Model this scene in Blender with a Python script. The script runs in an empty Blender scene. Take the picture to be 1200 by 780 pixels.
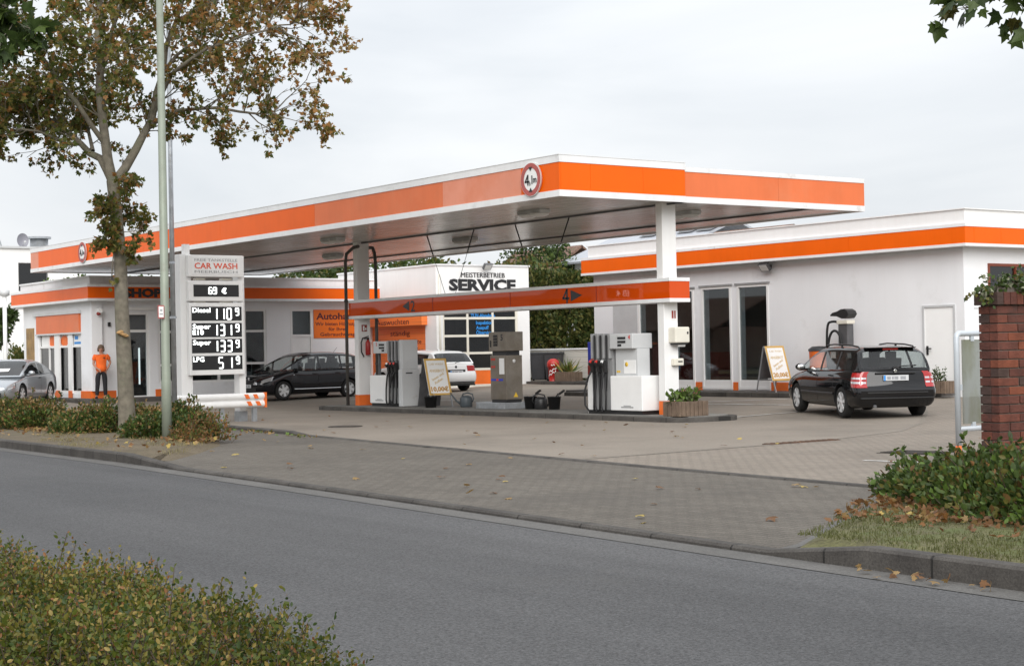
import bpy, bmesh, math, random
import numpy as np
from mathutils import Vector, Matrix
R = math.radians
rng = np.random.default_rng(7)
random.seed(11)
sc = bpy.context.scene
col = sc.collection

# ------------------------------------------------------------------ materials
def new_mat(name):
    m = bpy.data.materials.new(name); m.use_nodes = True
    nt = m.node_tree; b = nt.nodes['Principled BSDF']
    return m, nt, b
def rgba(c): return (c[0], c[1], c[2], 1)
def mat(name, c, rough=.6, metal=0, var=.12, vscale=3.0, bump=0, bscale=60, coat=0, spec=.5, emit=None, estr=1, dirt=None, dscale=1.2, dlo=.52, dhi=.75, streak=0):
    """principled paint with slow colour variation, optional dirt patches and bump"""
    m, nt, b = new_mat(name)
    L = nt.links
    b.inputs['Roughness'].default_value = rough; b.inputs['Metallic'].default_value = metal
    b.inputs['Coat Weight'].default_value = coat; b.inputs['Coat Roughness'].default_value = .06
    b.inputs['Specular IOR Level'].default_value = spec
    tc = nt.nodes.new('ShaderNodeTexCoord')
    if var > 0 or dirt:
        n = nt.nodes.new('ShaderNodeTexNoise'); n.inputs['Scale'].default_value = vscale; n.inputs['Detail'].default_value = 6
        L.new(tc.outputs['Object'], n.inputs['Vector'])
        r = nt.nodes.new('ShaderNodeValToRGB')
        r.color_ramp.elements[0].position = .3; r.color_ramp.elements[1].position = .7
        r.color_ramp.elements[0].color = rgba([x*(1-var) for x in c]); r.color_ramp.elements[1].color = rgba([min(1, x*(1+var*.6)) for x in c])
        L.new(n.outputs['Fac'], r.inputs['Fac']); out = r.outputs['Color']
        if dirt:
            n2 = nt.nodes.new('ShaderNodeTexNoise'); n2.inputs['Scale'].default_value = dscale; n2.inputs['Detail'].default_value = 9; n2.inputs['Roughness'].default_value = .65
            L.new(tc.outputs['Object'], n2.inputs['Vector'])
            r2 = nt.nodes.new('ShaderNodeValToRGB'); r2.color_ramp.elements[0].position = dlo; r2.color_ramp.elements[1].position = dhi
            L.new(n2.outputs['Fac'], r2.inputs['Fac'])
            mx = nt.nodes.new('ShaderNodeMix'); mx.data_type = 'RGBA'
            L.new(r2.outputs['Color'], mx.inputs['Factor']); L.new(out, mx.inputs['A']); mx.inputs['B'].default_value = rgba(dirt)
            out = mx.outputs['Result']
        if streak:
            mp = nt.nodes.new('ShaderNodeMapping'); mp.inputs['Scale'].default_value = (3.2, 3.2, .16); L.new(tc.outputs['Object'], mp.inputs['Vector'])
            n4 = nt.nodes.new('ShaderNodeTexNoise'); n4.inputs['Scale'].default_value = 1.6; n4.inputs['Detail'].default_value = 8; n4.inputs['Roughness'].default_value = .7
            L.new(mp.outputs[0], n4.inputs['Vector'])
            r4 = nt.nodes.new('ShaderNodeValToRGB'); r4.color_ramp.elements[0].position = .42; r4.color_ramp.elements[1].position = .72
            r4.color_ramp.elements[0].color = (1,1,1,1); r4.color_ramp.elements[1].color = (1-streak, 1-streak*1.05, 1-streak*1.15, 1); L.new(n4.outputs['Fac'], r4.inputs['Fac'])
            mx4 = nt.nodes.new('ShaderNodeMix'); mx4.data_type = 'RGBA'; mx4.blend_type = 'MULTIPLY'; mx4.inputs['Factor'].default_value = 1
            L.new(out, mx4.inputs['A']); L.new(r4.outputs['Color'], mx4.inputs['B']); out = mx4.outputs['Result']
        L.new(out, b.inputs['Base Color'])
    else:
        b.inputs['Base Color'].default_value = rgba(c)
    if bump > 0:
        n3 = nt.nodes.new('ShaderNodeTexNoise'); n3.inputs['Scale'].default_value = bscale; n3.inputs['Detail'].default_value = 4
        L.new(tc.outputs['Object'], n3.inputs['Vector'])
        bp = nt.nodes.new('ShaderNodeBump'); bp.inputs['Strength'].default_value = bump; bp.inputs['Distance'].default_value = .01
        L.new(n3.outputs['Fac'], bp.inputs['Height']); L.new(bp.outputs['Normal'], b.inputs['Normal'])
    if emit:
        b.inputs['Emission Color'].default_value = rgba(emit); b.inputs['Emission Strength'].default_value = estr
    return m
def glass_mat(name, tint=(.75,.8,.8), refl=1.0, dark=0.0):
    """thin pane: transparent tint + fresnel mirror (+ a dark opaque share)"""
    m = bpy.data.materials.new(name); m.use_nodes = True; nt = m.node_tree; L = nt.links
    nt.nodes.remove(nt.nodes['Principled BSDF']); o = nt.nodes['Material Output']
    t = nt.nodes.new('ShaderNodeBsdfTransparent'); t.inputs['Color'].default_value = rgba(tint)
    g = nt.nodes.new('ShaderNodeBsdfGlossy'); g.inputs['Roughness'].default_value = .02; g.inputs['Color'].default_value = (refl,)*3+(1,)
    d = nt.nodes.new('ShaderNodeBsdfDiffuse'); d.inputs['Color'].default_value = (.02,.022,.024,1)
    m1 = nt.nodes.new('ShaderNodeMixShader'); m1.inputs[0].default_value = dark
    L.new(t.outputs[0], m1.inputs[1]); L.new(d.outputs[0], m1.inputs[2])
    f = nt.nodes.new('ShaderNodeFresnel'); ge = nt.nodes.new('ShaderNodeNewGeometry'); mr = nt.nodes.new('ShaderNodeMapRange')   # same mirror share from both sides of the pane
    mr.inputs['To Min'].default_value = 1.6; mr.inputs['To Max'].default_value = 1/1.6; L.new(ge.outputs['Backfacing'], mr.inputs['Value']); L.new(mr.outputs['Result'], f.inputs['IOR'])
    m2 = nt.nodes.new('ShaderNodeMixShader'); L.new(f.outputs[0], m2.inputs[0]); L.new(m1.outputs[0], m2.inputs[1]); L.new(g.outputs[0], m2.inputs[2])
    L.new(m2.outputs[0], o.inputs['Surface'])
    return m
def leaf_mat(name, c, c2=None, trans=.3, rough=.5):
    m = bpy.data.materials.new(name); m.use_nodes = True; nt = m.node_tree; L = nt.links
    b = nt.nodes['Principled BSDF']; o = nt.nodes['Material Output']
    b.inputs['Roughness'].default_value = rough; b.inputs['Specular IOR Level'].default_value = .35
    tc = nt.nodes.new('ShaderNodeTexCoord'); n = nt.nodes.new('ShaderNodeTexNoise'); n.inputs['Scale'].default_value = 2.2; n.inputs['Detail'].default_value = 8
    n.inputs['Roughness'].default_value = .75
    L.new(tc.outputs['Object'], n.inputs['Vector'])
    r = nt.nodes.new('ShaderNodeValToRGB'); r.color_ramp.elements[0].position = .32; r.color_ramp.elements[1].position = .68
    c2 = c2 or [x*1.5 for x in c]
    r.color_ramp.elements[0].color = rgba([x*.75 for x in c]); r.color_ramp.elements[1].color = rgba(c2)
    L.new(n.outputs['Fac'], r.inputs['Fac']); L.new(r.outputs['Color'], b.inputs['Base Color'])
    t = nt.nodes.new('ShaderNodeBsdfTranslucent'); L.new(r.outputs['Color'], t.inputs['Color'])
    mx = nt.nodes.new('ShaderNodeMixShader'); mx.inputs[0].default_value = trans
    L.new(b.outputs[0], mx.inputs[1]); L.new(t.outputs[0], mx.inputs[2]); L.new(mx.outputs[0], o.inputs['Surface'])
    return m

# ------------------------------------------------------------------ objects
OFF = {}
def tag(o, label=None, cat=None, group=None, kind=None):
    if label: o['label'] = label
    if cat: o['category'] = cat
    if group: o['group'] = group
    if kind: o['kind'] = kind
    return o
def thing(name, label, cat, loc=(0,0,0), rz=0, group=None):
    o = bpy.data.objects.new(name, None); col.objects.link(o)
    o.location = loc; o.rotation_euler = (0,0,rz); o.empty_display_size = .2
    OFF[o.name] = Vector(loc) if rz == 0 else Vector((0,0,0))
    return tag(o, label, cat, group)
class MB:
    def __init__(s): s.v=[]; s.f=[]; s.m=[]; s.sm=[]
    def add(s, vs, fs, mi=0, smooth=False):
        k=len(s.v); s.v.extend([tuple(v) for v in vs]); s.f.extend([tuple(i+k for i in f) for f in fs]); s.m.extend([mi]*len(fs)); s.sm.extend([smooth]*len(fs)); return s
    def box(s, x0,x1,y0,y1,z0,z1, mi=0):
        x0,x1=sorted((x0,x1)); y0,y1=sorted((y0,y1)); z0,z1=sorted((z0,z1))
        v=[(x0,y0,z0),(x1,y0,z0),(x1,y1,z0),(x0,y1,z0),(x0,y0,z1),(x1,y0,z1),(x1,y1,z1),(x0,y1,z1)]
        return s.add(v,[(0,3,2,1),(4,5,6,7),(0,1,5,4),(1,2,6,5),(2,3,7,6),(3,0,4,7)],mi)
    def obox(s, c, X, Y, Z, mi=0):
        """oriented box: centre and three half-vectors"""
        c=Vector(c); X=Vector(X); Y=Vector(Y); Z=Vector(Z)
        v=[c+a*X+b*Y+d*Z for d in(-1,1) for a,b in((-1,-1),(1,-1),(1,1),(-1,1))]
        return s.add(v,[(0,3,2,1),(4,5,6,7),(0,1,5,4),(1,2,6,5),(2,3,7,6),(3,0,4,7)],mi)
    def prism(s, poly, a, b, axis='z', mi=0, smooth=False):
        """extrude a 2-D outline between a and b along an axis"""
        n=len(poly)
        P={'z':lambda p,t:(p[0],p[1],t),'y':lambda p,t:(p[0],t,p[1]),'x':lambda p,t:(t,p[0],p[1])}[axis]
        v=[P(p,a) for p in poly]+[P(p,b) for p in poly]
        s.add(v,[tuple(range(n-1,-1,-1)),tuple(range(n,2*n))],mi)
        k=len(s.v)-2*n
        for i in range(n):
            j=(i+1)%n; s.f.append((k+i,k+j,k+n+j,k+n+i)); s.m.append(mi); s.sm.append(smooth)
        return s
    def tube(s, pts, rad, n=8, mi=0, cap=True, smooth=True):
        pts=[Vector(p) for p in pts]; m=len(pts)
        if not hasattr(rad,'__len__'): rad=[rad]*m
        vs=[]; up=None
        for i,p in enumerate(pts):
            d=(pts[min(i+1,m-1)]-pts[max(i-1,0)])
            if d.length<1e-9: d=Vector((0,0,1))
            d.normalize()
            if up is None: up=d.orthogonal().normalized()
            up=(up-d*up.dot(d))
            up=up.normalized() if up.length>1e-6 else d.orthogonal().normalized()
            w=d.cross(up)
            for k in range(n):
                a=2*math.pi*k/n; vs.append(p+(up*math.cos(a)+w*math.sin(a))*rad[i])
        fs=[(i*n+k,i*n+(k+1)%n,(i+1)*n+(k+1)%n,(i+1)*n+k) for i in range(m-1) for k in range(n)]
        s.add(vs,fs,mi,smooth)
        if cap:
            k=len(s.v)-len(vs)
            s.f.append(tuple(k+i for i in range(n-1,-1,-1))); s.m.append(mi); s.sm.append(False)
            s.f.append(tuple(k+(m-1)*n+i for i in range(n))); s.m.append(mi); s.sm.append(False)
        return s
    def lathe(s, prof, n=20, c=(0,0,0), axis='z', mi=0, smooth=True):
        vs=[]
        for (r,h) in prof:
            for k in range(n):
                a=2*math.pi*k/n; x,y=r*math.cos(a),r*math.sin(a)
                p={'z':(x,y,h),'y':(x,h,y),'x':(h,x,y)}[axis]
                vs.append((p[0]+c[0],p[1]+c[1],p[2]+c[2]))
        m=len(prof)
        fs=[(i*n+k,i*n+(k+1)%n,(i+1)*n+(k+1)%n,(i+1)*n+k) for i in range(m-1) for k in range(n)]
        s.add(vs,fs,mi,smooth); k=len(s.v)-len(vs)
        if prof[0][0]>1e-4: s.f.append(tuple(k+i for i in range(n))); s.m.append(mi); s.sm.append(False)
        if prof[-1][0]>1e-4: s.f.append(tuple(k+(m-1)*n+i for i in range(n))); s.m.append(mi); s.sm.append(False)
        return s
    def ell(s, c, r, n=12, m=8, mi=0, rot=None):
        vs=[]; 
        for i in range(m+1):
            t=math.pi*i/m
            for k in range(n):
                a=2*math.pi*k/n; p=Vector((r[0]*math.sin(t)*math.cos(a),r[1]*math.sin(t)*math.sin(a),r[2]*math.cos(t)))
                if rot: p=rot@p
                vs.append(p+Vector(c))
        return s.add(vs,[(i*n+k,(i+1)*n+k,(i+1)*n+(k+1)%n,i*n+(k+1)%n) for i in range(m) for k in range(n)],mi,True)
    def build(s, name, mats, parent=None, world=True, bevel=0, sharp=None, recalc=False, outward=None):
        me=bpy.data.meshes.new(name)
        v=s.v
        off=Vector((0,0,0))
        if parent is not None:
            off=OFF.get(parent.name,Vector((0,0,0)))
            if world and off.length>0: v=[(a[0]-off.x,a[1]-off.y,a[2]-off.z) for a in v]
        me.from_pydata(v,[],s.f)
        me.polygons.foreach_set('material_index',s.m); me.polygons.foreach_set('use_smooth',s.sm)
        if not isinstance(mats,(list,tuple)): mats=[mats]
        for m in mats: me.materials.append(m)
        if recalc or bevel>0:
            bm=bmesh.new(); bm.from_mesh(me)
            bmesh.ops.remove_doubles(bm,verts=bm.verts,dist=1e-5)
            bmesh.ops.recalc_face_normals(bm,faces=bm.faces)
            if bevel>0:
                es=[e for e in bm.edges if len(e.link_faces)==2 and e.calc_face_angle(0)>.6]
                bmesh.ops.bevel(bm,geom=es,offset=bevel,segments=2,affect='EDGES',profile=.6,clamp_overlap=True)
            bm.to_mesh(me); bm.free()
        if outward is not None:
            bm=bmesh.new(); bm.from_mesh(me); bm.normal_update(); oc=Vector(outward)
            for f in bm.faces:
                if f.normal.dot(f.calc_center_median()-oc)<0: f.normal_flip()
            bm.to_mesh(me); bm.free()
        me.update()
        if sharp: me.set_sharp_from_angle(angle=R(sharp))
        o=bpy.data.objects.new(name,me); col.objects.link(o)
        if parent is not None: o.parent=parent
        OFF[o.name]=off
        return o
def struct(name, mb, mats, label=None, **k):
    return tag(mb.build(name,mats,None,**k), label or name.replace('_',' '), kind='structure')
def solo(name, mb, mats, label, cat, group=None, kind=None, **k):
    return tag(mb.build(name,mats,None,**k), label, cat, group, kind)

def text(s, m, parent, c, right, up, h=None, w=None, name='lettering', depth=.004, bold=0.0, space=1.0, align='C'):
    """real 3-D lettering centred on c; `h` is the cap height, `w` squeezes it to a width"""
    cu=bpy.data.curves.new(name,'FONT'); cu.body=s; cu.size=1; cu.extrude=.5; cu.offset=bold; cu.space_character=space; cu.resolution_u=2
    ob=bpy.data.objects.new(name,cu); col.objects.link(ob)
    dg=bpy.context.evaluated_depsgraph_get(); me=bpy.data.meshes.new_from_object(ob.evaluated_get(dg))
    col.objects.unlink(ob); bpy.data.objects.remove(ob); bpy.data.curves.remove(cu)
    n=len(me.vertices); a=np.zeros(n*3); me.vertices.foreach_get('co',a); a=a.reshape(-1,3)
    lo=a.min(0); hi=a.max(0); cap=.73
    sy=(h/cap) if h else (w/(hi[0]-lo[0])); sx=(w/(hi[0]-lo[0])) if w else sy
    right=Vector(right).normalized(); up=Vector(up).normalized(); nn=right.cross(up)
    x=(a[:,0]-(lo[0]+hi[0])/2 if align=='C' else a[:,0]-lo[0] if align=='L' else a[:,0]-hi[0])*sx; y=(a[:,1]-cap/2+.0)*sy; z=a[:,2]*depth
    off=OFF.get(parent.name,Vector((0,0,0))) if parent is not None else Vector((0,0,0))
    c=Vector(c)-off
    P=np.array(c)+np.outer(x,right)+np.outer(y,up)+np.outer(z,nn)
    me.vertices.foreach_set('co',P.ravel()); me.materials.clear(); me.materials.append(m)
    me.polygons.foreach_set('use_smooth',[False]*len(me.polygons)); me.update()
    o=bpy.data.objects.new(name,me); col.objects.link(o); o.parent=parent; OFF[o.name]=off
    return o
SEG={'0':'abcdef','1':'bc','2':'abged','3':'abgcd','4':'fgbc','5':'afgcd','6':'afgedc','7':'abc','8':'abcdefg','9':'gfabcd'}
def seg_digit(mb, ch, c, right, up, w, h, t, dep=.004):
    right=Vector(right); up=Vector(up); n=right.cross(up); c=Vector(c)
    q={'a':(0,h/2,1),'g':(0,0,1),'d':(0,-h/2,1),'b':(w/2,h/4,0),'c':(w/2,-h/4,0),'f':(-w/2,h/4,0),'e':(-w/2,-h/4,0)}
    for sgm in SEG[ch]:
        x,y,hz=q[sgm]
        if hz: mb.obox(c+right*x+up*y,right*(w/2-t*.15),up*t/2,n*dep)
        else: mb.obox(c+right*x+up*y,right*t/2,up*(h/4-t*.1),n*dep)

def wall_holes(mb, axis, c0, c1, u0, u1, z0, z1, holes, mi=0):
    """wall between planes c0..c1 (axis x or y) with rectangular openings (ua,ub,za,zb), as butting boxes"""
    us=sorted({u0,u1,*[h[0] for h in holes],*[h[1] for h in holes]}); zs=sorted({z0,z1,*[h[2] for h in holes],*[h[3] for h in holes]})
    us=[u for u in us if u0<=u<=u1]; zs=[z for z in zs if z0<=z<=z1]
    for i in range(len(us)-1):
        run=None
        for j in range(len(zs)-1):
            cu=(us[i]+us[i+1])/2; cz=(zs[j]+zs[j+1])/2
            inside=any(h[0]<cu<h[1] and h[2]<cz<h[3] for h in holes)
            if not inside: run=[zs[j],zs[j+1]] if run is None else [run[0],zs[j+1]]
            if (inside or j==len(zs)-2) and run:
                if axis=='x': mb.box(c0,c1,us[i],us[i+1],run[0],run[1],mi)
                else: mb.box(us[i],us[i+1],c0,c1,run[0],run[1],mi)
                run=None
    return mb
def frame_mb(mb, axis, c0, c1, u0, u1, z0, z1, t, mull_u=(), mull_z=(), tm=None):
    """window frame: border of width t plus mullions, as butting boxes"""
    tm=tm or t*.7
    def bx(a,b,za,zb):
        if axis=='x': mb.box(c0,c1,a,b,za,zb)
        else: mb.box(a,b,c0,c1,za,zb)
    bx(u0,u1,z0,z0+t); bx(u0,u1,z1-t,z1); bx(u0,u0+t,z0+t,z1-t); bx(u1-t,u1,z0+t,z1-t)
    zz=[z0+t]+[m for m in mull_z]+[z1-t]
    for m in mull_z: bx(u0+t,u1-t,m-tm/2,m+tm/2)
    for u in mull_u:
        for i in range(len(zz)-1):
            a=zz[i]+(tm/2 if i>0 else 0); b=zz[i+1]-(tm/2 if i<len(zz)-2 else 0)
            bx(u-tm/2,u+tm/2,a,b)
    return mb

def gz(x,y):
    """the yard rises gently away from the road"""
    return .02*min(max(y-24,0),13)+.02*min(max(-48-x,0),8)*(1 if y>14 else 0)
def lin(pts):
    xs=[p[0] for p in pts]; ys=[p[1] for p in pts]
    return lambda x: float(np.interp(x,xs,ys))
def sheet(mb, xs, lines, dz, mi=0, zfun=None):
    """ground sheet: columns at xs, rows at the functions in lines (world Y of X)"""
    n=len(lines); vs=[]
    for x in xs:
        for l in lines:
            y=l(x) if callable(l) else l
            vs.append((x,y,(zfun or gz)(x,y)+dz))
    fs=[(i*n+j,(i+1)*n+j,(i+1)*n+j+1,i*n+j+1) for i in range(len(xs)-1) for j in range(n-1)]
    return mb.add(vs,fs,mi)

# ------------------------------------------------------------------ leaves
DIAMOND=(np.array([(0,0,0),(.32,.45,.06),(0,1,0),(-.32,.45,.06)]),[(0,1,2,3)])
LEAF6=(np.array([(0,0,0),(.24,.25,.07),(.27,.6,.06),(0,1,-.06),(-.27,.6,.06),(-.24,.25,.07)]),[(0,1,2,3),(0,3,4,5)])
MAPLE=(np.array([(0,0,0),(.17,.1,.02),(.47,.12,-.03),(.36,.32,.03),(.52,.55,-.04),(.24,.55,.03),(.16,.72,.02),(0,1.0,-.08),(-.16,.72,.02),(-.24,.55,.03),(-.52,.55,-.04),(-.36,.32,.03),(-.47,.12,-.03),(-.17,.1,.02)]),
       [(0,1,2,3),(0,3,4,5),(0,5,6,7),(0,7,8,9),(0,9,10,11),(0,11,12,13)])
def leaves(name, P, D, size, mats, wts, tmpl, parent=None, spread=.9, nrm_up=.0, svar=.3, origin=(0,0,0)):
    """one mesh of leaves: P attachment points, D growth directions (n,3)"""
    n=len(P); P=np.asarray(P,float)-np.array(OFF.get(parent.name,(0,0,0)) if parent is not None else origin); D=np.asarray(D,float)+rng.normal(0,spread*.5,(n,3))
    D/=np.linalg.norm(D,axis=1,keepdims=True)+1e-9
    N=rng.normal(0,1,(n,3)); N[:,2]+=nrm_up; N-=D*(N*D).sum(1,keepdims=True); N/=np.linalg.norm(N,axis=1,keepdims=True)+1e-9
    Sx=np.cross(D,N); S=size*(1+rng.uniform(-svar,svar,n))
    tv,tf=tmpl; k=len(tv)
    V=P[:,None,:]+S[:,None,None]*(tv[None,:,0:1]*Sx[:,None,:]+tv[None,:,1:2]*D[:,None,:]+tv[None,:,2:3]*N[:,None,:])
    V=V.reshape(-1,3)
    nf=len(tf); fl=len(tf[0]); F=np.array(tf)
    loops=(F[None]+np.arange(n)[:,None,None]*k).reshape(-1)
    me=bpy.data.meshes.new(name)
    me.vertices.add(len(V)); me.vertices.foreach_set('co',V.ravel())
    me.loops.add(len(loops)); me.loops.foreach_set('vertex_index',loops.astype(np.int32))
    me.polygons.add(n*nf); me.polygons.foreach_set('loop_start',np.arange(0,n*nf*fl,fl,dtype=np.int32))
    try: me.polygons.foreach_set('loop_total',np.full(n*nf,fl,dtype=np.int32))
    except Exception: pass
    mi=rng.choice(len(mats),n,p=np.array(wts)/sum(wts)); me.polygons.foreach_set('material_index',np.repeat(mi,nf).astype(np.int32))
    for m in mats: me.materials.append(m)
    me.update(calc_edges=True); me.validate()
    o=bpy.data.objects.new(name,me); col.objects.link(o)
    if parent is not None: o.parent=parent
    OFF[o.name]=OFF.get(parent.name,Vector((0,0,0))) if parent is not None else Vector((0,0,0))
    return o
# ------------------------------------------------------------------ camera, sky, sun
TH=.9447; PITCH=.011; ROLL=.0196
cam_d=bpy.data.cameras.new('camera'); cam=bpy.data.objects.new('camera',cam_d); col.objects.link(cam)
cam_d.sensor_width=36; cam_d.lens=1911/1200*36; cam_d.clip_end=3000; cam_d.clip_start=.1
cam.location=(0,0,1.5)
fwv=Vector((-math.sin(TH)*math.cos(PITCH),math.cos(TH)*math.cos(PITCH),math.sin(PITCH)))
rtv=Vector((math.cos(TH),math.sin(TH),0)); upv=rtv.cross(fwv)
# the hand-held camera leans about one degree
r2=rtv*math.cos(ROLL)-upv*math.sin(ROLL); u2=rtv*math.sin(ROLL)+upv*math.cos(ROLL)
cam.matrix_world=Matrix((( r2.x,u2.x,-fwv.x,0),(r2.y,u2.y,-fwv.y,0),(r2.z,u2.z,-fwv.z,1.5),(0,0,0,1)))
sc.camera=cam
VIEW=Vector((-math.sin(TH),math.cos(TH),0)); RIGHT=rtv.copy()

SUN_EL,SUN_AZ=R(33),R(-34)      # azimuth counted from +X towards +Y
sun_dir=Vector((math.cos(SUN_EL)*math.cos(SUN_AZ),math.cos(SUN_EL)*math.sin(SUN_AZ),math.sin(SUN_EL)))
w=bpy.data.worlds.new('World'); sc.world=w; w.use_nodes=True; nt=w.node_tree; L=nt.links
bg=nt.nodes['Background']; bg.inputs['Strength'].default_value=.1
sky=nt.nodes.new('ShaderNodeTexSky'); sky.sky_type='NISHITA'; sky.sun_disc=False; sky.sun_elevation=SUN_EL
sky.sun_rotation=math.pi/2-SUN_AZ; sky.air_density=1; sky.dust_density=4; sky.ozone_density=1
tc=nt.nodes.new('ShaderNodeTexCoord'); mp=nt.nodes.new('ShaderNodeMapping'); mp.inputs['Scale'].default_value=(1.2,1.2,5.5); mp.inputs['Rotation'].default_value=(.12,.05,.3)
L.new(tc.outputs['Generated'],mp.inputs['Vector'])
n1=nt.nodes.new('ShaderNodeTexNoise'); n1.inputs['Scale'].default_value=2.2; n1.inputs['Detail'].default_value=7; n1.inputs['Roughness'].default_value=.5; n1.inputs['Distortion'].default_value=.4
L.new(mp.outputs[0],n1.inputs['Vector'])
rp=nt.nodes.new('ShaderNodeValToRGB'); rp.color_ramp.elements[0].position=.34; rp.color_ramp.elements[1].position=.64
SKY_LO=(5.25,5.5,5.78,1); SKY_HI=(6.6,6.72,6.85,1)
rp.color_ramp.elements[0].color=SKY_LO; rp.color_ramp.elements[1].color=SKY_HI
L.new(n1.outputs['Fac'],rp.inputs['Fac'])
mx=nt.nodes.new('ShaderNodeMix'); mx.data_type='RGBA'; mx.inputs['Factor'].default_value=.93      # a closed layer of thin cloud over the clear sky
L.new(sky.outputs[0],mx.inputs['A']); L.new(rp.outputs[0],mx.inputs['B']); # an overcast sky is brighter overhead than at the horizon
sx=nt.nodes.new('ShaderNodeSeparateXYZ'); L.new(tc.outputs['Generated'],sx.inputs[0])
mr=nt.nodes.new('ShaderNodeMapRange'); mr.inputs['From Min'].default_value=0; mr.inputs['From Max'].default_value=1; mr.inputs['To Min'].default_value=.93; mr.inputs['To Max'].default_value=1.4; L.new(sx.outputs['Z'],mr.inputs['Value'])
vm=nt.nodes.new('ShaderNodeVectorMath'); vm.operation='SCALE'; L.new(mx.outputs['Result'],vm.inputs[0]); L.new(mr.outputs['Result'],vm.inputs['Scale']); L.new(vm.outputs[0],bg.inputs['Color'])
sd=bpy.data.lights.new('sun','SUN'); sd.energy=1.8; sd.angle=R(50); sd.color=(1,.985,.96)
so=bpy.data.objects.new('sun',sd); col.objects.link(so); so.rotation_euler=(-sun_dir).to_track_quat('-Z','Y').to_euler(); so.location=(0,0,30)
sc.view_settings.view_transform='Standard'; sc.view_settings.look='None'; sc.view_settings.exposure=.66; sc.view_settings.gamma=1
sc.view_settings.use_curve_mapping=False
sc.cycles.use_denoising=True; sc.cycles.max_bounces=8; sc.cycles.transparent_max_bounces=24; sc.cycles.glossy_bounces=4; sc.cycles.sample_clamp_indirect=6

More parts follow.
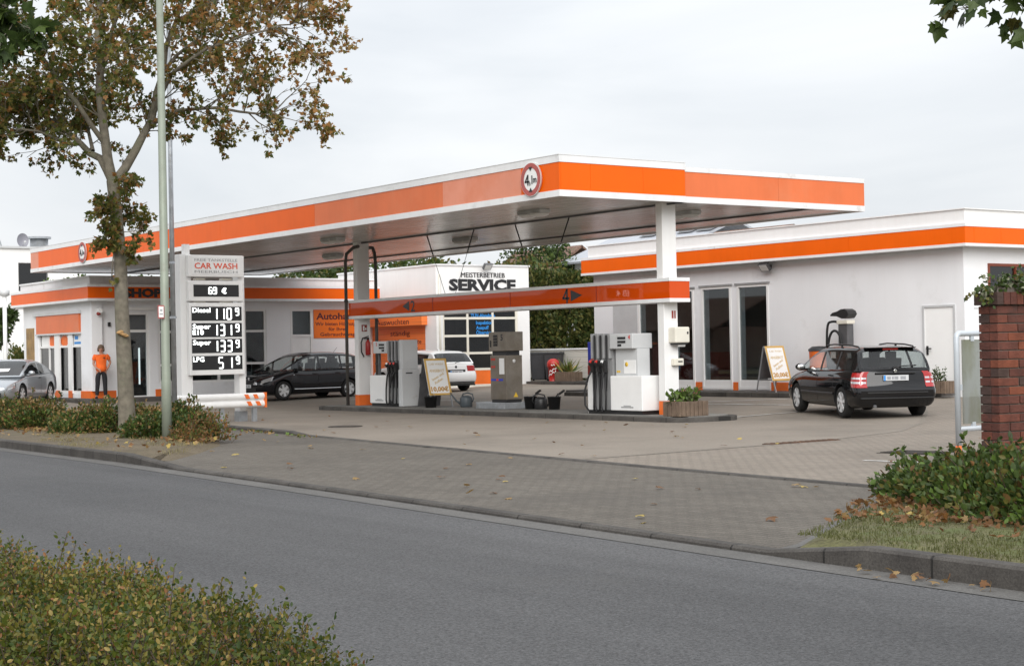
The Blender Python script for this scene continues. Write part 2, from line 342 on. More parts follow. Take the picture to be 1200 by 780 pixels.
# ------------------------------------------------------------------ ground materials
def ground_mat(name, c1, c2, speck=0, sscale=300, patch=.35, pscale=.35, bump=.3, bscale=150, rough=.85, brick=None, stain=None, bands=0):
    m,nt,b=new_mat(name); L=nt.links; b.inputs['Roughness'].default_value=rough; b.inputs['Specular IOR Level'].default_value=.3
    tc=nt.nodes.new('ShaderNodeTexCoord'); vec=tc.outputs['Object']
    n=nt.nodes.new('ShaderNodeTexNoise'); n.inputs['Scale'].default_value=pscale; n.inputs['Detail'].default_value=9; n.inputs['Roughness'].default_value=.6
    L.new(vec,n.inputs['Vector'])
    r=nt.nodes.new('ShaderNodeValToRGB'); r.color_ramp.elements[0].position=.5-patch*.5; r.color_ramp.elements[1].position=.5+patch*.5
    r.color_ramp.elements[0].color=rgba(c1); r.color_ramp.elements[1].color=rgba(c2); L.new(n.outputs['Fac'],r.inputs['Fac'])
    out=r.outputs['Color']; hgt=None
    def mix(a,bc,f,mode='MIX'):
        x=nt.nodes.new('ShaderNodeMix'); x.data_type='RGBA'; x.blend_type=mode
        if isinstance(f,(int,float)): x.inputs['Factor'].default_value=f
        else: L.new(f,x.inputs['Factor'])
        L.new(a,x.inputs['A'])
        if isinstance(bc,tuple): x.inputs['B'].default_value=rgba(bc)
        else: L.new(bc,x.inputs['B'])
        return x.outputs['Result']
    if brick:
        w_,h_,mort,rot,mcol,cv=brick
        mp=nt.nodes.new('ShaderNodeMapping'); mp.inputs['Rotation'].default_value=(0,0,rot); L.new(vec,mp.inputs['Vector'])
        bt=nt.nodes.new('ShaderNodeTexBrick'); bt.inputs['Scale'].default_value=1; bt.inputs['Brick Width'].default_value=w_; bt.inputs['Row Height'].default_value=h_
        bt.inputs['Mortar Size'].default_value=mort; bt.inputs['Mortar Smooth'].default_value=.3; bt.inputs['Bias'].default_value=0
        bt.inputs['Color1'].default_value=(1-cv,)*3+(1,); bt.inputs['Color2'].default_value=(1+cv,)*3+(1,); bt.inputs['Mortar'].default_value=(1,1,1,1)
        L.new(mp.outputs[0],bt.inputs['Vector'])
        out=mix(out,bt.outputs['Color'],1.0,'MULTIPLY'); out=mix(out,mcol,bt.outputs['Fac'])
        hgt=bt.outputs['Fac']
    if speck:
        v=nt.nodes.new('ShaderNodeTexNoise'); v.inputs['Scale'].default_value=sscale; v.inputs['Detail'].default_value=3; v.inputs['Roughness'].default_value=.8
        L.new(vec,v.inputs['Vector'])
        rr=nt.nodes.new('ShaderNodeValToRGB'); rr.color_ramp.elements[0].position=.33; rr.color_ramp.elements[1].position=.67
        rr.color_ramp.elements[0].color=(1-speck,)*3+(1,); rr.color_ramp.elements[1].color=(1+speck,)*3+(1,); L.new(v.outputs['Fac'],rr.inputs['Fac'])
        out=mix(out,rr.outputs['Color'],1.0,'MULTIPLY')
    if stain:
        sc_,scol,lo,hi,amt=stain
        v=nt.nodes.new('ShaderNodeTexNoise'); v.inputs['Scale'].default_value=sc_; v.inputs['Detail'].default_value=10; v.inputs['Roughness'].default_value=.7
        L.new(vec,v.inputs['Vector'])
        rr=nt.nodes.new('ShaderNodeValToRGB'); rr.color_ramp.elements[0].position=lo; rr.color_ramp.elements[1].position=hi
        rr.color_ramp.elements[1].color=(amt,)*3+(1,); L.new(v.outputs['Fac'],rr.inputs['Fac'])
        out=mix(out,scol,rr.outputs['Color'])
    if bands:
        mp2=nt.nodes.new('ShaderNodeMapping'); mp2.inputs['Scale'].default_value=(.03,1,1); mp2.inputs['Rotation'].default_value=(0,0,.051); L.new(vec,mp2.inputs['Vector'])
        v=nt.nodes.new('ShaderNodeTexNoise'); v.inputs['Scale'].default_value=.85; v.inputs['Detail'].default_value=6; v.inputs['Roughness'].default_value=.55; L.new(mp2.outputs[0],v.inputs['Vector'])
        rr=nt.nodes.new('ShaderNodeValToRGB'); rr.color_ramp.elements[0].position=.35; rr.color_ramp.elements[1].position=.65
        rr.color_ramp.elements[0].color=(1-bands,)*3+(1,); rr.color_ramp.elements[1].color=(1+bands,)*3+(1,); L.new(v.outputs['Fac'],rr.inputs['Fac'])
        out=mix(out,rr.outputs['Color'],1.0,'MULTIPLY')
    L.new(out,b.inputs['Base Color'])
    n3=nt.nodes.new('ShaderNodeTexNoise'); n3.inputs['Scale'].default_value=bscale; n3.inputs['Detail'].default_value=3; L.new(vec,n3.inputs['Vector'])
    bp=nt.nodes.new('ShaderNodeBump'); bp.inputs['Strength'].default_value=bump; bp.inputs['Distance'].default_value=.006; L.new(n3.outputs['Fac'],bp.inputs['Height'])
    if hgt is not None:
        b2=nt.nodes.new('ShaderNodeBump'); b2.inputs['Strength'].default_value=.8; b2.inputs['Distance'].default_value=.006; b2.invert=True
        L.new(hgt,b2.inputs['Height']); L.new(bp.outputs['Normal'],b2.inputs['Normal']); L.new(b2.outputs['Normal'],b.inputs['Normal'])
    else: L.new(bp.outputs['Normal'],b.inputs['Normal'])
    return m
M={}
M['asphalt']=ground_mat('asphalt',(.076,.076,.078),(.101,.100,.101),speck=.5,sscale=55,patch=.5,pscale=.22,bands=.13,bump=.9,bscale=120,stain=(.5,(.115,.111,.105),.58,.75,.5))
M['joint']=ground_mat('joint_sand',(.17,.15,.125),(.25,.22,.185),speck=.3,sscale=30)
M['gutter']=ground_mat('gutter_concrete',(.112,.108,.102),(.15,.144,.136),speck=.3,sscale=60,pscale=1.5,brick=(1.0,5,.006,0,(.12,.115,.11),.03))
M['kerb']=ground_mat('kerb_stone',(.055,.05,.046),(.10,.092,.083),speck=.3,sscale=60,pscale=2.2,bump=.5,bscale=60,brick=(1.0,7,.012,0,(.03,.028,.026),.1))
M['apron']=ground_mat('grey_pavers',(.108,.096,.081),(.163,.146,.123),speck=.35,sscale=45,patch=.6,pscale=.6,brick=(.2,.1,.007,R(-4),(.075,.066,.056),.11),stain=(.33,(.085,.077,.068),.52,.74,.7))
M['concrete']=ground_mat('yard_concrete',(.192,.166,.138),(.282,.245,.204),speck=.14,sscale=30,patch=.7,pscale=.45,bump=.2,stain=(.28,(.14,.122,.102),.5,.72,.75))
M['pale_pavers']=ground_mat('pale_pavers',(.208,.178,.147),(.295,.254,.21),speck=.16,sscale=40,patch=.6,pscale=.5,brick=(.2,.1,.009,R(-4),(.15,.13,.11),.07),stain=(.3,(.15,.132,.112),.52,.76,.7))
M['soil']=ground_mat('bare_soil',(.10,.08,.052),(.165,.132,.088),speck=.4,sscale=25,patch=.5,pscale=1.4,bump=1,bscale=30,stain=(1.2,(.10,.11,.045),.55,.72,.8))
M['lawn_soil']=ground_mat('verge_soil',(.10,.085,.05),(.15,.15,.06),speck=.4,sscale=30,patch=.5,pscale=2.0,bump=1,bscale=30,stain=(1.1,(.09,.13,.035),.5,.64,.85))
M['far_ground']=ground_mat('far_ground',(.12,.13,.08),(.2,.18,.13),pscale=.05,patch=.6,bump=0)
M['line']=ground_mat('worn_white_paint',(.55,.54,.52),(.68,.67,.65),speck=.3,sscale=20,pscale=2,stain=(5,(.36,.32,.27),.5,.6,.9))
M['iron']=mat('rusty_cast_iron',(.07,.06,.052),.7,.4,var=.4,vscale=8,bump=.5,bscale=40)
M['rustgrate']=mat('rusty_grate',(.13,.075,.05),.8,.2,var=.5,vscale=10,bump=.6,bscale=40)

# ------------------------------------------------------------------ the setting
YK=lin([(-300,23.4),(-28.5,9.53),(-22.45,9.36),(-15.75,8.95),(-8.58,8.47),(-6.26,8.34),(40,6.0),(100,2.9)])
YA=lin([(-60,17.9),(-32,15.25),(-21.8,14.1),(-15.4,13.42),(-5,12.5)])
YN=lambda x: YK(x)-6.05
xs_road=[-300,-120,-60,-40,-28.5,-22.45,-15.75,-8.58,-6.26,10,40,100]
B=MB(); xs=[-1500,-400,-120,-60,-56,-48,-30,0,60,400,1500]
ys=[-600,-60,0,14,24,37,60,200,900,2200]
sheet(B,xs,ys,-.10); struct('ground',B,M['far_ground'])
B=MB(); sheet(B,xs_road,[YN,lambda x:YK(x)-.30],-.03,zfun=lambda x,y:0); struct('road',B,M['asphalt'])
B=MB(); sheet(B,xs_road,[lambda x:YK(x)-.30,lambda x:YK(x)+.0],-.026,zfun=lambda x,y:0); struct('gutter_road',B,M['gutter'],'pale concrete gutter strip along the road')
# near pavement behind the near kerb
B=MB(); sheet(B,xs_road,[lambda x:YN(x)-6,lambda x:YN(x)-.12],.0,zfun=lambda x,y:.08); struct('near_pavement',B,M['lawn_soil'])
B=MB()
def kerb_run(B, fy, pts, wdt):
    """kerb stones: pts = (x, top height)"""
    vs=[]
    for x,h in pts:
        y=fy(x); vs+= [(x,y,-.06),(x,y,h-.02),(x,y+.02,h),(x,y+wdt,h),(x,y+wdt,-.06)]
    n=5; fs=[(i*n+j,i*n+j+1,(i+1)*n+j+1,(i+1)*n+j) for i in range(len(pts)-1) for j in range(n-1)]
    m=(len(pts)-1)*n
    B.add(vs,fs+[(0,1,2,3,4),(m+4,m+3,m+2,m+1,m)])
KP=lambda x0,x1,h:[(x,h) for x in np.arange(x0,x1,1.0)]+[(x1,h)]
B=MB(); kerb_run(B,YK,[(-300,.11),(-120,.11)]+KP(-60,-22.7,.11)+[(-20.6,.012)],.14); struct('kerb',B,M['kerb'],'raised kerb along the left verge')
B=MB(); kerb_run(B,YK,KP(-20.6,-8.6,.012),.13); struct('kerb',B,M['kerb'],'dropped kerb across the station entrance')
B=MB(); kerb_run(B,YK,[(-8.6,.012),(-7.6,.12)]+KP(-7.0,10,.12)+[(40,.12),(100,.12)],.15); struct('kerb',B,M['kerb'],'raised kerb along the right verge')
B=MB(); kerb_run(B,lambda x:YN(x)-.13,[(-300,.09)]+KP(-60,10,.09)+[(100,.09)],.13); struct('kerb',B,M['kerb'],'near kerb under the foreground hedge')
# apron of grey pavers, the yard, the pale pavers on the right
xa=[-40,-33,-28.5,-24,-21.8,-18,-15.75,-15.4,-12.6,-10.6,-8.8,-5]
B=MB(); sheet(B,xa,[lambda x:YK(x)+.13,YA],0.0,zfun=lambda x,y:0); struct('apron_pavement',B,M['apron'])
xf=[-90,-80,-70,-60,-56,-48,-40,-33,-28.5,-24.2,-21.8,-20,-18.3,-15.4,-10,-3]
B=MB(); sheet(B,xf,[YA,24,37,60],.006); struct('forecourt_ground',B,M['concrete'],'concrete forecourt of the station')
JX=-17.6
B=MB()
vs=[]; ysx=[None,18.6,21.5,24,26.5,30,37]; jx=lin([(13.5,-17.4),(16,-17.55),(18.6,-17.75),(21.5,-18.6),(24,-20.2),(26.5,-22.2),(30,-25.2),(37,-31)])
cols=[0,.25,.5,.75,1.0]
rows=[]
for k,y in enumerate(ysx):
    row=[]
    for c in cols:
        if y is None:
            x0=-17.4; x=x0+(-3-x0)*c; yy=YA(x)
        else:
            x0=jx(y); x=x0+(-3-x0)*c; yy=y
        row.append((x,yy,gz(x,yy)+.011))
    rows.append(row)
vs=[p for r in rows for p in r]; n=len(cols)
B.add(vs,[(i*n+j,i*n+j+1,(i+1)*n+j+1,(i+1)*n+j) for i in range(len(rows)-1) for j in range(n-1)])
struct('yard_pavement',B,M['pale_pavers'],'pale paved yard')
# dark stone edging between apron and yard
B=MB(); pts=[(x,.028) for x in np.arange(-38,-12,1.0)]
kerb_run(B,lambda x:YA(x)-.1,[(x,(.07 if x<-27 else .02)) for x in np.arange(-38,-11.5,.8)],.13); struct('edging_kerb',B,M['kerb'],'line of edging stones between apron and yard')
# joint strip between concrete and pale pavers
B=MB(); jy=[13.75,16,18.6,21.5,24,26.5,30]
vs=[]
for y in jy: vs+=[(jx(y)-.06,y,gz(0,y)+.015),(jx(y)+.06,y,gz(0,y)+.015)]
B.add(vs,[(2*i,2*i+1,2*i+3,2*i+2) for i in range(len(jy)-1)]); struct('joint_pavement',B,M['joint'],'narrow joint between concrete and pavers')
# painted lines
def paint(name,pts,wd,label):
    B=MB(); vs=[]; P=[Vector((p[0],p[1],0)) for p in pts]
    for i,p in enumerate(P):
        d=(P[min(i+1,len(P)-1)]-P[max(i-1,0)]).normalized(); nrm=Vector((-d.y,d.x,0))*wd/2
        for q in (p-nrm,p+nrm): vs.append((q.x,q.y,gz(q.x,q.y)+.017))
    B.add(vs,[(2*i,2*i+2,2*i+3,2*i+1) for i in range(len(P)-1)]); struct(name,B,M['line'],label)
paint('road_line',[(-31.6,27.55),(-29,27.8),(-26.8,28.05)],.12,'white bay line ahead of the black estate car')
paint('road_line',[(-31.6,27.55),(-30.8,28.7),(-29.6,30.3)],.12,'slanting white bay line towards the hall')
paint('road_line',[(-25.0,23.4),(-25.2,24.6),(-25.2,25.9)],.1,'white bay line beside the estate car')
paint('road_line',[(-36.0,27.2),(-40,26.8),(-45,26.2)],.12,'white line behind the pumps')
paint('road_line',[(-14.3,15.85),(-12.8,16.18),(-11.0,16.6)],.11,'white line at the gate panel')
# covers
B=MB(); B.lathe([(.0,.022),(.34,.022),(.36,.008)],24); o=solo('manhole_cover',B,M['iron'],'round iron manhole cover in the concrete yard before the pump marked 2','manhole cover'); o.location=(-29.3,16.9,0)
B=MB(); B.box(-.42,.42,-.3,.3,.0,.018); 
for i in range(7): B.box(-.38,.38,-.27+i*.08,-.23+i*.08,.018,.028)
o=solo('drain_cover',B,M['iron'],'square iron drain cover in the pavers near the gate panel','drain cover'); o.location=(-14.77,17.4,0); o.rotation_euler=(0,0,.15)
B=MB(); B.box(-.1,.1,-.75,.75,.0,.02)
for i in range(12): B.box(-.09,.09,-.72+i*.125,-.66+i*.125,.02,.028)
o=solo('drain_grate',B,M['rustgrate'],'rusty brown drain grate set in the yard before the estate car','drain grate'); o.location=(-17.75,18.3,.0)
# verges
B=MB(); vl=[-120,-60,-45,-38,-33,-30,-27.5,-25.2,-23.6,-22.2]; 
top=lin([(-120,16),(-60,14.6),(-38,14.6),(-33,14.4),(-30,14.0),(-27.5,13.2),(-25.2,12.1),(-23.6,11.0),(-22.2,9.9)])
def vz(x,y): return (.085 if x<-24 else .085-(x+24)*.038)*(1.0)
sheet(B,vl,[lambda x:YK(x)+.14,lambda x:(YK(x)+.14+top(x))/2,lambda x:top(x)-.45,lambda x:top(x)],0.0,zfun=lambda x,y: vz(x,y) if y<top(x)-.05 else .0)
struct('verge_ground',B,M['soil'],'bare soil verge under the street tree')
B=MB(); lf=lin([(8.3,-8.4),(8.9,-8.6),(10.7,-9.75),(11.8,-10.4),(13,-11.2),(15.2,-12.4)])
rows=[]; 
for y in [None,8.95,9.6,10.3,11,11.8,13,15.2]:
    row=[]
    for k in range(9):
        c=k/8
        if y is None:
            x=-8.4+c*18.4; yy=YK(x)+.15; z=.02+.1*min(1,max(0,(x+8.5)/.8))
        else:
            x0=lf(y); x=x0+c*c*(10-x0); yy=max(y,YK(x)+.16); z=.03 if k==0 else .118+.02*math.sin(x*3)*math.cos(y*2)
        row.append((x,yy,z))
    rows.append(row)
B.add([p for r in rows for p in r],[(i*9+j,i*9+j+1,(i+1)*9+j+1,(i+1)*9+j) for i in range(len(rows)-1) for j in range(8)])
struct('verge_ground',B,M['lawn_soil'],'grassy verge beside the right bush')
B=MB(); vs=[]
for y in [8.5,8.9,10.7,11.8,13]: vs+=[(lf(y)-.1,y,-.01),(lf(y)-.1,y,.012),(lf(y)+.02,y,.018),(lf(y)+.02,y,-.02)]
B.add(vs,[(i*4+j,i*4+j+1,(i+1)*4+j+1,(i+1)*4+j) for i in range(4) for j in range(3)]); struct('edging_kerb',B,M['gutter'],'stone edging of the right verge')
# ------------------------------------------------------------------ shared paints
M['white']=mat('white_paint',(.84,.835,.825),.45,var=.04,vscale=.8,streak=.04,dirt=(.55,.53,.49),dscale=.7,dlo=.62,dhi=.85)
M['render']=mat('white_render',(.84,.845,.86),.8,var=.05,vscale=.5,streak=.025,bump=.12,bscale=90,dirt=(.58,.57,.56),dscale=.45,dlo=.58,dhi=.85)
M['trim']=mat('pale_metal_trim',(.80,.805,.81),.35,var=.06,vscale=1.5,streak=.06,dirt=(.46,.45,.43),dscale=2.2,dlo=.6,dhi=.85)
M['orange']=mat('orange_panel',(.84,.125,.003),.35,streak=.04,var=.05,vscale=1.2,spec=.2,dirt=(.74,.14,.03),dscale=1.4,dlo=.66,dhi=.9)
M['orange_pale']=mat('faded_orange_panel',(.74,.29,.19),.4,streak=.04,var=.07,vscale=1.0,spec=.25,dirt=(.68,.19,.08),dscale=.8,dlo=.45,dhi=.8)
M['orange_mid']=mat('sunned_orange_panel',(.74,.18,.065),.4,streak=.04,var=.08,vscale=1.0,spec=.25,dirt=(.7,.22,.1),dscale=.7,dlo=.5,dhi=.8)
M['orange_beam']=mat('glossy_orange_beam',(.64,.072,.003),.02,var=.05,vscale=1.0,spec=.35)
M['foot']=mat('orange_plinth_paint',(.82,.16,.02),.5,var=.12,vscale=3,dirt=(.4,.12,.05),dscale=4,dlo=.62,dhi=.8)
M['black']=mat('black_plastic',(.018,.018,.019),.42,var=.1)
M['rubber']=mat('black_rubber',(.015,.015,.016),.65,var=.2,vscale=8)
M['letter']=mat('black_lettering',(.02,.02,.022),.4,var=0)
M['grey']=mat('grey_metal',(.36,.365,.37),.4,.2,var=.12,vscale=3,dirt=(.25,.24,.22),dscale=3,dlo=.6,dhi=.8)
M['lgrey']=mat('light_grey_paint',(.56,.57,.575),.38,var=.08,vscale=2,dirt=(.36,.34,.31),dscale=3,dlo=.6,dhi=.85)
M['dgrey']=mat('dark_grey_metal',(.12,.12,.125),.45,.3,var=.2,vscale=4)
M['galv']=mat('galvanised_steel',(.42,.44,.46),.4,.6,var=.2,vscale=6,dirt=(.3,.3,.29),dscale=5)
M['steel']=mat('stained_steel',(.30,.265,.225),.38,.75,var=.2,vscale=2.5,dirt=(.2,.165,.125),dscale=1.8,dlo=.42,dhi=.72)
M['darkroom']=mat('dark_interior',(.03,.028,.026),.8,var=.3,vscale=1)
M['glass']=glass_mat('shop_glass',(.62,.66,.67),.9)
M['glass_dark']=glass_mat('tinted_glass',(.3,.3,.31),1,.25)
M['red']=mat('red_paint',(.6,.03,.02),.4,var=.08)
M['darkred']=mat('dark_red_paint',(.28,.03,.02),.5,var=.2,vscale=2)
M['cream']=mat('cream_plastic',(.72,.69,.60),.4,var=.06)
M['pwhite']=mat('white_plastic',(.84,.84,.83),.4,var=.04)
M['blue']=mat('blue_paint',(.03,.05,.45),.4,var=.1)
M['yellow']=mat('yellow_paint',(.75,.48,.04),.5,var=.1)
M['screen']=mat('black_display',(.022,.022,.024),.25,var=0)
M['led']=mat('white_led_segment',(.9,.9,.9),.5,var=0,emit=(.95,1,.98),estr=1.3)
M['skyblue']=mat('light_blue_print',(.03,.25,.65),.5,var=0); M['posterblue']=M['skyblue']; M['redframe']=mat('brown_red_frame',(.20,.045,.02),.4,var=.1); M['doorwhite']=mat('bright_white_door',(.92,.92,.91),.4,var=.02)
M['exred']=mat('dark_extinguisher_red',(.36,.02,.018),.4,var=.08)
M['opal']=mat('opal_lamp_glass',(.7,.7,.68),.3,var=0)
def soffit_mat():
    m,nt,b=new_mat('aluminium_soffit_boards'); L=nt.links
    b.inputs['Roughness'].default_value=.25; b.inputs['Metallic'].default_value=.2; b.inputs['Specular IOR Level'].default_value=.6
    tc=nt.nodes.new('ShaderNodeTexCoord'); w_=nt.nodes.new('ShaderNodeTexWave'); w_.wave_type='BANDS'; w_.bands_direction='Y'; w_.wave_profile='SAW'
    w_.inputs['Scale'].default_value=1/.2/ (2*math.pi) *math.pi*.32; L.new(tc.outputs['Object'],w_.inputs['Vector'])
    r=nt.nodes.new('ShaderNodeValToRGB'); r.color_ramp.elements[0].position=.0; r.color_ramp.elements[0].color=(.16,.15,.145,1); e=r.color_ramp.elements.new(.08); e.color=(.66,.63,.60,1); r.color_ramp.elements[-1].color=(.74,.71,.68,1)
    L.new(w_.outputs['Fac'],r.inputs['Fac'])
    n=nt.nodes.new('ShaderNodeTexNoise'); n.inputs['Scale'].default_value=.6; n.inputs['Detail'].default_value=6; L.new(tc.outputs['Object'],n.inputs['Vector'])
    rr=nt.nodes.new('ShaderNodeValToRGB'); rr.color_ramp.elements[0].color=(.75,.73,.7,1); rr.color_ramp.elements[0].position=.35; rr.color_ramp.elements[1].position=.65
    L.new(n.outputs['Fac'],rr.inputs['Fac'])
    x=nt.nodes.new('ShaderNodeMix'); x.data_type='RGBA'; x.blend_type='MULTIPLY'; x.inputs['Factor'].default_value=1
    L.new(r.outputs['Color'],x.inputs['A']); L.new(rr.outputs['Color'],x.inputs['B']); L.new(x.outputs['Result'],b.inputs['Base Color'])
    bp=nt.nodes.new('ShaderNodeBump'); bp.inputs['Strength'].default_value=.25; bp.inputs['Distance'].default_value=.01; L.new(w_.outputs['Fac'],bp.inputs['Height']); L.new(bp.outputs['Normal'],b.inputs['Normal'])
    return m
M['soffit']=soffit_mat(); M['pipe']=mat('brown_grey_pipe',(.10,.095,.088),.5,.2,var=.2,vscale=4)

# ------------------------------------------------------------------ canopy
XR,XL,YF,YS,YB,ZB,ZT=-24.93,-54.4,19.23,22.48,27.9,4.47,5.275
can=thing('station_canopy','long flat petrol station canopy with orange and white edge on two white posts','canopy',(-38,22.5,0))
B=MB(); B.box(XL+.03,XR-.03,YF+.03,YS-.03,ZB+.03,ZB+.08); B.box(XL+.03,XR-.1,YS+.03,26.27,ZB+.03,ZB+.08); B.box(XL+.03,XR-.1,26.33,YB-.03,ZB+.03,ZB+.08); B.build('soffit',M['soffit'],can)
B=MB(); B.box(XL+.03,XR-.1,YS-.03,YS+.03,ZB-.01,ZB+.08); B.box(XL+.03,XR-.1,26.27,26.33,ZB-.005,ZB+.08); B.build('soffit_rail',M['dgrey'],can)
B=MB(); B.box(XL+.05,XR-.05,YF+.05,YS,ZT-.16,ZT-.05); B.box(XL+.05,XR-.12,YS,YB-.05,ZT-.2,ZT-.1); B.build('roof',M['grey'],can)
# edge strips (white), front, right end, left end, back
z1,z2,z3,z4=ZB,ZB+.125,ZB+.665,ZT
def edge(B,za,zb,p=0):
    B.box(XL-p,XR+p,YF-p,YF+.03,za,zb); B.box(XR-.03,XR+p,YF+.03,YS,za,zb); B.box(XL-p,XL+.03,YF+.03,YB,za,zb)
def edge2(B,za,zb,p=0):
    B.box(XR-.13,XR-.05+p,YS,YB,za,zb); B.box(XL+.03,XR-.13,YB-.05,YB+p,za,zb)
B=MB(); edge(B,z1,z2,.012); edge(B,z3,z4,.012); edge2(B,z1,z2,.012); edge2(B,z3-.03,z4-.07,.012); 
B.box(XL-.02,XR+.02,YF-.02,YF+.06,z4,z4+.012); B.box(XR-.06,XR+.02,YF+.06,YS,z4,z4+.012)
B.build('edge_trim',M['trim'],can)
segs=[(XR,-26.18,'orange'),(-26.18,-29.02,'orange_pale'),(-29.02,-34.63,'orange_pale2'),(-34.63,-39.8,'orange'),(-39.8,-44.9,'orange'),(-44.9,-49.2,'orange'),(-49.2,-53.65,'orange'),(-53.65,XL,'orange_pale')]
for a,b_,k in segs:
    B=MB(); B.box(a-.004,b_+.004,YF,YF+.03,z2,z3); o=B.build('fascia_panel',M['orange_mid' if k=='orange_pale2' else k],can)
    if k!='orange': o['label']='sun-faded pinkish orange fascia panel'
for a,b_,c in [(YF+.03,20.0,'orange'),(20.0,21.35,'orange'),(21.35,YS,'orange')]:
    B=MB(); B.box(XR-.03,XR,a+.003,b_-.003,z2,z3); B.build('fascia_panel',M[c],can)
B=MB(); B.box(XR-.13,XR-.05,YS+.02,25.2,z2,z3-.03); B.build('fascia_panel',M['orange_mid'],can)
B=MB(); B.box(XR-.13,XR-.05,25.206,YB,z2,z3-.03); B.build('fascia_panel',M['orange_mid'],can)
B=MB(); B.box(XL,XL+.03,YF+.03,YB,z2,z3); B.box(XL+.03,XR-.13,YB-.05,YB,z2,z3-.03); B.build('fascia_panel',M['orange'],can)
for x,y in [(-27.96,20.85),(-36.72,20.91),(-45.5,20.9),(-35.53,24.22),(-42.79,24.36),(-26.9,24.2)]:
    B=MB(); B.box(x-.42,x+.42,y-.14,y+.14,ZB-.05,ZB+.028); o=B.build('soffit_lamp',M['lgrey'],can,bevel=.015)
    B=MB(); B.lathe([(.0,ZB-.13),(.12,ZB-.12),(.19,ZB-.09),(.21,ZB-.052)],18,(x-.2,y,0)); B.lathe([(.0,ZB-.13),(.12,ZB-.12),(.19,ZB-.09),(.21,ZB-.052)],18,(x+.22,y,0)); B.build('lamp_lens',M['opal'],o)
posts=[]
for xa in (-25.68,-38.1):
    B=MB(); B.box(xa,xa+.2,22.31,22.69,.40,ZB+.03); o=B.build('post',M['white'],can,bevel=.012); posts.append(o)
    B=MB(); B.box(xa-.004,xa+.204,22.306,22.694,.12,.40); B.build('post_foot',M['foot'],o)
for x,lab in ((-38.32,22.2),(-37.62,22.72)):
    B=MB(); B.tube([(x,lab,.12),(x,lab,3.95),(x+(.06 if x<-38 else -.04),lab,4.2),(x+(.26 if x<-38 else -.3),lab+.1,4.36),(x+(.5 if x<-38 else -.55),lab+.12,4.38)],.045,10)
    B.lathe([(.058,1.2),(.058,1.26)],10,(x,lab,0)); B.lathe([(.058,2.9),(.058,2.96)],10,(x,lab,0)); B.build('downpipe',M['pipe'],can)
B=MB(); B.box(-25.476,-25.47,22.5,22.64,2.09,2.29); o=B.build('sticker',M['pwhite'],posts[0])
B=MB(); B.box(-25.469,-25.467,22.515,22.565,2.11,2.27); B.box(-25.469,-25.467,22.585,22.625,2.11,2.27); B.build('pictogram',M['darkred'],o)

def four(B,c,right,up,h,w,t,dep=.003):
    """a bold figure 4 as one outline with its counter left open"""
    right=Vector(right); up=Vector(up); n=right.cross(up); c=Vector(c)
    def bar(p,q,tt):
        a=c+right*p[0]+up*p[1]; b=c+right*q[0]+up*q[1]; d=(b-a); l=d.length/2; d.normalize(); s_=n.cross(d)
        B.obox((a+b)/2,d*(l+tt*.3),s_*tt/2,n*dep)
    bar((w*.2,-h/2),(w*.2,h/2),t); bar((-w*.5,-h*.18),(w*.5,-h*.18),t); bar((-w*.45,-h*.16),(w*.16,h*.46),t*.85)
# clearance signs on the canopy front
def clearance(x,lab):
    t=thing('clearance_sign',lab,'road sign',(x,YF-.03,4.87),group='height limit signs on the canopy')
    B=MB(); B.lathe([(.335,YF-.05),(.335,YF-.02)],40,(x,0,4.87),'y'); B.build('disc',M['pwhite'],t)
    B=MB(); n=40
    vs=[]; 
    for r in (.225,.325):
        for k in range(n): a=2*math.pi*k/n; vs+= [(x+r*math.cos(a),YF-.056,4.87+r*math.sin(a))]
    B.add(vs,[(k,(k+1)%n,n+(k+1)%n,n+k) for k in range(n)]); B.build('red_ring',M['signred'],t)
    text(',1',M['letter'],t,(x+.01,YF-.058,4.865),(1,0,0),(0,0,1),h=.17,w=.10,bold=.02); text('m',M['letter'],t,(x+.14,YF-.058,4.865),(1,0,0),(0,0,1),h=.13,w=.11,bold=.015); B=MB(); four(B,(x-.115,YF-.058,4.865),(1,0,0),(0,0,1),.19,.13,.034); B.build('lettering',M['letter'],t)
    for s in(1,-1): B=MB(); B.prism([(x-.06,4.87+s*.245),(x+.06,4.87+s*.245),(x,4.87+s*.165)],YF-.062,YF-.057,'y'); B.build('arrow',M['letter'],t)
M['signred']=mat('faded_sign_red',(.42,.10,.09),.5,var=.1)
clearance(-25.79,'round height limit sign reading 4.1 m at the near canopy corner')
clearance(-49.58,'round height limit sign at the far end of the canopy beside the street tree')

# ------------------------------------------------------------------ beam with pump numbers
bm_=thing('pump_number_beam','long orange beam with arrows 2 and 4 hung between the canopy posts over the pumps','sign beam',(-31.6,22.5,2.44))
bx0,bx1,by0,by1=-38.25,-25.2,22.23,22.80
B=MB(); B.box(bx0+.01,bx1-.01,by0+.01,by1-.01,2.52,2.87); B.build('panel',M['orange_beam'],bm_)
B=MB(); B.box(bx0,bx1,by0,by1,2.44,2.52); B.box(bx0,bx1,by0,by1,2.87,2.945); B.build('rail',M['trim'],bm_,bevel=.006)
B=MB(); 
for x in (-27.6,-30.8,-34.1): B.box(x-.006,x+.006,by0+.002,by0+.0098,2.52,2.87)
B.build('panel_joint',M['darkred'],bm_)
text('2',M['letter'],bm_,(-35.03,by0+.006,2.695),(1,0,0),(0,0,1),h=.29,w=.2,bold=.012)
B=MB(); B.prism([(-35.2,2.82),(-35.2,2.57),(-35.52,2.695)],by0+.003,by0+.009,'y'); B.build('arrow',M['letter'],bm_)
B=MB(); four(B,(-28.68,by0+.006,2.695),(1,0,0),(0,0,1),.29,.21,.05); B.build('lettering',M['letter'],bm_)
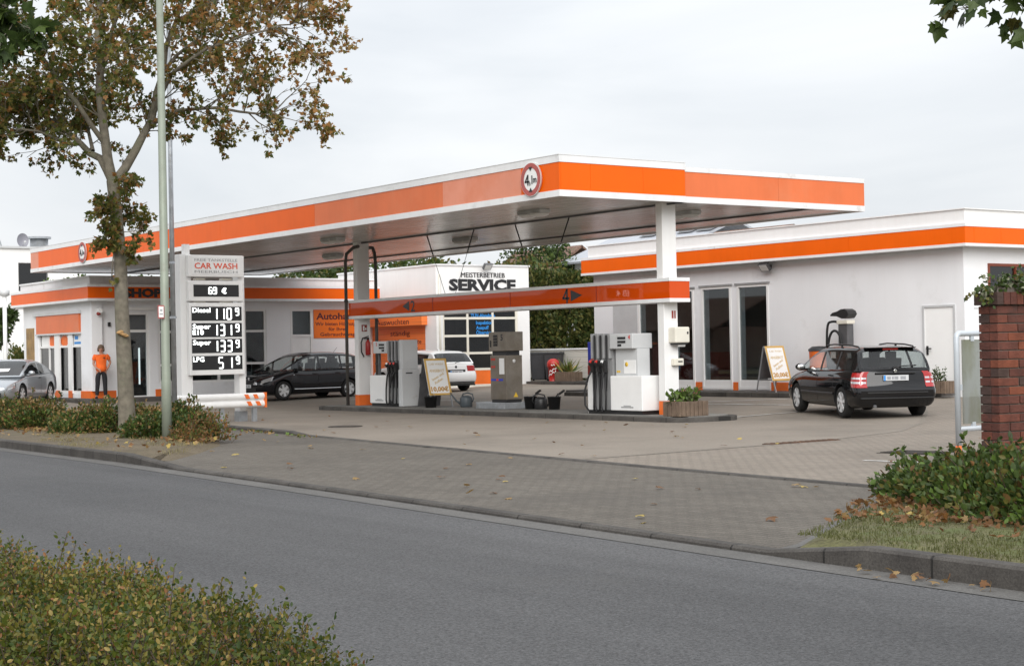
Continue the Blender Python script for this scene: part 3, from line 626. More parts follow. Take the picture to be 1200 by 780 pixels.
B=MB(); B.prism([(-28.5,2.82),(-28.5,2.57),(-28.1,2.695)],by0+.003,by0+.009,'y'); B.build('arrow',M['letter'],bm_)
for a,b_ in [(-34.76,-33.95),(-32.62,-33.5),(-30.95,-30.2),(-28.85,-29.75)]:
    B=MB(); A_=Vector((a,22.52,ZB+.03)); C_=Vector((b_,22.52,2.945)); B.tube([A_,C_],.006,6); B.tube([A_.lerp(C_,.0),A_.lerp(C_,.36)],.016,6); B.build('hanger',M['black'],bm_)

# ------------------------------------------------------------------ pump island
M['island']=ground_mat('island_concrete',(.15,.145,.135),(.24,.23,.21),speck=.25,sscale=30,pscale=1.2,bump=.4,bscale=50,stain=(.9,(.09,.085,.08),.5,.7,.7))
isl=thing('pump_island','long raised pump island with dark kerb stones under the canopy','pump island',(-31.7,22.6,0))
Yn,Yf_,Xa,Xb=21.62,23.42,-39.15,-24.2
arc=[(Xb-.55+.55*math.sin(a),Yn+.55-.55*math.cos(a)) for a in np.linspace(0,math.pi/2,6)]+[(Xb-.55+.55*math.cos(a),Yf_-.55+.55*math.sin(a)) for a in np.linspace(0,math.pi/2,6)]
out=[(Xa+.25,Yn)]+[(x,Yn) for x in np.arange(-38,-24.6,1.0)]+arc+[(Xa+.25,Yf_),(Xa,Yf_-.25),(Xa,Yn+.25)]
B=MB(); B.prism([(x,y) for x,y in out],-.02,.105,'z'); B.build('kerb_ring',M['kerb'],isl,bevel=.02)
cx=sum(p[0] for p in out)/len(out); inn=[(x+(.13 if x<-38.5 else -.13 if x>-24.6 else 0),y+(.13 if y<22.5 else -.13)) for x,y in out]
B=MB(); B.prism(inn,.09,.119,'z'); B.build('deck',M['island'],isl)

# ------------------------------------------------------------------ fuel pumps
def hoses(t,xs,y,side,z0=.12):
    for i,x in enumerate(xs):
        B=MB(); B.tube([(x,y,1.80),(x,y,.95),(x-.01,y-.02,.6)],.02,8); 
        sag=side*(.05+.17*(i==0))
        B.tube([(x,y-.04,1.12),(x+sag*.5,y-.1,.9),(x+sag,y-.12,.6),(x+sag*.9,y-.13,.3),(x+sag*.3,y-.12,.17),(x+.05*-side,y-.09,.2),(x+.03*-side,y-.06,.5),(x,y-.05,1.0)],.021,8)
        o=B.build('hose',M['rubber'],t)
        B=MB(); B.obox((x,y-.06,1.13),(.045,0,0),(0,.04,.0),(0,-.02,.13)); B.obox((x-.0,y-.11,1.2),(.03,0,0),(0,.05,.03),(0,-.02,.03)); B.build('nozzle',M['black'],o,bevel=.01)
        B=MB(); B.obox((x,y-.13,1.235),(.035,0,0),(0,.008,.0),(0,.012,.03)); B.build('grade_tag',M['red'] if i!=2 else M['pwhite'],o)
def fuel_pump(name,label,xc,mirror,yf):
    """multi hose dispenser facing the road; mirror = hose tower on the other side of its display"""
    t=thing(name,label,'fuel pump',(xc,yf+.25,.12),group='fuel pumps on the island')
    s=-1 if mirror else 1
    X=lambda a:xc+s*a
    B=MB(); B.box(X(.0 if mirror else -.15),X(.88),yf,yf+.55,.2,.93); B.build('cabinet',M['pwhite'],t,bevel=.02)
    B=MB(); B.box(X(-.7 if mirror else -.95),X(.84),yf+.04,yf+.5,.119,.2); B.build('base',M['black'],t)
    if not mirror:
        B=MB(); B.box(X(-.10),X(.62),yf+.12,yf+.46,.93,1.5); o=B.build('column',M['lgrey'],t,bevel=.01)
        B=MB(); B.box(X(.18),X(.56),yf+.112,yf+.12,.98,1.26); B.build('notice',M['pwhite'],o)
        B=MB(); B.lathe([(.0,yf+.108),(.05,yf+.108),(.05,yf+.112)],14,(X(.27),0,1.17),'y'); B.build('sticker',M['yellow'],o)
        for k in range(2): B=MB(); B.box(X(-.06+k*.06),X(-.01+k*.06),yf+.115,yf+.12,1.0,1.04); B.build('sticker',M['yellow'],o)
    else:
        for a_,b_ in ((.04,.1),(.58,.64)): B=MB(); B.box(X(a_),X(b_),yf+.12,yf+.18,.93,1.5); B.build('column',M['dgrey'],t,bevel=.008)
    B=MB(); B.box(X(.02 if mirror else -.15),X(.68 if mirror else .60),yf+.0,yf+.55,1.5,1.82); o=B.build('display_head',M['lgrey'],t,bevel=.02)
    B=MB(); 
    for zc,w_ in ((1.725,.26),(1.645,.26),(1.575,.12)): B.box(X(.12),X(.12+w_),yf-.008,yf+.002,zc-.025,zc+.025)
    B.build('readout',M['screen'],o)
    text('2' if mirror else '4',M['red'],o,(X(.5),yf-.002,1.745),(1,0,0),(0,0,1),h=.085,bold=.03)
    # hose tower
    ta,tb,st=(-.55,-.01,.17) if mirror else (-.82,-.17,.2)
    B=MB(); B.box(X(ta),X(tb),yf+.1,yf+.5,.2,1.83); 
    for k in range(4): B.box(X(ta+k*st),X(ta+.04+k*st),yf+.02,yf+.1,1.3,1.83)
    B.build('hose_tower',M['grey'],t,bevel=.008)
    hoses(t,[X(ta+.1),X(ta+.1+st),X(ta+.1+2*st)],yf+.05,-1)
    B=MB()
    if not mirror: B.prism([(X(-1.0),.12),(X(-.83),.12),(X(-.83),1.06),(X(-1.0),.93)],yf+.06,yf+.5,'y'); B.build('side_box',M['pwhite'],t,bevel=.012)
    else:
        B.box(X(-.56),X(-.72),yf+.03,yf+.5,1.08,1.84); B.build('side_panel',M['lgrey'],t,bevel=.015)
        B=MB(); B.box(X(-.58),X(-.76),yf-.02,yf+.52,.13,1.08); o=B.build('side_box',M['lgrey'],t,bevel=.02)
        B=MB(); B.box(X(-.76),X(-.765),yf+.1,yf+.3,.97,1.0); B.build('slot',M['black'],o)
    B=MB(); B.box(X(.2),X(.6),yf-.004,yf-.001,.26,.285); B.box(X(.28),X(.52),yf-.004,yf-.001,.295,.31); B.build('badge',M['grey'],t)
    return t
fuel_pump('fuel_pump','white fuel pump with three black hoses marked 4 beside the near canopy post',-26.72,False,21.98)
fuel_pump('fuel_pump','light grey fuel pump with black hoses marked 2 beside the far canopy post',-36.28,True,22.2)
t=thing('fuel_pump','stained brown steel fuel pump marked 5 standing on a low plinth','fuel pump',(-31.9,22.95,.12),group='fuel pumps on the island')
B=MB(); B.box(-32.75,-31.55,22.55,23.2,.119,.27); B.build('plinth',M['galv'],t,bevel=.01)
B=MB(); B.box(-32.18,-31.57,22.64,23.08,.272,.34); B.build('base',M['black'],t); B=MB(); B.box(-32.16,-31.6,22.66,23.06,1.40,1.5); B.build('neck',M['black'],t)
B=MB(); B.box(-32.2,-31.55,22.62,23.10,.34,1.40); o=B.build('cabinet',M['steel'],t,bevel=.012)
B=MB(); B.box(-32.22,-31.53,22.6,23.12,1.5,1.96); o2=B.build('display_head',M['steel'],t,bevel=.012)
B=MB(); 
for i in range(4): B.box(-32.02,-31.86,22.59,22.602,1.62+i*.07,1.68+i*.07)
B.box(-32.16,-32.12,22.59,22.602,1.6,1.76); B.build('readout',M['screen'],o2)
text('5',M['letter'],o2,(-31.68,22.597,1.83),(1,0,0),(0,0,1),h=.15,bold=.025)
B=MB(); B.box(-31.82,-31.62,22.612,22.622,.95,1.33); B.build('notice',M['pwhite'],o)
B=MB(); 
for zc in(1.1,1.28):
    for xx in (-32.15,-32.06): B.box(xx,xx+.06,22.614,22.622,zc,zc+.05)
B.build('sticker',M['red'],o)
B=MB(); B.box(-32.17,-31.95,22.614,22.622,.79,.84); B.box(-31.86,-31.68,22.614,22.622,.79,.84); B.build('stripe',M['blue'],o)
B=MB(); B.box(-31.95,-31.86,22.614,22.622,.79,.84); B.build('stripe',M['red'],o)
B=MB(); B.prism([(22.83,.4),(22.96,.4),(22.895,.52)],-31.551,-31.545,'x'); B.build('warning_triangle',M['yellow'],o)
B=MB(); B.lathe([(.0,-31.545),(.045,-31.545),(.045,-31.551)],12,(0,22.86,1.26),'x'); B.build('sticker',M['pwhite'],o)

# things on the posts
t=thing('paper_towel_dispenser','cream paper towel dispenser on the near canopy post','dispenser',(-25.4,22.62,1.56))
B=MB(); B.box(-25.478,-25.26,22.42,22.82,1.60,1.93); B.build('case',M['cream'],t,bevel=.03)
B=MB(); B.box(-25.46,-25.30,22.46,22.78,1.565,1.6); o=B.build('outlet',M['black'],t)
B=MB(); B.obox((-25.34,22.66,1.55),(.0,.1,0),(.002,0,0),(.01,0,.03)); B.build('towel',M['pwhite'],o)
B=MB(); B.box(-25.262,-25.255,22.74,22.78,1.78,1.83); B.build('lock',M['black'],t)
t=thing('soap_dispenser','small white box under the paper towel dispenser','box',(-25.42,22.62,1.13))
B=MB(); B.box(-25.478,-25.37,22.48,22.74,1.13,1.28); B.build('case',M['cream'],t,bevel=.02)
B=MB(); B.box(-25.372,-25.365,22.58,22.7,1.2,1.225); B.build('slot',M['black'],t)
t=thing('fire_extinguisher','red fire extinguisher hung on the far canopy post','fire extinguisher',(-37.83,22.45,1.4))
B=MB(); c=(-37.80,22.55,0); B.lathe([(.0,1.46),(.06,1.465),(.07,1.48),(.07,1.78),(.055,1.83),(.025,1.86),(.025,1.88)],16,c); B.build('cylinder',M['exred'],t)
B=MB(); B.lathe([(.035,1.88),(.035,1.93)],10,c); B.obox((-37.80,22.5,1.95),(.02,0,0),(0,.07,.02),(0,0,.012)); B.tube([(-37.80,22.5,1.92),(-37.79,22.38,1.92),(-37.78,22.33,1.8),(-37.79,22.34,1.55),(-37.8,22.42,1.42)],.018,8); B.build('valve_hose',M['black'],t)
t=thing('extinguisher_sign','small dark red pictogram plate above the fire extinguisher','sign',(-37.89,22.5,2.1))
B=MB(); B.box(-37.897,-37.885,22.42,22.58,2.1,2.28); B.build('plate',M['darkred'],t)
B=MB(); B.box(-37.884,-37.88,22.45,22.5,2.12,2.25); B.box(-37.884,-37.88,22.52,22.56,2.14,2.2); B.build('pictogram',M['pwhite'],t)
# ------------------------------------------------------------------ hall on the right
zb=.10
hall=thing('white_hall','long white rendered hall with orange and white roof edge and tall dark windows','building',(-32.7,36,.16))
HX0,HX1,HY=-39.84,-25.55,32.0
g0=.16
wins=[(-37.72,-36.5,.30,3.20),(-36.45,-35.22,.30,3.20),(-34.90,-33.66,.30,3.22),(-33.42,-32.18,.30,3.22)]
B=MB(); wall_holes(B,'y',HY,HY+.3,HX0,HX1,g0-.3,4.5,wins+[(-26.83,-25.82,.27,2.40)]); 
wall_holes(B,'x',HX1-.3,HX1,HY+.3,46,g0-.3,4.5,[(32.91,36.2,1.9,3.42)]); B.box(HX0,HX0+.3,HY+.3,46,g0-.3,4.5); B.box(HX0,HX1,45.7,46,g0-.3,4.5)
B.build('wall',M['render'],hall)
B=MB(); B.box(HX0+.3,HX1-.3,HY+.3,45.7,4.3,4.45); B.build('roof',M['grey'],hall)
# roof edge: parapet, orange band, white strips
B=MB(); B.box(HX0+.1,HX1+.28,HY-.28,HY+.1,4.35,4.69); B.box(HX1-.1,HX1+.28,HY+.1,46,4.35,4.69); B.box(HX0+.06,HX1+.32,HY-.32,HY+.14,4.69,4.715); B.box(HX1-.1,HX1+.32,HY+.14,46,4.69,4.715); B.box(HX0+.1,HX0+.3,HY+.1,46,4.35,4.69); B.build('parapet',M['white'],hall)
B=MB(); B.box(HX0-.18,HX1+.36,HY-.36,HY-.02,3.80,3.87); B.box(HX1+.02,HX1+.36,HY-.02,46,3.80,3.87); B.box(HX0-.18,HX1+.36,HY-.36,HY-.28,4.27,4.35); B.box(HX1+.28,HX1+.36,HY-.28,46,4.27,4.35); B.box(HX0-.18,HX0+.1,HY-.28,46,3.80,3.87);B.box(HX0-.18,HX0-.1,HY-.28,46,4.27,4.35); B.build('edge_trim',M['trim'],hall)
xx=[HX0-.17,-36.1,-32.5,-28.9,HX1+.35]
for i in range(4):
    B=MB(); B.box(xx[i]+.004,xx[i+1]-.004,HY-.35,HY-.02,3.87,4.27); B.build('fascia_panel',M['orange'],hall)
yy=[HY-.02,33.0,36.5,40,46]
for i in range(4):
    B=MB(); B.box(HX1+.02,HX1+.35,yy[i]+.004,yy[i+1]-.004,3.87,4.27); B.build('fascia_panel',M['orange'],hall)
B=MB(); B.box(HX0-.17,HX0+.1,HY-.02,46,3.87,4.27); B.build('fascia_panel',M['orange'],hall)
for (a,b_,c,d) in wins:
    B=MB(); frame_mb(B,'y',HY-.02,HY+.1,a,b_,c,d,.07); B.box(a+.07,b_-.07,HY-.01,HY+.08,.37,.56); o=B.build('window',M['white'],hall)
    B=MB(); B.box(a+.07,b_-.07,HY+.03,HY+.045,.56,d-.07); B.build('pane',M['glass'],o)
    B=MB(); B.box(a-.06,b_+.06,HY-.05,HY-.001,d,d+.05); B.build('lintel_drip',M['grey'],o)
for a,b_ in [(-35.2,-34.92),(-33.64,-33.44),(-32.14,-26.9)]:
    B=MB(); B.box(a,b_,HY-.012,HY+.0,.26,.50); B.build('plinth',M['foot'],hall)
B=MB(); B.box(-38.9,-37.76,HY-.015,HY,.3,3.3); o=B.build('shutter_panel',M['lgrey'],hall); B=MB(); B.box(-39.0,-37.75,HY-.05,HY-.016,3.0,3.06); B.build('drip',M['dgrey'],o)
# dark room behind the windows, with a red machine and a pale poster
B=MB(); B.box(-38.5,-31.5,34.2,34.3,.2,3.9); B.box(-38.5,-31.5,HY+.31,34.2,.2,.25); B.box(-38.5,-31.5,HY+.31,34.2,3.7,3.8); B.box(-38.6,-38.5,HY+.31,34.2,.2,3.8); B.box(-31.5,-31.4,HY+.31,34.2,.2,3.8); B.build('room',mat('brown_hall_interior',(.5,.46,.42),.8,var=.4,vscale=.7),hall)
t=thing('wash_gantry','dark red washing gantry behind the hall windows','machine',(-36.8,33.2,.25))
B=MB(); B.box(-37.7,-35.3,33.0,33.5,.25,1.35); B.build('skirt',M['darkred'],t,bevel=.03); B=MB(); B.lathe([(.32,1.35),(.36,1.9),(.32,2.9)],16,(-37.3,33.3,0)); B.build('brush',M['dgrey'],t)
t=thing('wall_poster','narrow blue and white poster behind the hall window','poster',(-36.2,32.2,1.4))
B=MB(); B.box(-36.42,-36.05,32.15,32.16,.85,1.75); B.build('sheet',M['pwhite'],t); B=MB(); B.box(-36.42,-36.05,32.143,32.149,.85,1.1); B.build('band',M['posterblue'] if 'posterblue' in M else M['blue'],t)
# steel door
B=MB(); frame_mb(B,'y',HY-.025,HY+.05,-26.83,-25.82,.24,2.42,.055); o=B.build('door_frame',M['lgrey'],hall)
B=MB(); B.box(-26.775,-25.875,HY+.0,HY+.045,.295,2.365); o=B.build('door',M['doorwhite'] if 'doorwhite' in M else M['pwhite'],hall)
B=MB(); B.box(-26.72,-26.67,HY-.03,HY-.001,1.2,1.42); B.box(-26.70,-26.54,HY-.07,HY-.05,1.34,1.37); B.box(-26.70,-26.68,HY-.05,HY-.03,1.34,1.37); B.build('handle',M['black'],o)
# gable window
B=MB(); frame_mb(B,'x',HX1-.1,HX1+.02,32.91,36.2,1.9,3.42,.07,mull_u=(34.0,35.1)); o=B.build('window',M['redframe'] if 'redframe' in M else M['red'],hall)
B=MB(); B.box(HX1-.05,HX1-.035,32.98,36.13,1.97,3.35); B.build('pane',M['glass_dark'],o)
B=MB(); B.box(HX1-1.2,HX1-1.1,32.4,36.5,1.7,3.6); B.build('pane_backing',M['darkroom'],hall)  # dark sheet closing the view behind the gable pane
B=MB(); 
for i in range(3): B.box(HX1+.001,HX1+.006,32.35,32.6,2.3+i*.09,2.34+i*.09)
B.build('notice',M['lgrey'],hall)
# kerbed step before the hall
B=MB(); B.box(-39.6,-26.3,30.62,31.98,0,.27); solo('hall_step',B,M['kerb'],'low dark kerbed step along the hall wall','kerb step',bevel=.02)
def floodlight(loc,n,label,lab2=None):
    """small floodlight; n = outward horizontal normal"""
    t=thing('floodlight',label,'floodlight',loc,group='small floodlights on the buildings')
    n=Vector(n); s=Vector((-n.y,n.x,0)); c=Vector(loc); f=(n*.8-Vector((0,0,1))*.6).normalized(); u=s.cross(f)
    if u.z<0: u=-u
    B=MB(); B.obox(c+n*.22,s*.17,u*.12,f*.05); B.build('housing',M['dgrey'],t,bevel=.012)
    B=MB(); B.obox(c+n*.22+f*.052,s*.14,u*.095,f*.004); B.build('glass',M['opal'],t)
    B=MB(); B.obox(c+n*.08,s*.02,n*.08,Vector((0,0,.02))); B.obox(c+n*.004,s*.05,n*.004,Vector((0,0,.06))); B.build('bracket',M['dgrey'],t)
floodlight((-32.08,31.999,3.66),(0,-1,0),'small floodlight on the hall wall above the windows')

# ------------------------------------------------------------------ vacuum by the hall wall
def vacuum(x,y,z,label,rz=1e-5):
    t=thing('vacuum_station',label,'vacuum',(x,y,z),rz)
    B=MB(); B.box(-.13,.18,-.12,.12,0,1.75); B.build('column',M['dgrey'],t,bevel=.02)
    B=MB(); B.box(-.16,.21,-.15,.15,1.75,1.85); B.build('collar',M['cream'],t,bevel=.02)
    B=MB(); top=[(-.36,1.99),(-.28,2.05),(-.12,2.08),(.0,2.13),(.12,2.14),(.22,2.09),(.27,2.0),(.18,1.9),(.03,1.89),(-.14,1.95),(-.35,1.96)]
    B.prism(top,-.17,.17,'y'); B.build('hood',M['black'],t,bevel=.03)
    def sm(P,k=5):
        P=[Vector(p) for p in P]; o=[]
        for i in range(len(P)-1):
            p0=P[max(i-1,0)];p1=P[i];p2=P[i+1];p3=P[min(i+2,len(P)-1)]
            for j in range(k):
                u=j/k; o.append(.5*((2*p1)+(p2-p0)*u+(2*p0-5*p1+4*p2-p3)*u*u+(3*p1-p0-3*p2+p3)*u**3))
        return o+[P[-1]]
    B=MB(); B.tube(sm([(-.08,-.1,1.8),(-.32,-.14,1.82),(-.45,-.16,1.72),(-.49,-.16,1.2),(-.46,-.16,.4)]),.032,10); B.tube(sm([(-.46,-.16,.4),(-.38,-.2,.9),(-.40,-.2,1.25),(-.30,-.2,1.52),(-.14,-.2,1.58),(-.02,-.17,1.42),(.03,-.15,1.0),(.06,-.13,.6)]),.032,10); B.build('hose',M['rubber'],t)
    B=MB(); B.box(-.03,.06,-.128,-.12,.95,1.1); B.build('label_plate',M['darkred'],t)
    return t
vacuum(-28.9,31.45,.27,'black vacuum station with looped hose against the white hall wall')
t=thing('waste_drum','orange waste bin with dark lid behind the estate car','bin',(-29.75,31.4,.27))
B=MB(); B.lathe([(.24,.27),(.28,1.28),(.285,1.34)],20,(-29.75,31.4,0)); B.build('body',M['foot'],t); B=MB(); B.lathe([(.30,1.34),(.30,1.39),(.2,1.46),(0,1.47)],20,(-29.75,31.4,0)); B.build('lid',M['black'],t)

# ------------------------------------------------------------------ service building
sv=thing('service_building','square white service building with black SERVICE lettering and a glazed roller door','building',(-51.5,34,.2))
SX,SY0,SY1=-49.0,32.1,36.25
B=MB(); wall_holes(B,'x',SX-.3,SX,SY0,SY1,0,4.62,[(32.37,35.72,.22,3.4)]); wall_holes(B,'y',SY0,SY0+.3,-56,SX-.3,0,4.62,[(-53.6,-49.75,.25,2.92)]); B.box(-56,-55.7,SY0+.3,SY1,0,4.62); B.box(-55.7,SX-.3,SY1-.3,SY1,0,4.62); B.build('wall',M['white'],sv)
B=MB(); B.box(-56.04,SX+.04,SY0-.04,SY1+.04,4.62,4.68); B.build('roof_edge',M['trim'],sv)
B=MB(); frame_mb(B,'x',SX-.12,SX-.04,32.37,35.72,.22,3.4,.09,mull_u=(33.48,34.6),mull_z=(.86,1.45,2.08,2.72),tm=.085); o=B.build('sectional_door',M['cream'],sv)
B=MB(); B.box(SX-.09,SX-.07,32.46,35.63,.31,3.31); B.build('pane',M['glass_dark'],o)
B=MB(); B.box(SX-.065,SX-.05,32.46,35.63,.31,.82); B.build('kick_panel',M['foot'],o)
for s_,z,y0 in [('TÜV-Abnahme',2.82,33.62),('Inspektion',2.56,33.85),('Auspuff',2.38,33.85),('Ölservice',2.20,33.85)]:
    text(s_,M['skyblue'] if 'skyblue' in M else M['blue'],sv,(SX-.045,y0,z),(0,1,0),(0,0,1),h=.13,bold=.03,align='L')
B=MB(); B.box(-53.5,-50.3,SY0+.31,SY1-.31,.2,.24); B.box(-53.6,-53.5,SY0+.31,SY1-.31,.2,4.4); B.build('room',M['darkroom'],sv)
text('SERVICE',M['letter'],sv,(SX+.012,34.15,3.945),(0,1,0),(0,0,1),h=.40,w=2.98,bold=.045,depth=.02)
text('MEISTERBETRIEB',M['letter'],sv,(SX+.012,34.17,4.30),(0,1,0),(0,0,1),h=.185,w=1.95,depth=.02)
B=MB(); B.tube([(SX+.05,32.22,.3),(SX+.05,32.22,4.3)],.035,8); B.build('downpipe',M['cream'],sv)
# orange roller door facing the road
def slat_mat(name,c,axis,pitch,depth=.6):
    m,nt,b=new_mat(name); L=nt.links; b.inputs['Roughness'].default_value=.45
    tc=nt.nodes.new('ShaderNodeTexCoord'); w_=nt.nodes.new('ShaderNodeTexWave'); w_.bands_direction=axis; w_.wave_profile='SAW'; w_.inputs['Scale'].default_value=.314/pitch
    L.new(tc.outputs['Object'],w_.inputs['Vector'])
    r=nt.nodes.new('ShaderNodeValToRGB'); r.color_ramp.elements[0].color=rgba([x*.6 for x in c]); r.color_ramp.elements[1].position=.14; r.color_ramp.elements[1].color=rgba(c); L.new(w_.outputs['Fac'],r.inputs['Fac']); L.new(r.outputs['Color'],b.inputs['Base Color'])
    bp=nt.nodes.new('ShaderNodeBump'); bp.inputs['Strength'].default_value=depth; bp.inputs['Distance'].default_value=.02; L.new(w_.outputs['Fac'],bp.inputs['Height']); L.new(bp.outputs['Normal'],b.inputs['Normal'])
    return m
M['ordoor']=slat_mat('orange_roller_slats',(.93,.23,.05),'Z',.2)
B=MB(); B.box(-53.6,-49.75,SY0+.08,SY0+.12,.25,2.5); o=B.build('roller_door',M['ordoor'],sv)
B=MB(); B.box(-53.7,-49.6,SY0-.25,SY0-.002,2.5,3.35); o2=B.build('roller_box',M['ordoor'],sv,bevel=.01)
M['brownred']=mat('brown_red_lettering',(.10,.012,.015),.5,var=0)
text('mit',M['brownred'],o2,(-51.6,SY0-.256,3.0),(1,0,0),(0,0,1),h=.22)
text('Auswuchten',M['brownred'],o2,(-51.6,SY0-.256,2.66),(1,0,0),(0,0,1),h=.22,w=2.3)
text('ständig',M['brownred'],o,(-51.6,SY0+.075,2.24),(1,0,0),(0,0,1),h=.2,w=1.35)
text('Neu- und Gebrauchte',M['brownred'],o,(-51.7,SY0+.075,1.92),(1,0,0),(0,0,1),h=.18,w=3.1)
text('Reifen',M['brownred'],o,(-50.5,SY0+.075,1.6),(1,0,0),(0,0,1),h=.2,w=1.0)
floodlight((SX+.04,34.2,4.60),(1,0,0),'small floodlight above the SERVICE lettering')

# ------------------------------------------------------------------ shop on the left
shop=thing('shop_building','low white petrol station shop with red orange roof band and SHOP lettering','building',(-55.5,26,.15))
PX,PY=-52.0,20.38; gk=.16
dh=[(21.62,22.42,gk,3.05),(22.75,26.85,.62,3.16),(27.81,28.70,.2,3.16)]
B=MB(); wall_holes(B,'x',PX-.3,PX,PY,31.0,-.05,3.45,dh)
wall_holes(B,'y',PY,PY+.3,-58.5,PX-.3,-.05,3.45,[(-57.0,-52.9,.36,3.08)]); B.box(-58.5,-58.2,PY+.3,31.0,-.05,3.45); B.box(-58.2,PX-.3,30.7,31.0,-.05,3.45); B.build('wall',M['render'],shop)
B=MB(); B.box(-58.95,PX+.55,PY-.32,31.25,3.42,3.50); B.box(-58.95,PX+.55,PY-.32,PY-.24,3.88,3.96); B.box(PX+.47,PX+.55,PY-.24,31.25,3.88,3.96); B.box(-58.95,-58.87,PY-.24,31.25,3.88,3.96); B.build('edge_trim',M['trim'],shop)
B=MB(); B.box(-58.93,PX+.53,PY-.30,PY-.18,3.50,3.88); B.build('fascia_panel',M['orange'],shop)
B=MB(); B.box(PX+.4,PX+.53,PY-.18,31.25,3.50,3.88); fp=B.build('fascia_panel',M['orange'],shop)
B=MB(); B.box(-58.5,PX+.2,PY-.1,31.2,3.96,4.2); B.box(-58.5,PX+.25,PY-.14,31.2,4.2,4.26); B.box(-58.8,PX+.45,PY-.16,31.2,3.5,3.6); B.build('roof',M['trim'],shop)
text('SHOP',M['letter'],fp,(PX+.536,22.0,3.69),(0,1,0),(0,0,1),h=.28,w=1.35,bold=.05,depth=.03)
for y0,y1,nm in [(PY-.0,21.22,'plinth'),(22.62,23.0,'plinth')]:
    B=MB(); B.box(PX,PX+.012,y0,y1,.2,.44); B.build(nm,M['foot'],shop)
B=MB(); B.box(PX,PX+.12,20.36,20.72,.44,3.42); B.build('corner_pillar',M['render'],shop)
# door
B=MB(); frame_mb(B,'x',PX-.14,PX-.02,21.62,22.42,gk,3.05,.08,mull_z=(2.42,),tm=.09); o=B.build('door_frame',M['white'],shop)
B=MB(); B.box(PX-.09,PX-.075,21.70,22.34,gk+.08,2.97); B.build('pane',M['glass'],o)
B=MB(); B.box(PX-.32,PX-.30,21.60,22.45,gk,2.4); B.build('dark_backing',M['darkroom'],shop)  # dark sheet closing the view behind the door pane
t=thing('light_strip','thin upright lit strip inside the dark shop door','lamp',(PX-.25,22.16,.7)); B=MB(); B.box(PX-.27,PX-.25,22.14,22.19,.62,1.85); B.build('tube',M['led'],t); B=MB(); B.box(PX-.29,PX-.271,22.12,22.21,.58,1.89); B.build('holder',M['dgrey'],t)
B=MB(); B.box(PX-.005,PX+.06,21.35,21.56,gk,3.12); B.box(PX-.005,PX+.1,21.3,22.6,3.12,3.22); B.build('door_surround',M['white'],shop)
# shop window
B=MB(); frame_mb(B,'x',PX-.14,PX-.02,22.75,26.85,.62,3.16,.08,mull_u=(23.9,25.0,26.02),mull_z=(1.25,2.38),tm=.08); o=B.build('window',M['white'],shop)
B=MB(); B.box(PX-.09,PX-.075,22.83,26.77,.70,3.08); B.build('pane',M['glass'],o)
B=MB(); B.box(-56.0,-55.9,20.8,30,.1,3.4); B.box(-55.9,-52.31,20.8,30,.1,.15); B.box(-55.9,-52.31,20.8,30,3.3,3.4); B.box(-55.9,-52.31,30,30.1,.1,3.4); B.build('room',mat('grey_shop_interior',(.42,.40,.38),.8,var=.3,vscale=1),shop)
# side light door
B=MB(); frame_mb(B,'x',PX-.1,PX+.01,27.81,28.70,.2,3.16,.08,mull_z=(2.2,),tm=.08); o=B.build('door_frame',M['white'],shop)
B=MB(); B.box(PX-.06,PX-.03,27.89,28.62,.28,2.16); d_=B.build('door',M['pwhite'],o); 
B=MB(); B.box(PX-.06,PX-.045,27.89,28.62,2.24,3.08); B.build('pane',M['glass'],o)
B=MB(); B.box(PX-.03,PX+.0,28.5,28.55,1.2,1.5); B.build('handle',M['dgrey'],o)
B=MB(); B.box(PX-.6,PX-.5,27.5,29,2,3.3); B.build('pane_backing',M['lgrey'],shop)
# tall windows to the road, with roll-up shutter box
B=MB(); frame_mb(B,'y',PY+.02,PY+.14,-57.0,-52.9,.36,3.08,.08,mull_z=(1.95,),mull_u=(-56.0,),tm=.07); B.box(-55.35,-54.85,PY-.03,PY+.019,.36,2.5); B.box(-54.05,-53.7,PY-.03,PY+.019,.36,2.5); o=B.build('window',M['white'],shop)
B=MB(); B.box(-56.92,-52.98,PY+.07,PY+.085,.44,3.0); B.build('pane',M['glass_dark'],o)
B=MB(); B.box(-57.05,-52.95,PY-.06,PY+.018,2.42,3.05); B.build('shutter',M['orange_mid'],shop); 
B=MB(); B.box(-57.3,-52.85,PY-.1,PY,3.05,3.16); B.box(-57.1,-52.9,PY-.08,PY-.0,2.36,2.42); B.build('shutter_rail',M['lgrey'],shop)
B=MB(); B.box(-56.8,-53.0,PY+.05,PY+.06,1.95,2.36); pst=B.build('window_poster',M['pwhite'],shop)
M['skyblue']=mat('light_blue_print',(.03,.25,.65),.5,var=0); M['posterblue']=M['skyblue']
for xc in (-55.72,-54.55): B=MB(); sun=[( xc+(.42 if k%2 else .30)*math.cos(2*math.pi*k/32), 2.14+(.22 if k%2 else .17)*math.sin(2*math.pi*k/32)) for k in range(32)]; B.prism(sun,PY+.044,PY+.049,'y'); B.build('sunburst',M['foot'],pst)
B=MB(); B.box(-53.65,-53.05,PY+.044,PY+.049,2.02,2.1); B.box(-53.6,-53.3,PY+.044,PY+.049,2.18,2.3); B.build('print',M['skyblue'],pst)
for x0,x1 in [(-55.35,-54.85),(-54.05,-53.7),(-52.9,-52.0)]:
    B=MB(); B.box(x0,x1,PY-.042,PY-.03 if x0<-53 else PY,.2,.44); B.build('plinth',M['foot'],shop)
B=MB(); B.box(-58.2,-57.4,PY-.02,PY,1.3,2.65); B.build('notice_board',mat('amber_notice',(.30,.18,.06),.5,var=.5,vscale=4),shop)
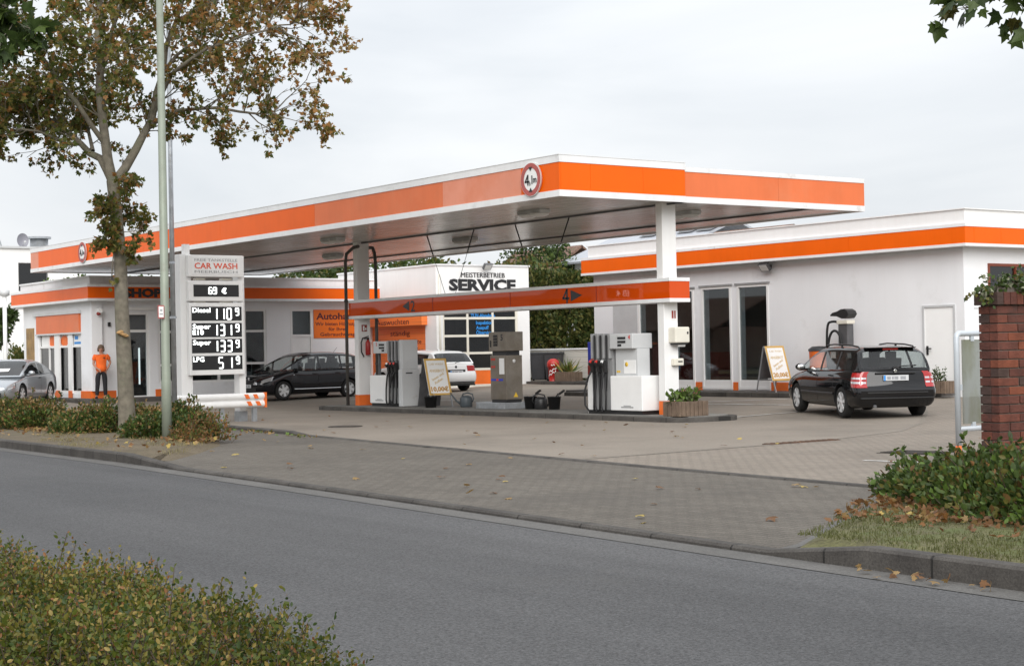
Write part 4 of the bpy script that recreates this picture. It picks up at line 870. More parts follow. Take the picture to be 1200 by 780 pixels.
B=MB(); B.obox((PX+.2,20.6,3.1),(.12,0,0),(0,.06,0),(0,0,.07)); B.build('camera_bracket',M['pwhite'],shop); B=MB(); B.ell((PX+.25,20.55,3.0),(.07,.07,.06)); B.build('alarm_lamp',M['darkred'],shop)
B=MB(); B.obox((PX+.03,21.0,2.65),(.03,0,0),(0,.04,0),(0,0,.07)); B.build('sensor',M['black'],shop)
# orange advertising board
t=thing('advertising_board','orange board advertising Autohandel on the shop wall','sign',(PX+.02,29.7,2.1))
B=MB(); B.box(PX+.002,PX+.03,28.75,30.98,2.1,3.13); B.build('board',mat('bright_orange_board',(.85,.17,.004),.4,var=.04),t)
text('Autohandel',M['brownred'],t,(PX+.033,29.85,2.90),(0,1,0),(0,0,1),h=.24,w=2.0,bold=.03)
text('Wir bieten Höchstpreise',M['brownred'],t,(PX+.033,29.86,2.62),(0,1,0),(0,0,1),h=.13,w=2.1,bold=.012)
text('für Ihren',M['brownred'],t,(PX+.033,29.75,2.43),(0,1,0),(0,0,1),h=.13,w=.8,bold=.012)
text('Gebrauchtwagen',M['brownred'],t,(PX+.033,29.85,2.24),(0,1,0),(0,0,1),h=.13,w=1.7,bold=.012)
# goods behind the shop window
def cabinet(x,y,w_,d_,h_,z0,m1,label,cat,nm='display_fridge',parts=True):
    t=thing(nm,label,cat,(x,y,z0)); B=MB(); B.box(x-d_/2,x+d_/2,y-w_/2,y+w_/2,z0,z0+h_); B.build('body',m1,t,bevel=.02)
    B=MB(); B.box(x+d_/2,x+d_/2+.01,y-w_/2+.06,y+w_/2-.06,z0+h_*.35,z0+h_-.08); B.build('window',M['screen'],t)
    return t
cabinet(-52.9,23.4,.8,.5,1.25,.15,M['lgrey'],'grey machine behind the shop window pane nearest the door','machine','vending_machine')
cabinet(-52.8,25.5,.62,.5,.75,.6,M['cream'],'cream oven with black door on the shop counter','oven','oven')
cabinet(-52.75,26.35,.4,.4,.6,.75,M['pwhite'],'small white coffee maker beside the oven','coffee machine','coffee_machine')
B=MB(); B.box(-53.3,-52.4,24.9,26.75,.15,.6); solo('shop_counter',B,M['lgrey'],'low grey counter behind the shop window','counter')
B=MB(); B.box(-52.6,-52.42,24.55,26.7,.60,.7); 
t=thing('goods_rack','dark rack of goods behind the shop window near the door','rack',(-53.2,22.95,.15))
B=MB(); B.box(-53.5,-52.9,22.8,23.0,.15,2.0); B.build('frame',M['dgrey'],t)
for k in range(5):
    B=MB(); 
    for j in range(4): B.box(-52.88,-52.75,22.55+j*.12,22.64+j*.12,.35+k*.32,.5+k*.32+.05*(j%2))
    B.build('goods',[M['red'],M['pwhite'],M['yellow'],M['lgrey'],M['foot']][k],t)
# shop kerb
B=MB(); B.box(-60,PX+1.15,PY-.75,PY-.002,-.05,.2); B.box(PX+.002,PX+1.15,PY,31.3,-.05,.2); solo('shop_step',B,M['kerb'],'low kerbed step around the shop','kerb step',bevel=.02)

# ------------------------------------------------------------------ fence, bins and planters at the back
M['slats']=slat_mat('cream_fence_slats',(.62,.60,.54),'Z',.19)
t=thing('slatted_fence','cream slatted fence between service building and hall','fence',(-44.6,37.3,.26))
B=MB(); B.box(-51.5,-40.0,37.4,37.46,.45,1.5); B.build('slats',M['slats'],t)
B=MB(); B.box(-51.5,-40,37.36,37.5,1.5,1.56); B.build('cap_rail',M['trim'],t)
for x in (-48.7,-46.6,-44.5,-42.4,-40.3):
    B=MB(); B.box(x-.05,x+.05,37.47,37.55,.2,1.56); B.build('post',M['lgrey'],t)
B=MB(); B.box(-48.95,-39.9,36.0,37.35,0,.36); solo('back_kerb',B,M['kerb'],'raised kerbed strip in front of the slatted fence','kerb step',bevel=.02)
def bin_(x,y,z,label,rz):
    t=thing('wheelie_bin',label,'bin',(x,y,z),rz,group='dark wheelie bins by the fence')
    B=MB(); B.add([(-.25,-.25,.05),(.25,-.25,.05),(.25,.25,.05),(-.25,.25,.05),(-.30,-.34,1.0),(.30,-.34,1.0),(.30,.34,1.0),(-.30,.34,1.0)],[(0,3,2,1),(4,5,6,7),(0,1,5,4),(1,2,6,5),(2,3,7,6),(3,0,4,7)]); B.build('body',M['bin'],t,bevel=.02)
    B=MB(); B.box(-.33,.33,-.37,.36,1.0,1.07); B.tube([(-.3,.37,1.05),(.3,.37,1.05)],.025,8); B.build('lid',M['bin'],t,bevel=.02)
    for s in(-1,1):
        B=MB(); B.lathe([(.0,-.03),(.1,-.03),(.1,.03),(0,.03)],14,(s*.29,.26,.1),'x'); B.build('wheel',M['rubber'],t)
M['bin']=mat('dark_grey_bin',(.035,.036,.04),.55,var=.2,vscale=3)
bin_(-49.1,36.75,.36,'dark wheelie bin standing nearest the service building',.7); bin_(-48.4,36.9,.36,'dark wheelie bin standing nearest the red bin',.7)
M['binred']=mat('litter_bin_red',(.42,.018,.014),.4,var=.1)
t=thing('red_bin','red can-shaped litter bin with white swirls before the slatted fence','litter bin',(-47.85,36.45,.36))
B=MB(); B.lathe([(.15,.36),(.19,.5),(.19,.86),(.235,.88),(.235,1.02),(.19,1.12),(.09,1.18),(0,1.19)],20,(-47.85,36.45,0)); o=B.build('body',M['binred'],t)
B=MB()
for ph,zc in ((-.9,.64),(-.75,.77)):
    B.tube([(-47.85+.197*math.cos(ph+q*.9),36.45+.197*math.sin(ph+q*.9),zc+.035*math.sin(q*9)+q*.1) for q in np.linspace(-.8,.8,13)],.016,6)
B.tube([(-47.85+.238*math.cos(-.7+q*.6),36.45+.238*math.sin(-.7+q*.6),0.95+.02*math.sin(q*9)) for q in np.linspace(-.5,.5,9)],.014,6)
B.build('swirl',M['pwhite'],o)
M['tub']=mat('ribbed_brown_concrete',(.17,.12,.085),.9,var=.3,vscale=5,bump=.6,bscale=30,dirt=(.09,.065,.045),dscale=3)
def trough(name,label,x,y,z,lx,ly,h,plant_label=None,rz=1e-5):
    t=thing(name,label,'planter',(x,y,z),rz)
    B=MB()
    n=max(3,int(lx/.13)); 
    for i in range(n):
        a=-lx/2+lx*i/n; b_=a+lx/n-.015
        B.box(a,b_,-ly/2,-ly/2+.06,0,h); B.box(a,b_,ly/2-.06,ly/2,0,h)
    n=max(2,int(ly/.13))
    for i in range(n):
        a=-ly/2+.06+(ly-.12)*i/n; b_=a+(ly-.12)/n-.015
        B.box(-lx/2,-lx/2+.06,a,b_,0,h); B.box(lx/2-.06,lx/2,a,b_,0,h)
    B.build('trough',M['tub'],t,bevel=.012)
    B=MB(); B.box(-lx/2+.055,lx/2-.055,-ly/2+.055,ly/2-.055,.0,h-.05); B.build('soil',M['soil'],t)
    return t
trough('planter','brown planter with a spiky plant beside the red bin',-47.0,36.5,.36,1.05,.5,.34)
trough('flower_planter','ribbed brown concrete planter with pink flowers on the island end',-24.68,22.15,.119,.52,.78,.30)
trough('planter','small brick planter with a shrub beside the white steel door',-26.0,31.55,.27,.75,.45,.3)
# red and blue service post behind the pumps
t=thing('air_station','slanted dark red and blue service machine behind the white pump','machine',(-38.2,31.0,.2))
B=MB(); B.prism([(30.7,.14),(31.3,.14),(31.3,1.45),(31.05,1.6),(30.7,1.0)],-38.6,-38.0,'x'); B.build('body',M['darkred'],t,bevel=.02)
B=MB(); B.box(-38.95,-38.61,31.0,31.2,.95,1.72); B.build('side_panel',M['blue'],t,bevel=.01)
B=MB(); B.box(-38.6,-38.0,31.0,31.35,1.61,1.68); B.build('cap',M['foot'],t)
B=MB(); B.box(-38.75,-37.4,29.9,30.6,.0,.24); solo('machine_island',B,M['kerb'],'short raised kerb block before the red and blue machine','kerb step',bevel=.02)

# ------------------------------------------------------------------ price pylon and crash barrier
pyl=thing('price_pylon','white roadside price sign with LED fuel prices and CAR WASH heading','price sign',(-34.1,16.2,0))
for y0,y1,zt in ((15.43,15.70,3.82),(16.86,17.02,3.80)):
    B=MB(); B.box(-34.3,-34.02,y0,y1,.0 if y0<16 else .24,zt); B.build('post',M['white'],pyl,bevel=.01)
B=MB(); B.box(-34.28,-34.05,16.84,17.06,0,.24); B.build('post_shoe',M['galv'],pyl)
B=MB(); B.box(-34.2,-34.08,15.56,15.70,3.82,4.05); B.build('stub',M['white'],pyl)
B=MB(); B.box(-34.015,-33.88,15.57,16.93,3.31,3.80); h_=B.build('head_box',M['white'],pyl,bevel=.015)
B=MB(); B.box(-33.879,-33.874,15.66,16.84,3.36,3.76); B.build('sign_face',M['pwhite'],h_)
M['textgrey']=mat('grey_lettering',(.36,.36,.37),.5,var=0); M['textred']=mat('red_lettering',(.72,.09,.03),.5,var=0)
text('FREIE TANKSTELLE',M['textgrey'],h_,(-33.87,16.25,3.69),(0,1,0),(0,0,1),h=.065,w=1.06)
text('CAR WASH',M['textred'],h_,(-33.87,16.25,3.56),(0,1,0),(0,0,1),h=.135,w=1.06,bold=.015)
text('MEERBUSCH',M['textgrey'],h_,(-33.87,16.25,3.425),(0,1,0),(0,0,1),h=.06,w=1.06)
B=MB(); B.box(-34.015,-33.885,15.57,16.93,2.76,3.22); b1=B.build('display_box',M['white'],pyl,bevel=.02)
B=MB(); B.box(-33.889,-33.88,15.69,16.81,2.86,3.13); s1=B.build('screen',M['screen'],b1)
for ch,y in (('6',16.10),('9',16.21)): B=MB(); seg_digit(B,ch,(-33.874,y,2.995),(0,1,0),(0,0,1),.075,.14,.024); B.build('digit',M['led'],s1)
text('€',M['led'],s1,(-33.875,16.44,2.995),(0,1,0),(0,0,1),h=.13,bold=.03)
B=MB(); B.box(-34.015,-33.885,15.57,16.93,1.09,2.72); b2=B.build('display_box',M['white'],pyl,bevel=.02)
for z in (2.74,3.265):
    for y in (15.95,16.6): B=MB(); B.box(-34.2,-34.06,y-.12,y+.12,z-.021,z+.021); B.build('bracket',M['cream'],pyl)
for i,(nm,num,zc) in enumerate([('Diesel','1109',2.475),('Super\nE10','1319',2.105),('Super','1339',1.745),('LPG','519',1.365)]):
    B=MB(); B.box(-33.889,-33.88,15.63,16.87,zc-.158,zc+.158); s2=B.build('screen',M['screen'],b2)
    lines=nm.split('\n')
    for k,l in enumerate(lines):
        text(l,M['led'],s2,(-33.875,15.65,zc+.085-.135*k),(0,1,0),(0,0,1),h=.11,w=.44 if len(l)>3 else .27,bold=.018,align='L')
    B=MB(); ys=[16.28,16.41,16.56] if len(num)==4 else [16.33,16.555]
    if len(num)==4: ys=[16.20,16.38,16.555]
    for ch,y in zip(num[:-1],ys): B=MB(); seg_digit(B,ch,(-33.874,y,zc-.005),(0,1,0),(0,0,1),.10,.24,.028); B.build('digit',M['led'],s2)
    B=MB(); seg_digit(B,num[-1],(-33.874,16.755,zc+.045),(0,1,0),(0,0,1),.072,.16,.024); B.build('digit',M['led'],s2)
gr=thing('crash_barrier','short white crash barrier with orange stripes in front of the price sign','crash barrier',(-33.7,16.2,0))
prof=[(0,.33),(.05,.35),(.08,.40),(.05,.47),(.0,.495),(.05,.52),(.08,.59),(.05,.64),(0,.66)]
B=MB(); Yb0,Yb1=15.1,17.3; n=len(prof)
vs=[(-33.72+p[0],Yb0,p[1]) for p in prof]+[(-33.72+p[0],Yb1,p[1]) for p in prof]+[(-33.735+p[0]*.9,Yb0,p[1]) for p in prof]+[(-33.735+p[0]*.9,Yb1,p[1]) for p in prof]
fs=[(i,n+i,n+i+1,i+1) for i in range(n-1)]+[(2*n+i+1,3*n+i+1,3*n+i,2*n+i) for i in range(n-1)]
B.add(vs,fs,0,True); B.build('rail',M['white'],gr)
B=MB(); B.box(-33.74,-33.635,Yb1,Yb1+.05,.325,.665); B.build('end_cap',M['foot'],gr)
B=MB()
for ya,yb in ((16.80,16.88),(17.02,17.10)):
    for k,(z0_,z1_,sh) in enumerate(((.37,.47,.06),(.53,.63,.0))):
        B.add([(-33.632,ya+sh+.03,z0_),(-33.632,yb+sh+.05,z0_),(-33.638,yb+sh,z1_),(-33.638,ya+sh-.02,z1_)],[(0,1,2,3)])
        B.add([(-33.642,ya+sh+.03,z0_),(-33.642,yb+sh+.05,z0_),(-33.648,yb+sh,z1_),(-33.648,ya+sh-.02,z1_)],[(3,2,1,0)])
B.build('stripe',M['foot'],gr)
for y in (16.28,17.1):
    B=MB(); B.box(-33.83,-33.74,y-.05,y+.05,0,.6); B.build('leg',M['galv'],gr)
# ------------------------------------------------------------------ cars
def carpaint(name,c,metal=0.0,rough=.25):
    m=mat(name,c,.04 if not metal else rough,metal,var=0,coat=1.0 if metal else 0,spec=.5); m.node_tree.nodes['Principled BSDF'].inputs['Coat Roughness'].default_value=.03; return m
M['cp_black']=carpaint('black_car_paint',(.008,.008,.009)); M['cp_white']=carpaint('white_car_paint',(.78,.78,.77)); M['cp_silver']=carpaint('silver_car_paint',(.42,.45,.48),.6,.32); M['cp_dark']=carpaint('near_black_car_paint',(.012,.012,.015))
M['carglass']=glass_mat('car_window_glass',(.80,.85,.84),1.0); M['carglass_dark']=glass_mat('privacy_glass',(.25,.27,.28),1.0,.1)
M['tyre']=mat('tyre_rubber',(.018,.018,.018),.8,var=.3,vscale=10); M['rim']=mat('alloy_rim',(.74,.75,.76),.35,.1,var=.06)
M['tail']=mat('red_tail_lamp',(.36,.010,.010),.12,var=0,coat=1); M['clearlamp']=mat('clear_lamp',(.62,.63,.65),.08,.5,var=0,coat=1); M['seat']=mat('grey_car_seat',(.06,.06,.065),.8,var=.2)
M['plate']=mat('number_plate',(.55,.56,.57),.4,var=0); M['smudge']=mat('grey_blurred_print',(.30,.31,.33),.6,var=.2,vscale=30); M['chrome']=mat('chrome',(.75,.76,.77),.12,1,var=0)
def interp(pts): 
    xs=[p[0] for p in pts]; ys=[p[1] for p in pts]
    def f(x):
        i=int(np.searchsorted(xs,x)); 
        if i<=0: return ys[0]
        if i>=len(xs): return ys[-1]
        # monotone-ish smooth blend
        t=(x-xs[i-1])/(xs[i]-xs[i-1]); 
        m0=(ys[i]-ys[i-2])/(xs[i]-xs[i-2]) if i>1 else (ys[i]-ys[i-1])/(xs[i]-xs[i-1])
        m1=(ys[i+1]-ys[i-1])/(xs[i+1]-xs[i-1]) if i+1<len(xs) else (ys[i]-ys[i-1])/(xs[i]-xs[i-1])
        d=(ys[i]-ys[i-1])/(xs[i]-xs[i-1])
        if d==0: m0=m1=0
        else:
            m0=max(0,min(3,m0/d))*d; m1=max(0,min(3,m1/d))*d
        h=xs[i]-xs[i-1]; a=t*t*t; b=t*t
        return (2*a-3*b+1)*ys[i-1]+(a-2*b+t)*h*m0+(-2*a+3*b)*ys[i]+(a-b)*h*m1
    return f
RING=[(0,.0),(.0,.60),(.0,.88),(.05,.945),(.14,.98),(.30,.995),(.46,1.0),(.58,.998),(.68,.993),(.78,.984),(.87,.968),(.935,.945),(.975,.915),(1.0,.86),(1.015,.70),(1.03,.45),(1.04,.2),(1.042,0)]
class Car:
    def __init__(s,P):
        s.P=P; s.rp=interp(P['rear']); s.fp=interp(P['front']); s.zt=interp(P['ztop']); s.roof=interp(P['roof']); s.belt=interp(P['belt'])
        s.W=P['W']/2; s.zb=P.get('zb',.19)
        s.pl=interp(P.get('plan',[(0,.84),(.008,.905),(.02,.945),(.05,.975),(.1,.99),(.2,1),(.8,.995),(.88,.975),(.94,.93),(.975,.87),(.99,.81),(1,.74)]))
    def low(s,u,t,k=1.0,side=1):
        """point of the lower body: u rear..front, ring height t with width factor k"""
        xr0=s.rp(.5); xf0=s.fp(.5); xm=xr0+(xf0-xr0)*u
        zt=s.zt(xm); zb=s.zb+.03*(u<.06)+.02*(u>.95); z=zb+(zt-zb)*t
        x=s.rp(min(z,1.2))*(1-u)+s.fp(z)*u
        y=k*s.W*s.pl(u)
        return Vector((x,side*y,z))
    def kfun(s,t):
        return float(np.interp(t,[.0,.05,.14,.30,.46,.58,.68,.78,.87,.935,.975,1.0],[.9,.945,.98,.995,1.0,.998,.993,.984,.968,.945,.915,.86]))
    def u_at(s,x,z=.6):
        a,b=0,1
        for _ in range(30):
            m=(a+b)/2; X=s.rp(z)*(1-m)+s.fp(z)*m
            if X<x: a=m
            else: b=m
        return (a+b)/2
    def gh(s,x,q,side=1):
        """greenhouse: q 0 at the belt .. .62 roof edge .. 1 roof centre"""
        zb=s.belt(x)-.015; zr=max(s.roof(x),zb+.001); H=s.P['H']; 
        fl=min(1,(zr-zb)/.3); ze=zr-.055*fl
        wb=s.W*s.P.get('wb',.93)*s.pl(min(1,max(0,s.u_at(x,.8)))); tum=s.P.get('tum',.17); crown=.02*fl
        def ys(z): k=max(0,(z-zb)/(H-zb)); return wb-tum*k**1.25
        if q<=.62:
            z=zb+(ze-zb)*(q/.62); y=ys(z)
        else:
            ye=ys(ze); p=(q-.62)/.38
            y=ye*(1-p)**.92 if p<1 else 0; y=ye*(1-p)
            z=ze+(zr+crown-ze)*(1-(1-min(1,p/.45))**2.2) if p<.45 else zr+crown*1.0
            z=ze+(zr-ze)*min(1,(1-(1-min(1,p/.3))**2))+crown*(1-(1-p)**2)
        return Vector((x,side*y,z))
    def build(s,name,label,cat,loc,heading,mats):
        P=s.P; paint=mats['paint']
        root=thing(name,label,cat,loc,math.atan2(heading[1],heading[0])); s.root=root
        # lower body
        us=sorted(set([0,.004,.01,.02,.035,.05,.07]+list(np.linspace(.09,.92,52))+[.94,.955,.97,.98,.99,.996,1.0]))
        vs=[]; n=len(RING)
        full=[(t,k,1) for t,k in RING]+[(t,k,-1) for t,k in RING[-2:0:-1]]
        m=len(full)
        for u in us:
            for t,k,sd in full: 
                p=s.low(u,min(t,1.0),k,sd); p.z+=(max(0,t-1))*.8; vs.append(p)
        fs=[(i*m+j,(i+1)*m+j,(i+1)*m+(j+1)%m,i*m+(j+1)%m) for i in range(len(us)-1) for j in range(m)]
        B=MB(); B.add(vs,fs,0,True)
        # end caps as strips
        for base,flip in ((0,False),((len(us)-1)*m,True)):
            for j in range(n-1):
                a,b_,c,d=base+j,base+j+1,base+(m-j-1)%m,base+(m-j)%m
                f=(a,b_,c,d) if j>0 else (a,b_,c)
                if j==n-2: f=(a,b_,d)
                f=tuple(dict.fromkeys(f)); 
                B.f.append(f if flip else f[::-1]); B.m.append(0); B.sm.append(False)
        body=B.build('body',[paint,M['black']],root,world=False,recalc=True)
        # wheel arches cut out of the body
        C=MB()
        for xw in (P['xr'],P['xf']):
            for sd in (1,-1): C.lathe([(P['rw']+.055,sd*(s.W-.30)),(P['rw']+.055,sd*(s.W+.2))],32,(xw,0,P['rw']+.005),'y',0,False)
        cut=C.build('cutter',[M['black']],None,recalc=True); 
        md=body.modifiers.new('cut','BOOLEAN'); md.operation='DIFFERENCE'; md.solver='EXACT'; md.object=cut
        try: md.material_mode='TRANSFER'
        except Exception: pass
        cut.matrix_world=Matrix.Identity(4); body.parent=None
        bpy.context.view_layer.update()
        dg=bpy.context.evaluated_depsgraph_get(); me=bpy.data.meshes.new_from_object(body.evaluated_get(dg))
        body.modifiers.clear(); body.data=me; body.parent=root; bpy.data.objects.remove(cut)
        me.set_sharp_from_angle(angle=R(38))
        # greenhouse skin and glass
        xs=sorted(set(P['gx'])); 
        fine=[]
        for a,b_ in zip(xs[:-1],xs[1:]):
            k=max(1,int((b_-a)/.09)); fine+=list(np.linspace(a,b_,k,endpoint=False))
        fine.append(xs[-1])
        qs=[0,.03,.09,.2,.31,.42,.52,.55,.585,.62,.65,.68,.70,.74,.80,.9,1.0]
        G=MB(); wn={}
        def region(x,q):
            for nm,a,b_,q0,q1 in P['glass']:
                if a<x<b_ and q0<q<q1: return nm
            return None
        for sd in (1,-1):
            grid=[[s.gh(x,q,sd) for q in qs] for x in fine]
            for i in range(len(fine)-1):
                for j in range(len(qs)-1):
                    f=[grid[i][j],grid[i+1][j],grid[i+1][j+1],grid[i][j+1]]
                    if sd<0: f=f[::-1]
                    rg=region((fine[i]+fine[i+1])/2,(qs[j]+qs[j+1])/2)
                    tgt=G if rg is None else wn.setdefault(rg+('' if rg in('windscreen','rear_window') else str(sd)),MB())
                    tgt.add(f,[(0,1,2,3)],0,True)
        oc=(0,0,.95); g=G.build('cabin_shell',mats.get('shell',paint),root,world=False,recalc=True,sharp=40,outward=oc)
        for k,b_ in wn.items():
            nm=k if k in ('windscreen','rear_window') else 'side_window'
            b_.build(nm,mats['glass_rear'] if ('glass_rear' in mats and nm!='windscreen' and ('r_' in k or nm=='rear_window')) else mats['glass'],root,world=False,recalc=True,sharp=60,outward=oc)
        # dark seals round the side glass, sill line
        # interior
        x0,x1=P['cab']; zi=s.belt((x0+x1)/2)-.01
        B=MB()
        for xx in P['seats']:
            for sd in (1,-1):
                B.obox((xx,sd*.36,zi+.06),(.06,0,.0),(0,.23,0),(-.03,0,.18)); B.obox((xx-.06,sd*.36,zi+.31),(.045,0,0),(0,.11,0),(0,0,.07))
        B.build('seat_backs',M['seat'],root,world=False,bevel=.02)
        # wheels
        for xw in (P['xr'],P['xf']):
            for sd in (1,-1):
                r=P['rw']; yc=sd*(s.W-.015)
                B=MB(); w_=.2
                B.lathe([(r*.66,-w_+.01),(r*.86,-w_),(r*.97,-w_+.02),(r,-w_+.05),(r,-.05),(r*.975,-.02),(r*.9,-.002),(r*.7,-.002),(r*.66,-.012)],36,(0,0,0),'y')
                wo=B.build('wheel',M['tyre'],root,world=False,sharp=50); wo.location=(xw,yc,r); wo.rotation_euler=(0,0,0 if sd>0 else math.pi)
                B=MB(); B.lathe([(r*.67,-.012),(r*.645,-.006),(r*.62,-.02),(r*.60,-.06)],36,(0,0,0),'y'); B.lathe([(0,-.002),(r*.14,-.004),(r*.16,-.03)],16,(0,0,0),'y')
                ns=P.get('spokes',5)
                for k in range(ns):
                    a=2*math.pi*k/ns+.3; d=Vector((math.cos(a),0,math.sin(a))); tt=Vector((-math.sin(a),0,math.cos(a)))
                    hw=P.get('spw',.12)*r
                    B.add([d*r*.1-tt*hw*.8+Vector((0,-.006,0)),d*r*.1+tt*hw*.8+Vector((0,-.006,0)),d*r*.63+tt*hw+Vector((0,-.002,0)),d*r*.63-tt*hw+Vector((0,-.002,0)),
                           d*r*.1-tt*hw*.8+Vector((0,-.06,0)),d*r*.1+tt*hw*.8+Vector((0,-.06,0)),d*r*.63+tt*hw+Vector((0,-.06,0)),d*r*.63-tt*hw+Vector((0,-.06,0))],[(0,3,2,1),(0,1,5,4),(1,2,6,5),(2,3,7,6),(3,0,4,7)])
                B.build('rim',M['rim'],wo,world=False,recalc=True)
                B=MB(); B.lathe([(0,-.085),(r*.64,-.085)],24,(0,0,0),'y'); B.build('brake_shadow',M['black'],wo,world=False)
        return root
    def patch(s,name,m,u0,u1,t0,t1,side,off=.004,nu=8,nt=6,parent=None,cap=None,capy=None,end='rear'):
        """lamp or panel lying on the side of the body; cap wraps it round the end to |y|=capy*W"""
        B=MB(); grid=[]
        uu=list(np.linspace(u0,u1,nu))
        for t in np.linspace(t0,t1,nt):
            row=[]
            if capy is not None:
                ue=0 if end=='rear' else 1
                e=s.low(ue,t,s.kfun(t),side)
                dx=-off if end=='rear' else off
                for c in np.linspace(capy,1,5)[:-1]:
                    row.append(Vector((e.x+dx,e.y*c,e.z)))
            for u in uu:
                p=s.low(u,t,s.kfun(t),side); row.append(p+Vector((0 if u>.004 and u<.996 else (-off if end=='rear' else off),side*off,0)))
            grid.append(row)
        n=len(grid[0]); vs=[p for r in grid for p in r]
        B.add(vs,[(i*n+j,i*n+j+1,(i+1)*n+j+1,(i+1)*n+j) for i in range(len(grid)-1) for j in range(n-1)],0,True)
        return B.build(name,m,parent or s.root,world=False,recalc=False)
    def seam(s,B,x,t0=.12,t1=.97,side=1,wd=.005):
        u=s.u_at(x); vs=[]; n=12
        for t in np.linspace(t0,t1,n):
            for du in (-wd/4.3,wd/4.3): p=s.low(u+du,t,s.kfun(t),side); vs.append(p+Vector((0,side*.0025,0)))
        B.add(vs,[(2*i,2*i+1,2*i+3,2*i+2) for i in range(n-1)])
    def strip(s,name,m,x0,x1,t,h,out,side,parent=None):
        B=MB(); vs=[]; n=14
        for x in np.linspace(x0,x1,n):
            u=s.u_at(x)
            for tt,o in ((t-h,.001),(t-h*.7,out),(t+h*.7,out),(t+h,.001)):
                p=s.low(u,tt,s.kfun(tt),side); vs.append(p+Vector((0,side*o,0)))
        B.add(vs,[(i*4+j,i*4+j+1,(i+1)*4+j+1,(i+1)*4+j) for i in range(n-1) for j in range(3)],0,True)
        return B.build(name,m,parent or s.root,world=False)
    def door(s,x0,x1,side,handle_x):
        B=MB(); s.seam(B,x0,side=side); s.seam(B,x1,side=side); d=B.build('door_gap',M['black'],s.root,world=False)
        t=.86; p=s.low(s.u_at(handle_x),t,s.kfun(t),side); B=MB(); B.obox(p+Vector((0,side*.015,0)),(.09,0,0),(0,.014,0),(0,0,.014)); B.build('handle',s.P.get('handle_mat',M['black']),d,world=False,bevel=.006)
    def mirror(s,x,side,m):
        z=s.belt(x)+.07; p=s.gh(x,.05,side); c=Vector((x+.02,p.y+side*.13,z)); B=MB()
        B.ell(c,(.075,.115,.075),12,8); B.obox(c+Vector((.0,-side*.11,-.05)),(.03,0,0),(0,.05,0),(0,0,.02)); o=B.build('wing_mirror',m,s.root,world=False)
        B=MB(); B.ell(c+Vector((-.058,0,0)),(.022,.095,.06),12,6); B.build('mirror_glass',M['chrome'],o,world=False)

Z=Vector((0,0,1))
# ---- black estate car
P=dict(W=1.74,H=1.415,zb=.20,xr=-1.36,xf=1.355,rw=.312,spokes=7,spw=.1,
 rear=[(.2,-2.10),(.33,-2.19),(.48,-2.245),(.58,-2.235),(.64,-2.17),(.70,-2.145),(.9,-2.115),(1.2,-2.06)],
 front=[(.2,2.14),(.35,2.27),(.55,2.28),(.7,2.20),(.85,2.05)],
 ztop=[(-2.3,.935),(-1.5,.955),(0,.925),(.9,.92),(1.15,.90),(1.7,.83),(2.1,.72),(2.3,.62)],
 belt=[(-2.3,.94),(-1.5,.955),(0,.925),(1.3,.905)],
 roof=[(-2.11,.94),(-2.05,1.05),(-1.93,1.27),(-1.86,1.35),(-1.76,1.38),(-1.2,1.405),(-.5,1.415),(.1,1.40),(.32,1.365),(.7,1.23),(1.05,1.05),(1.32,.905)],
 gx=[-2.11,-2.08,-1.93,-1.80,-1.72,-1.22,-1.12,-.98,-.93,-.16,-.06,.44,.58,.98,1.26,1.32],
 glass=[('rear_window',-2.08,-1.93,.64,1),('r_q',-1.80,-1.12,.05,.56),('r_v',-.98+.0,-.93,.05,.56),('r_d',-.93,-.16,.05,.56),('f_d',-.06,.98,.05,.56),('windscreen',.44,1.26,.64,1)],
 cab=(-1.9,1.0),seats=[-.95,-.05])
P['glass'][2]=('r_v2',-1.07,-.95,.05,.56); P['gx']=[-2.11,-2.08,-1.90,-1.80,-1.72,-1.18,-1.10,-.97,-.92,-.16,-.06,.44,.58,.98,1.26,1.32]
P['glass']=[('rear_window',-2.08,-1.90,.64,1),('r_q',-1.80,-1.10,.05,.56),('r_d1',-.97+.0,-.92,2,3),('r_d',-.97,-.16,.05,.56),('f_d',-.06,.98,.05,.56),('windscreen',.44,1.26,.64,1)]
hd=Vector((-.891,.454,0)).normalized(); lf=Vector((-hd.y,hd.x,0))
RLc=Vector((-22.70,24.52,0)); ctr=RLc+hd*1.36-lf*.855
est=Car(P); est.build('estate_car','shiny black estate car with roof rails parked facing the hall','car',(ctr.x,ctr.y,gz(ctr.x,ctr.y)+.012),hd,dict(paint=M['cp_black'],glass=M['carglass'],glass_rear=glass_mat('grey_green_rear_glass',(.72,.77,.76),1.0)))
rt=est.root
rt.rotation_euler=(0,-.012,rt.rotation_euler[2])
for sd in (1,-1):
    tl=est.patch('tail_lamp',M['tail'],0,.05,.55,.985,sd,.006,6,9,capy=.83)
    for t in (.66,.78): est.patch('lamp_band',M['clearlamp'],0.004,.046,t,t+.05,sd,.009,6,3,parent=tl,capy=.85)
    est.door(-.98,.0,sd,-.78); est.door(.0,1.02,sd,.18)
    est.strip('rub_strip',M['black'],-.95,1.0,.36,.035,.012,sd)
    est.mirror(.80,sd,M['cp_black'])
    B=MB(); B.tube([(-1.75,sd*.56,1.35),(-1.65,sd*.57,1.415),(-1.2,sd*.575,1.448),(-.3,sd*.575,1.46),(.1,sd*.57,1.435),(.22,sd*.56,1.36)],.016,8); B.obox((-.75,sd*.575,1.415),(.03,0,0),(0,.012,0),(0,0,.03)); B.build('roof_rail',M['black'],rt,world=False)
    hl=est.patch('headlight',M['clearlamp'],.93,.995,.70,.93,sd,.006,6,5,capy=.6,end='front')
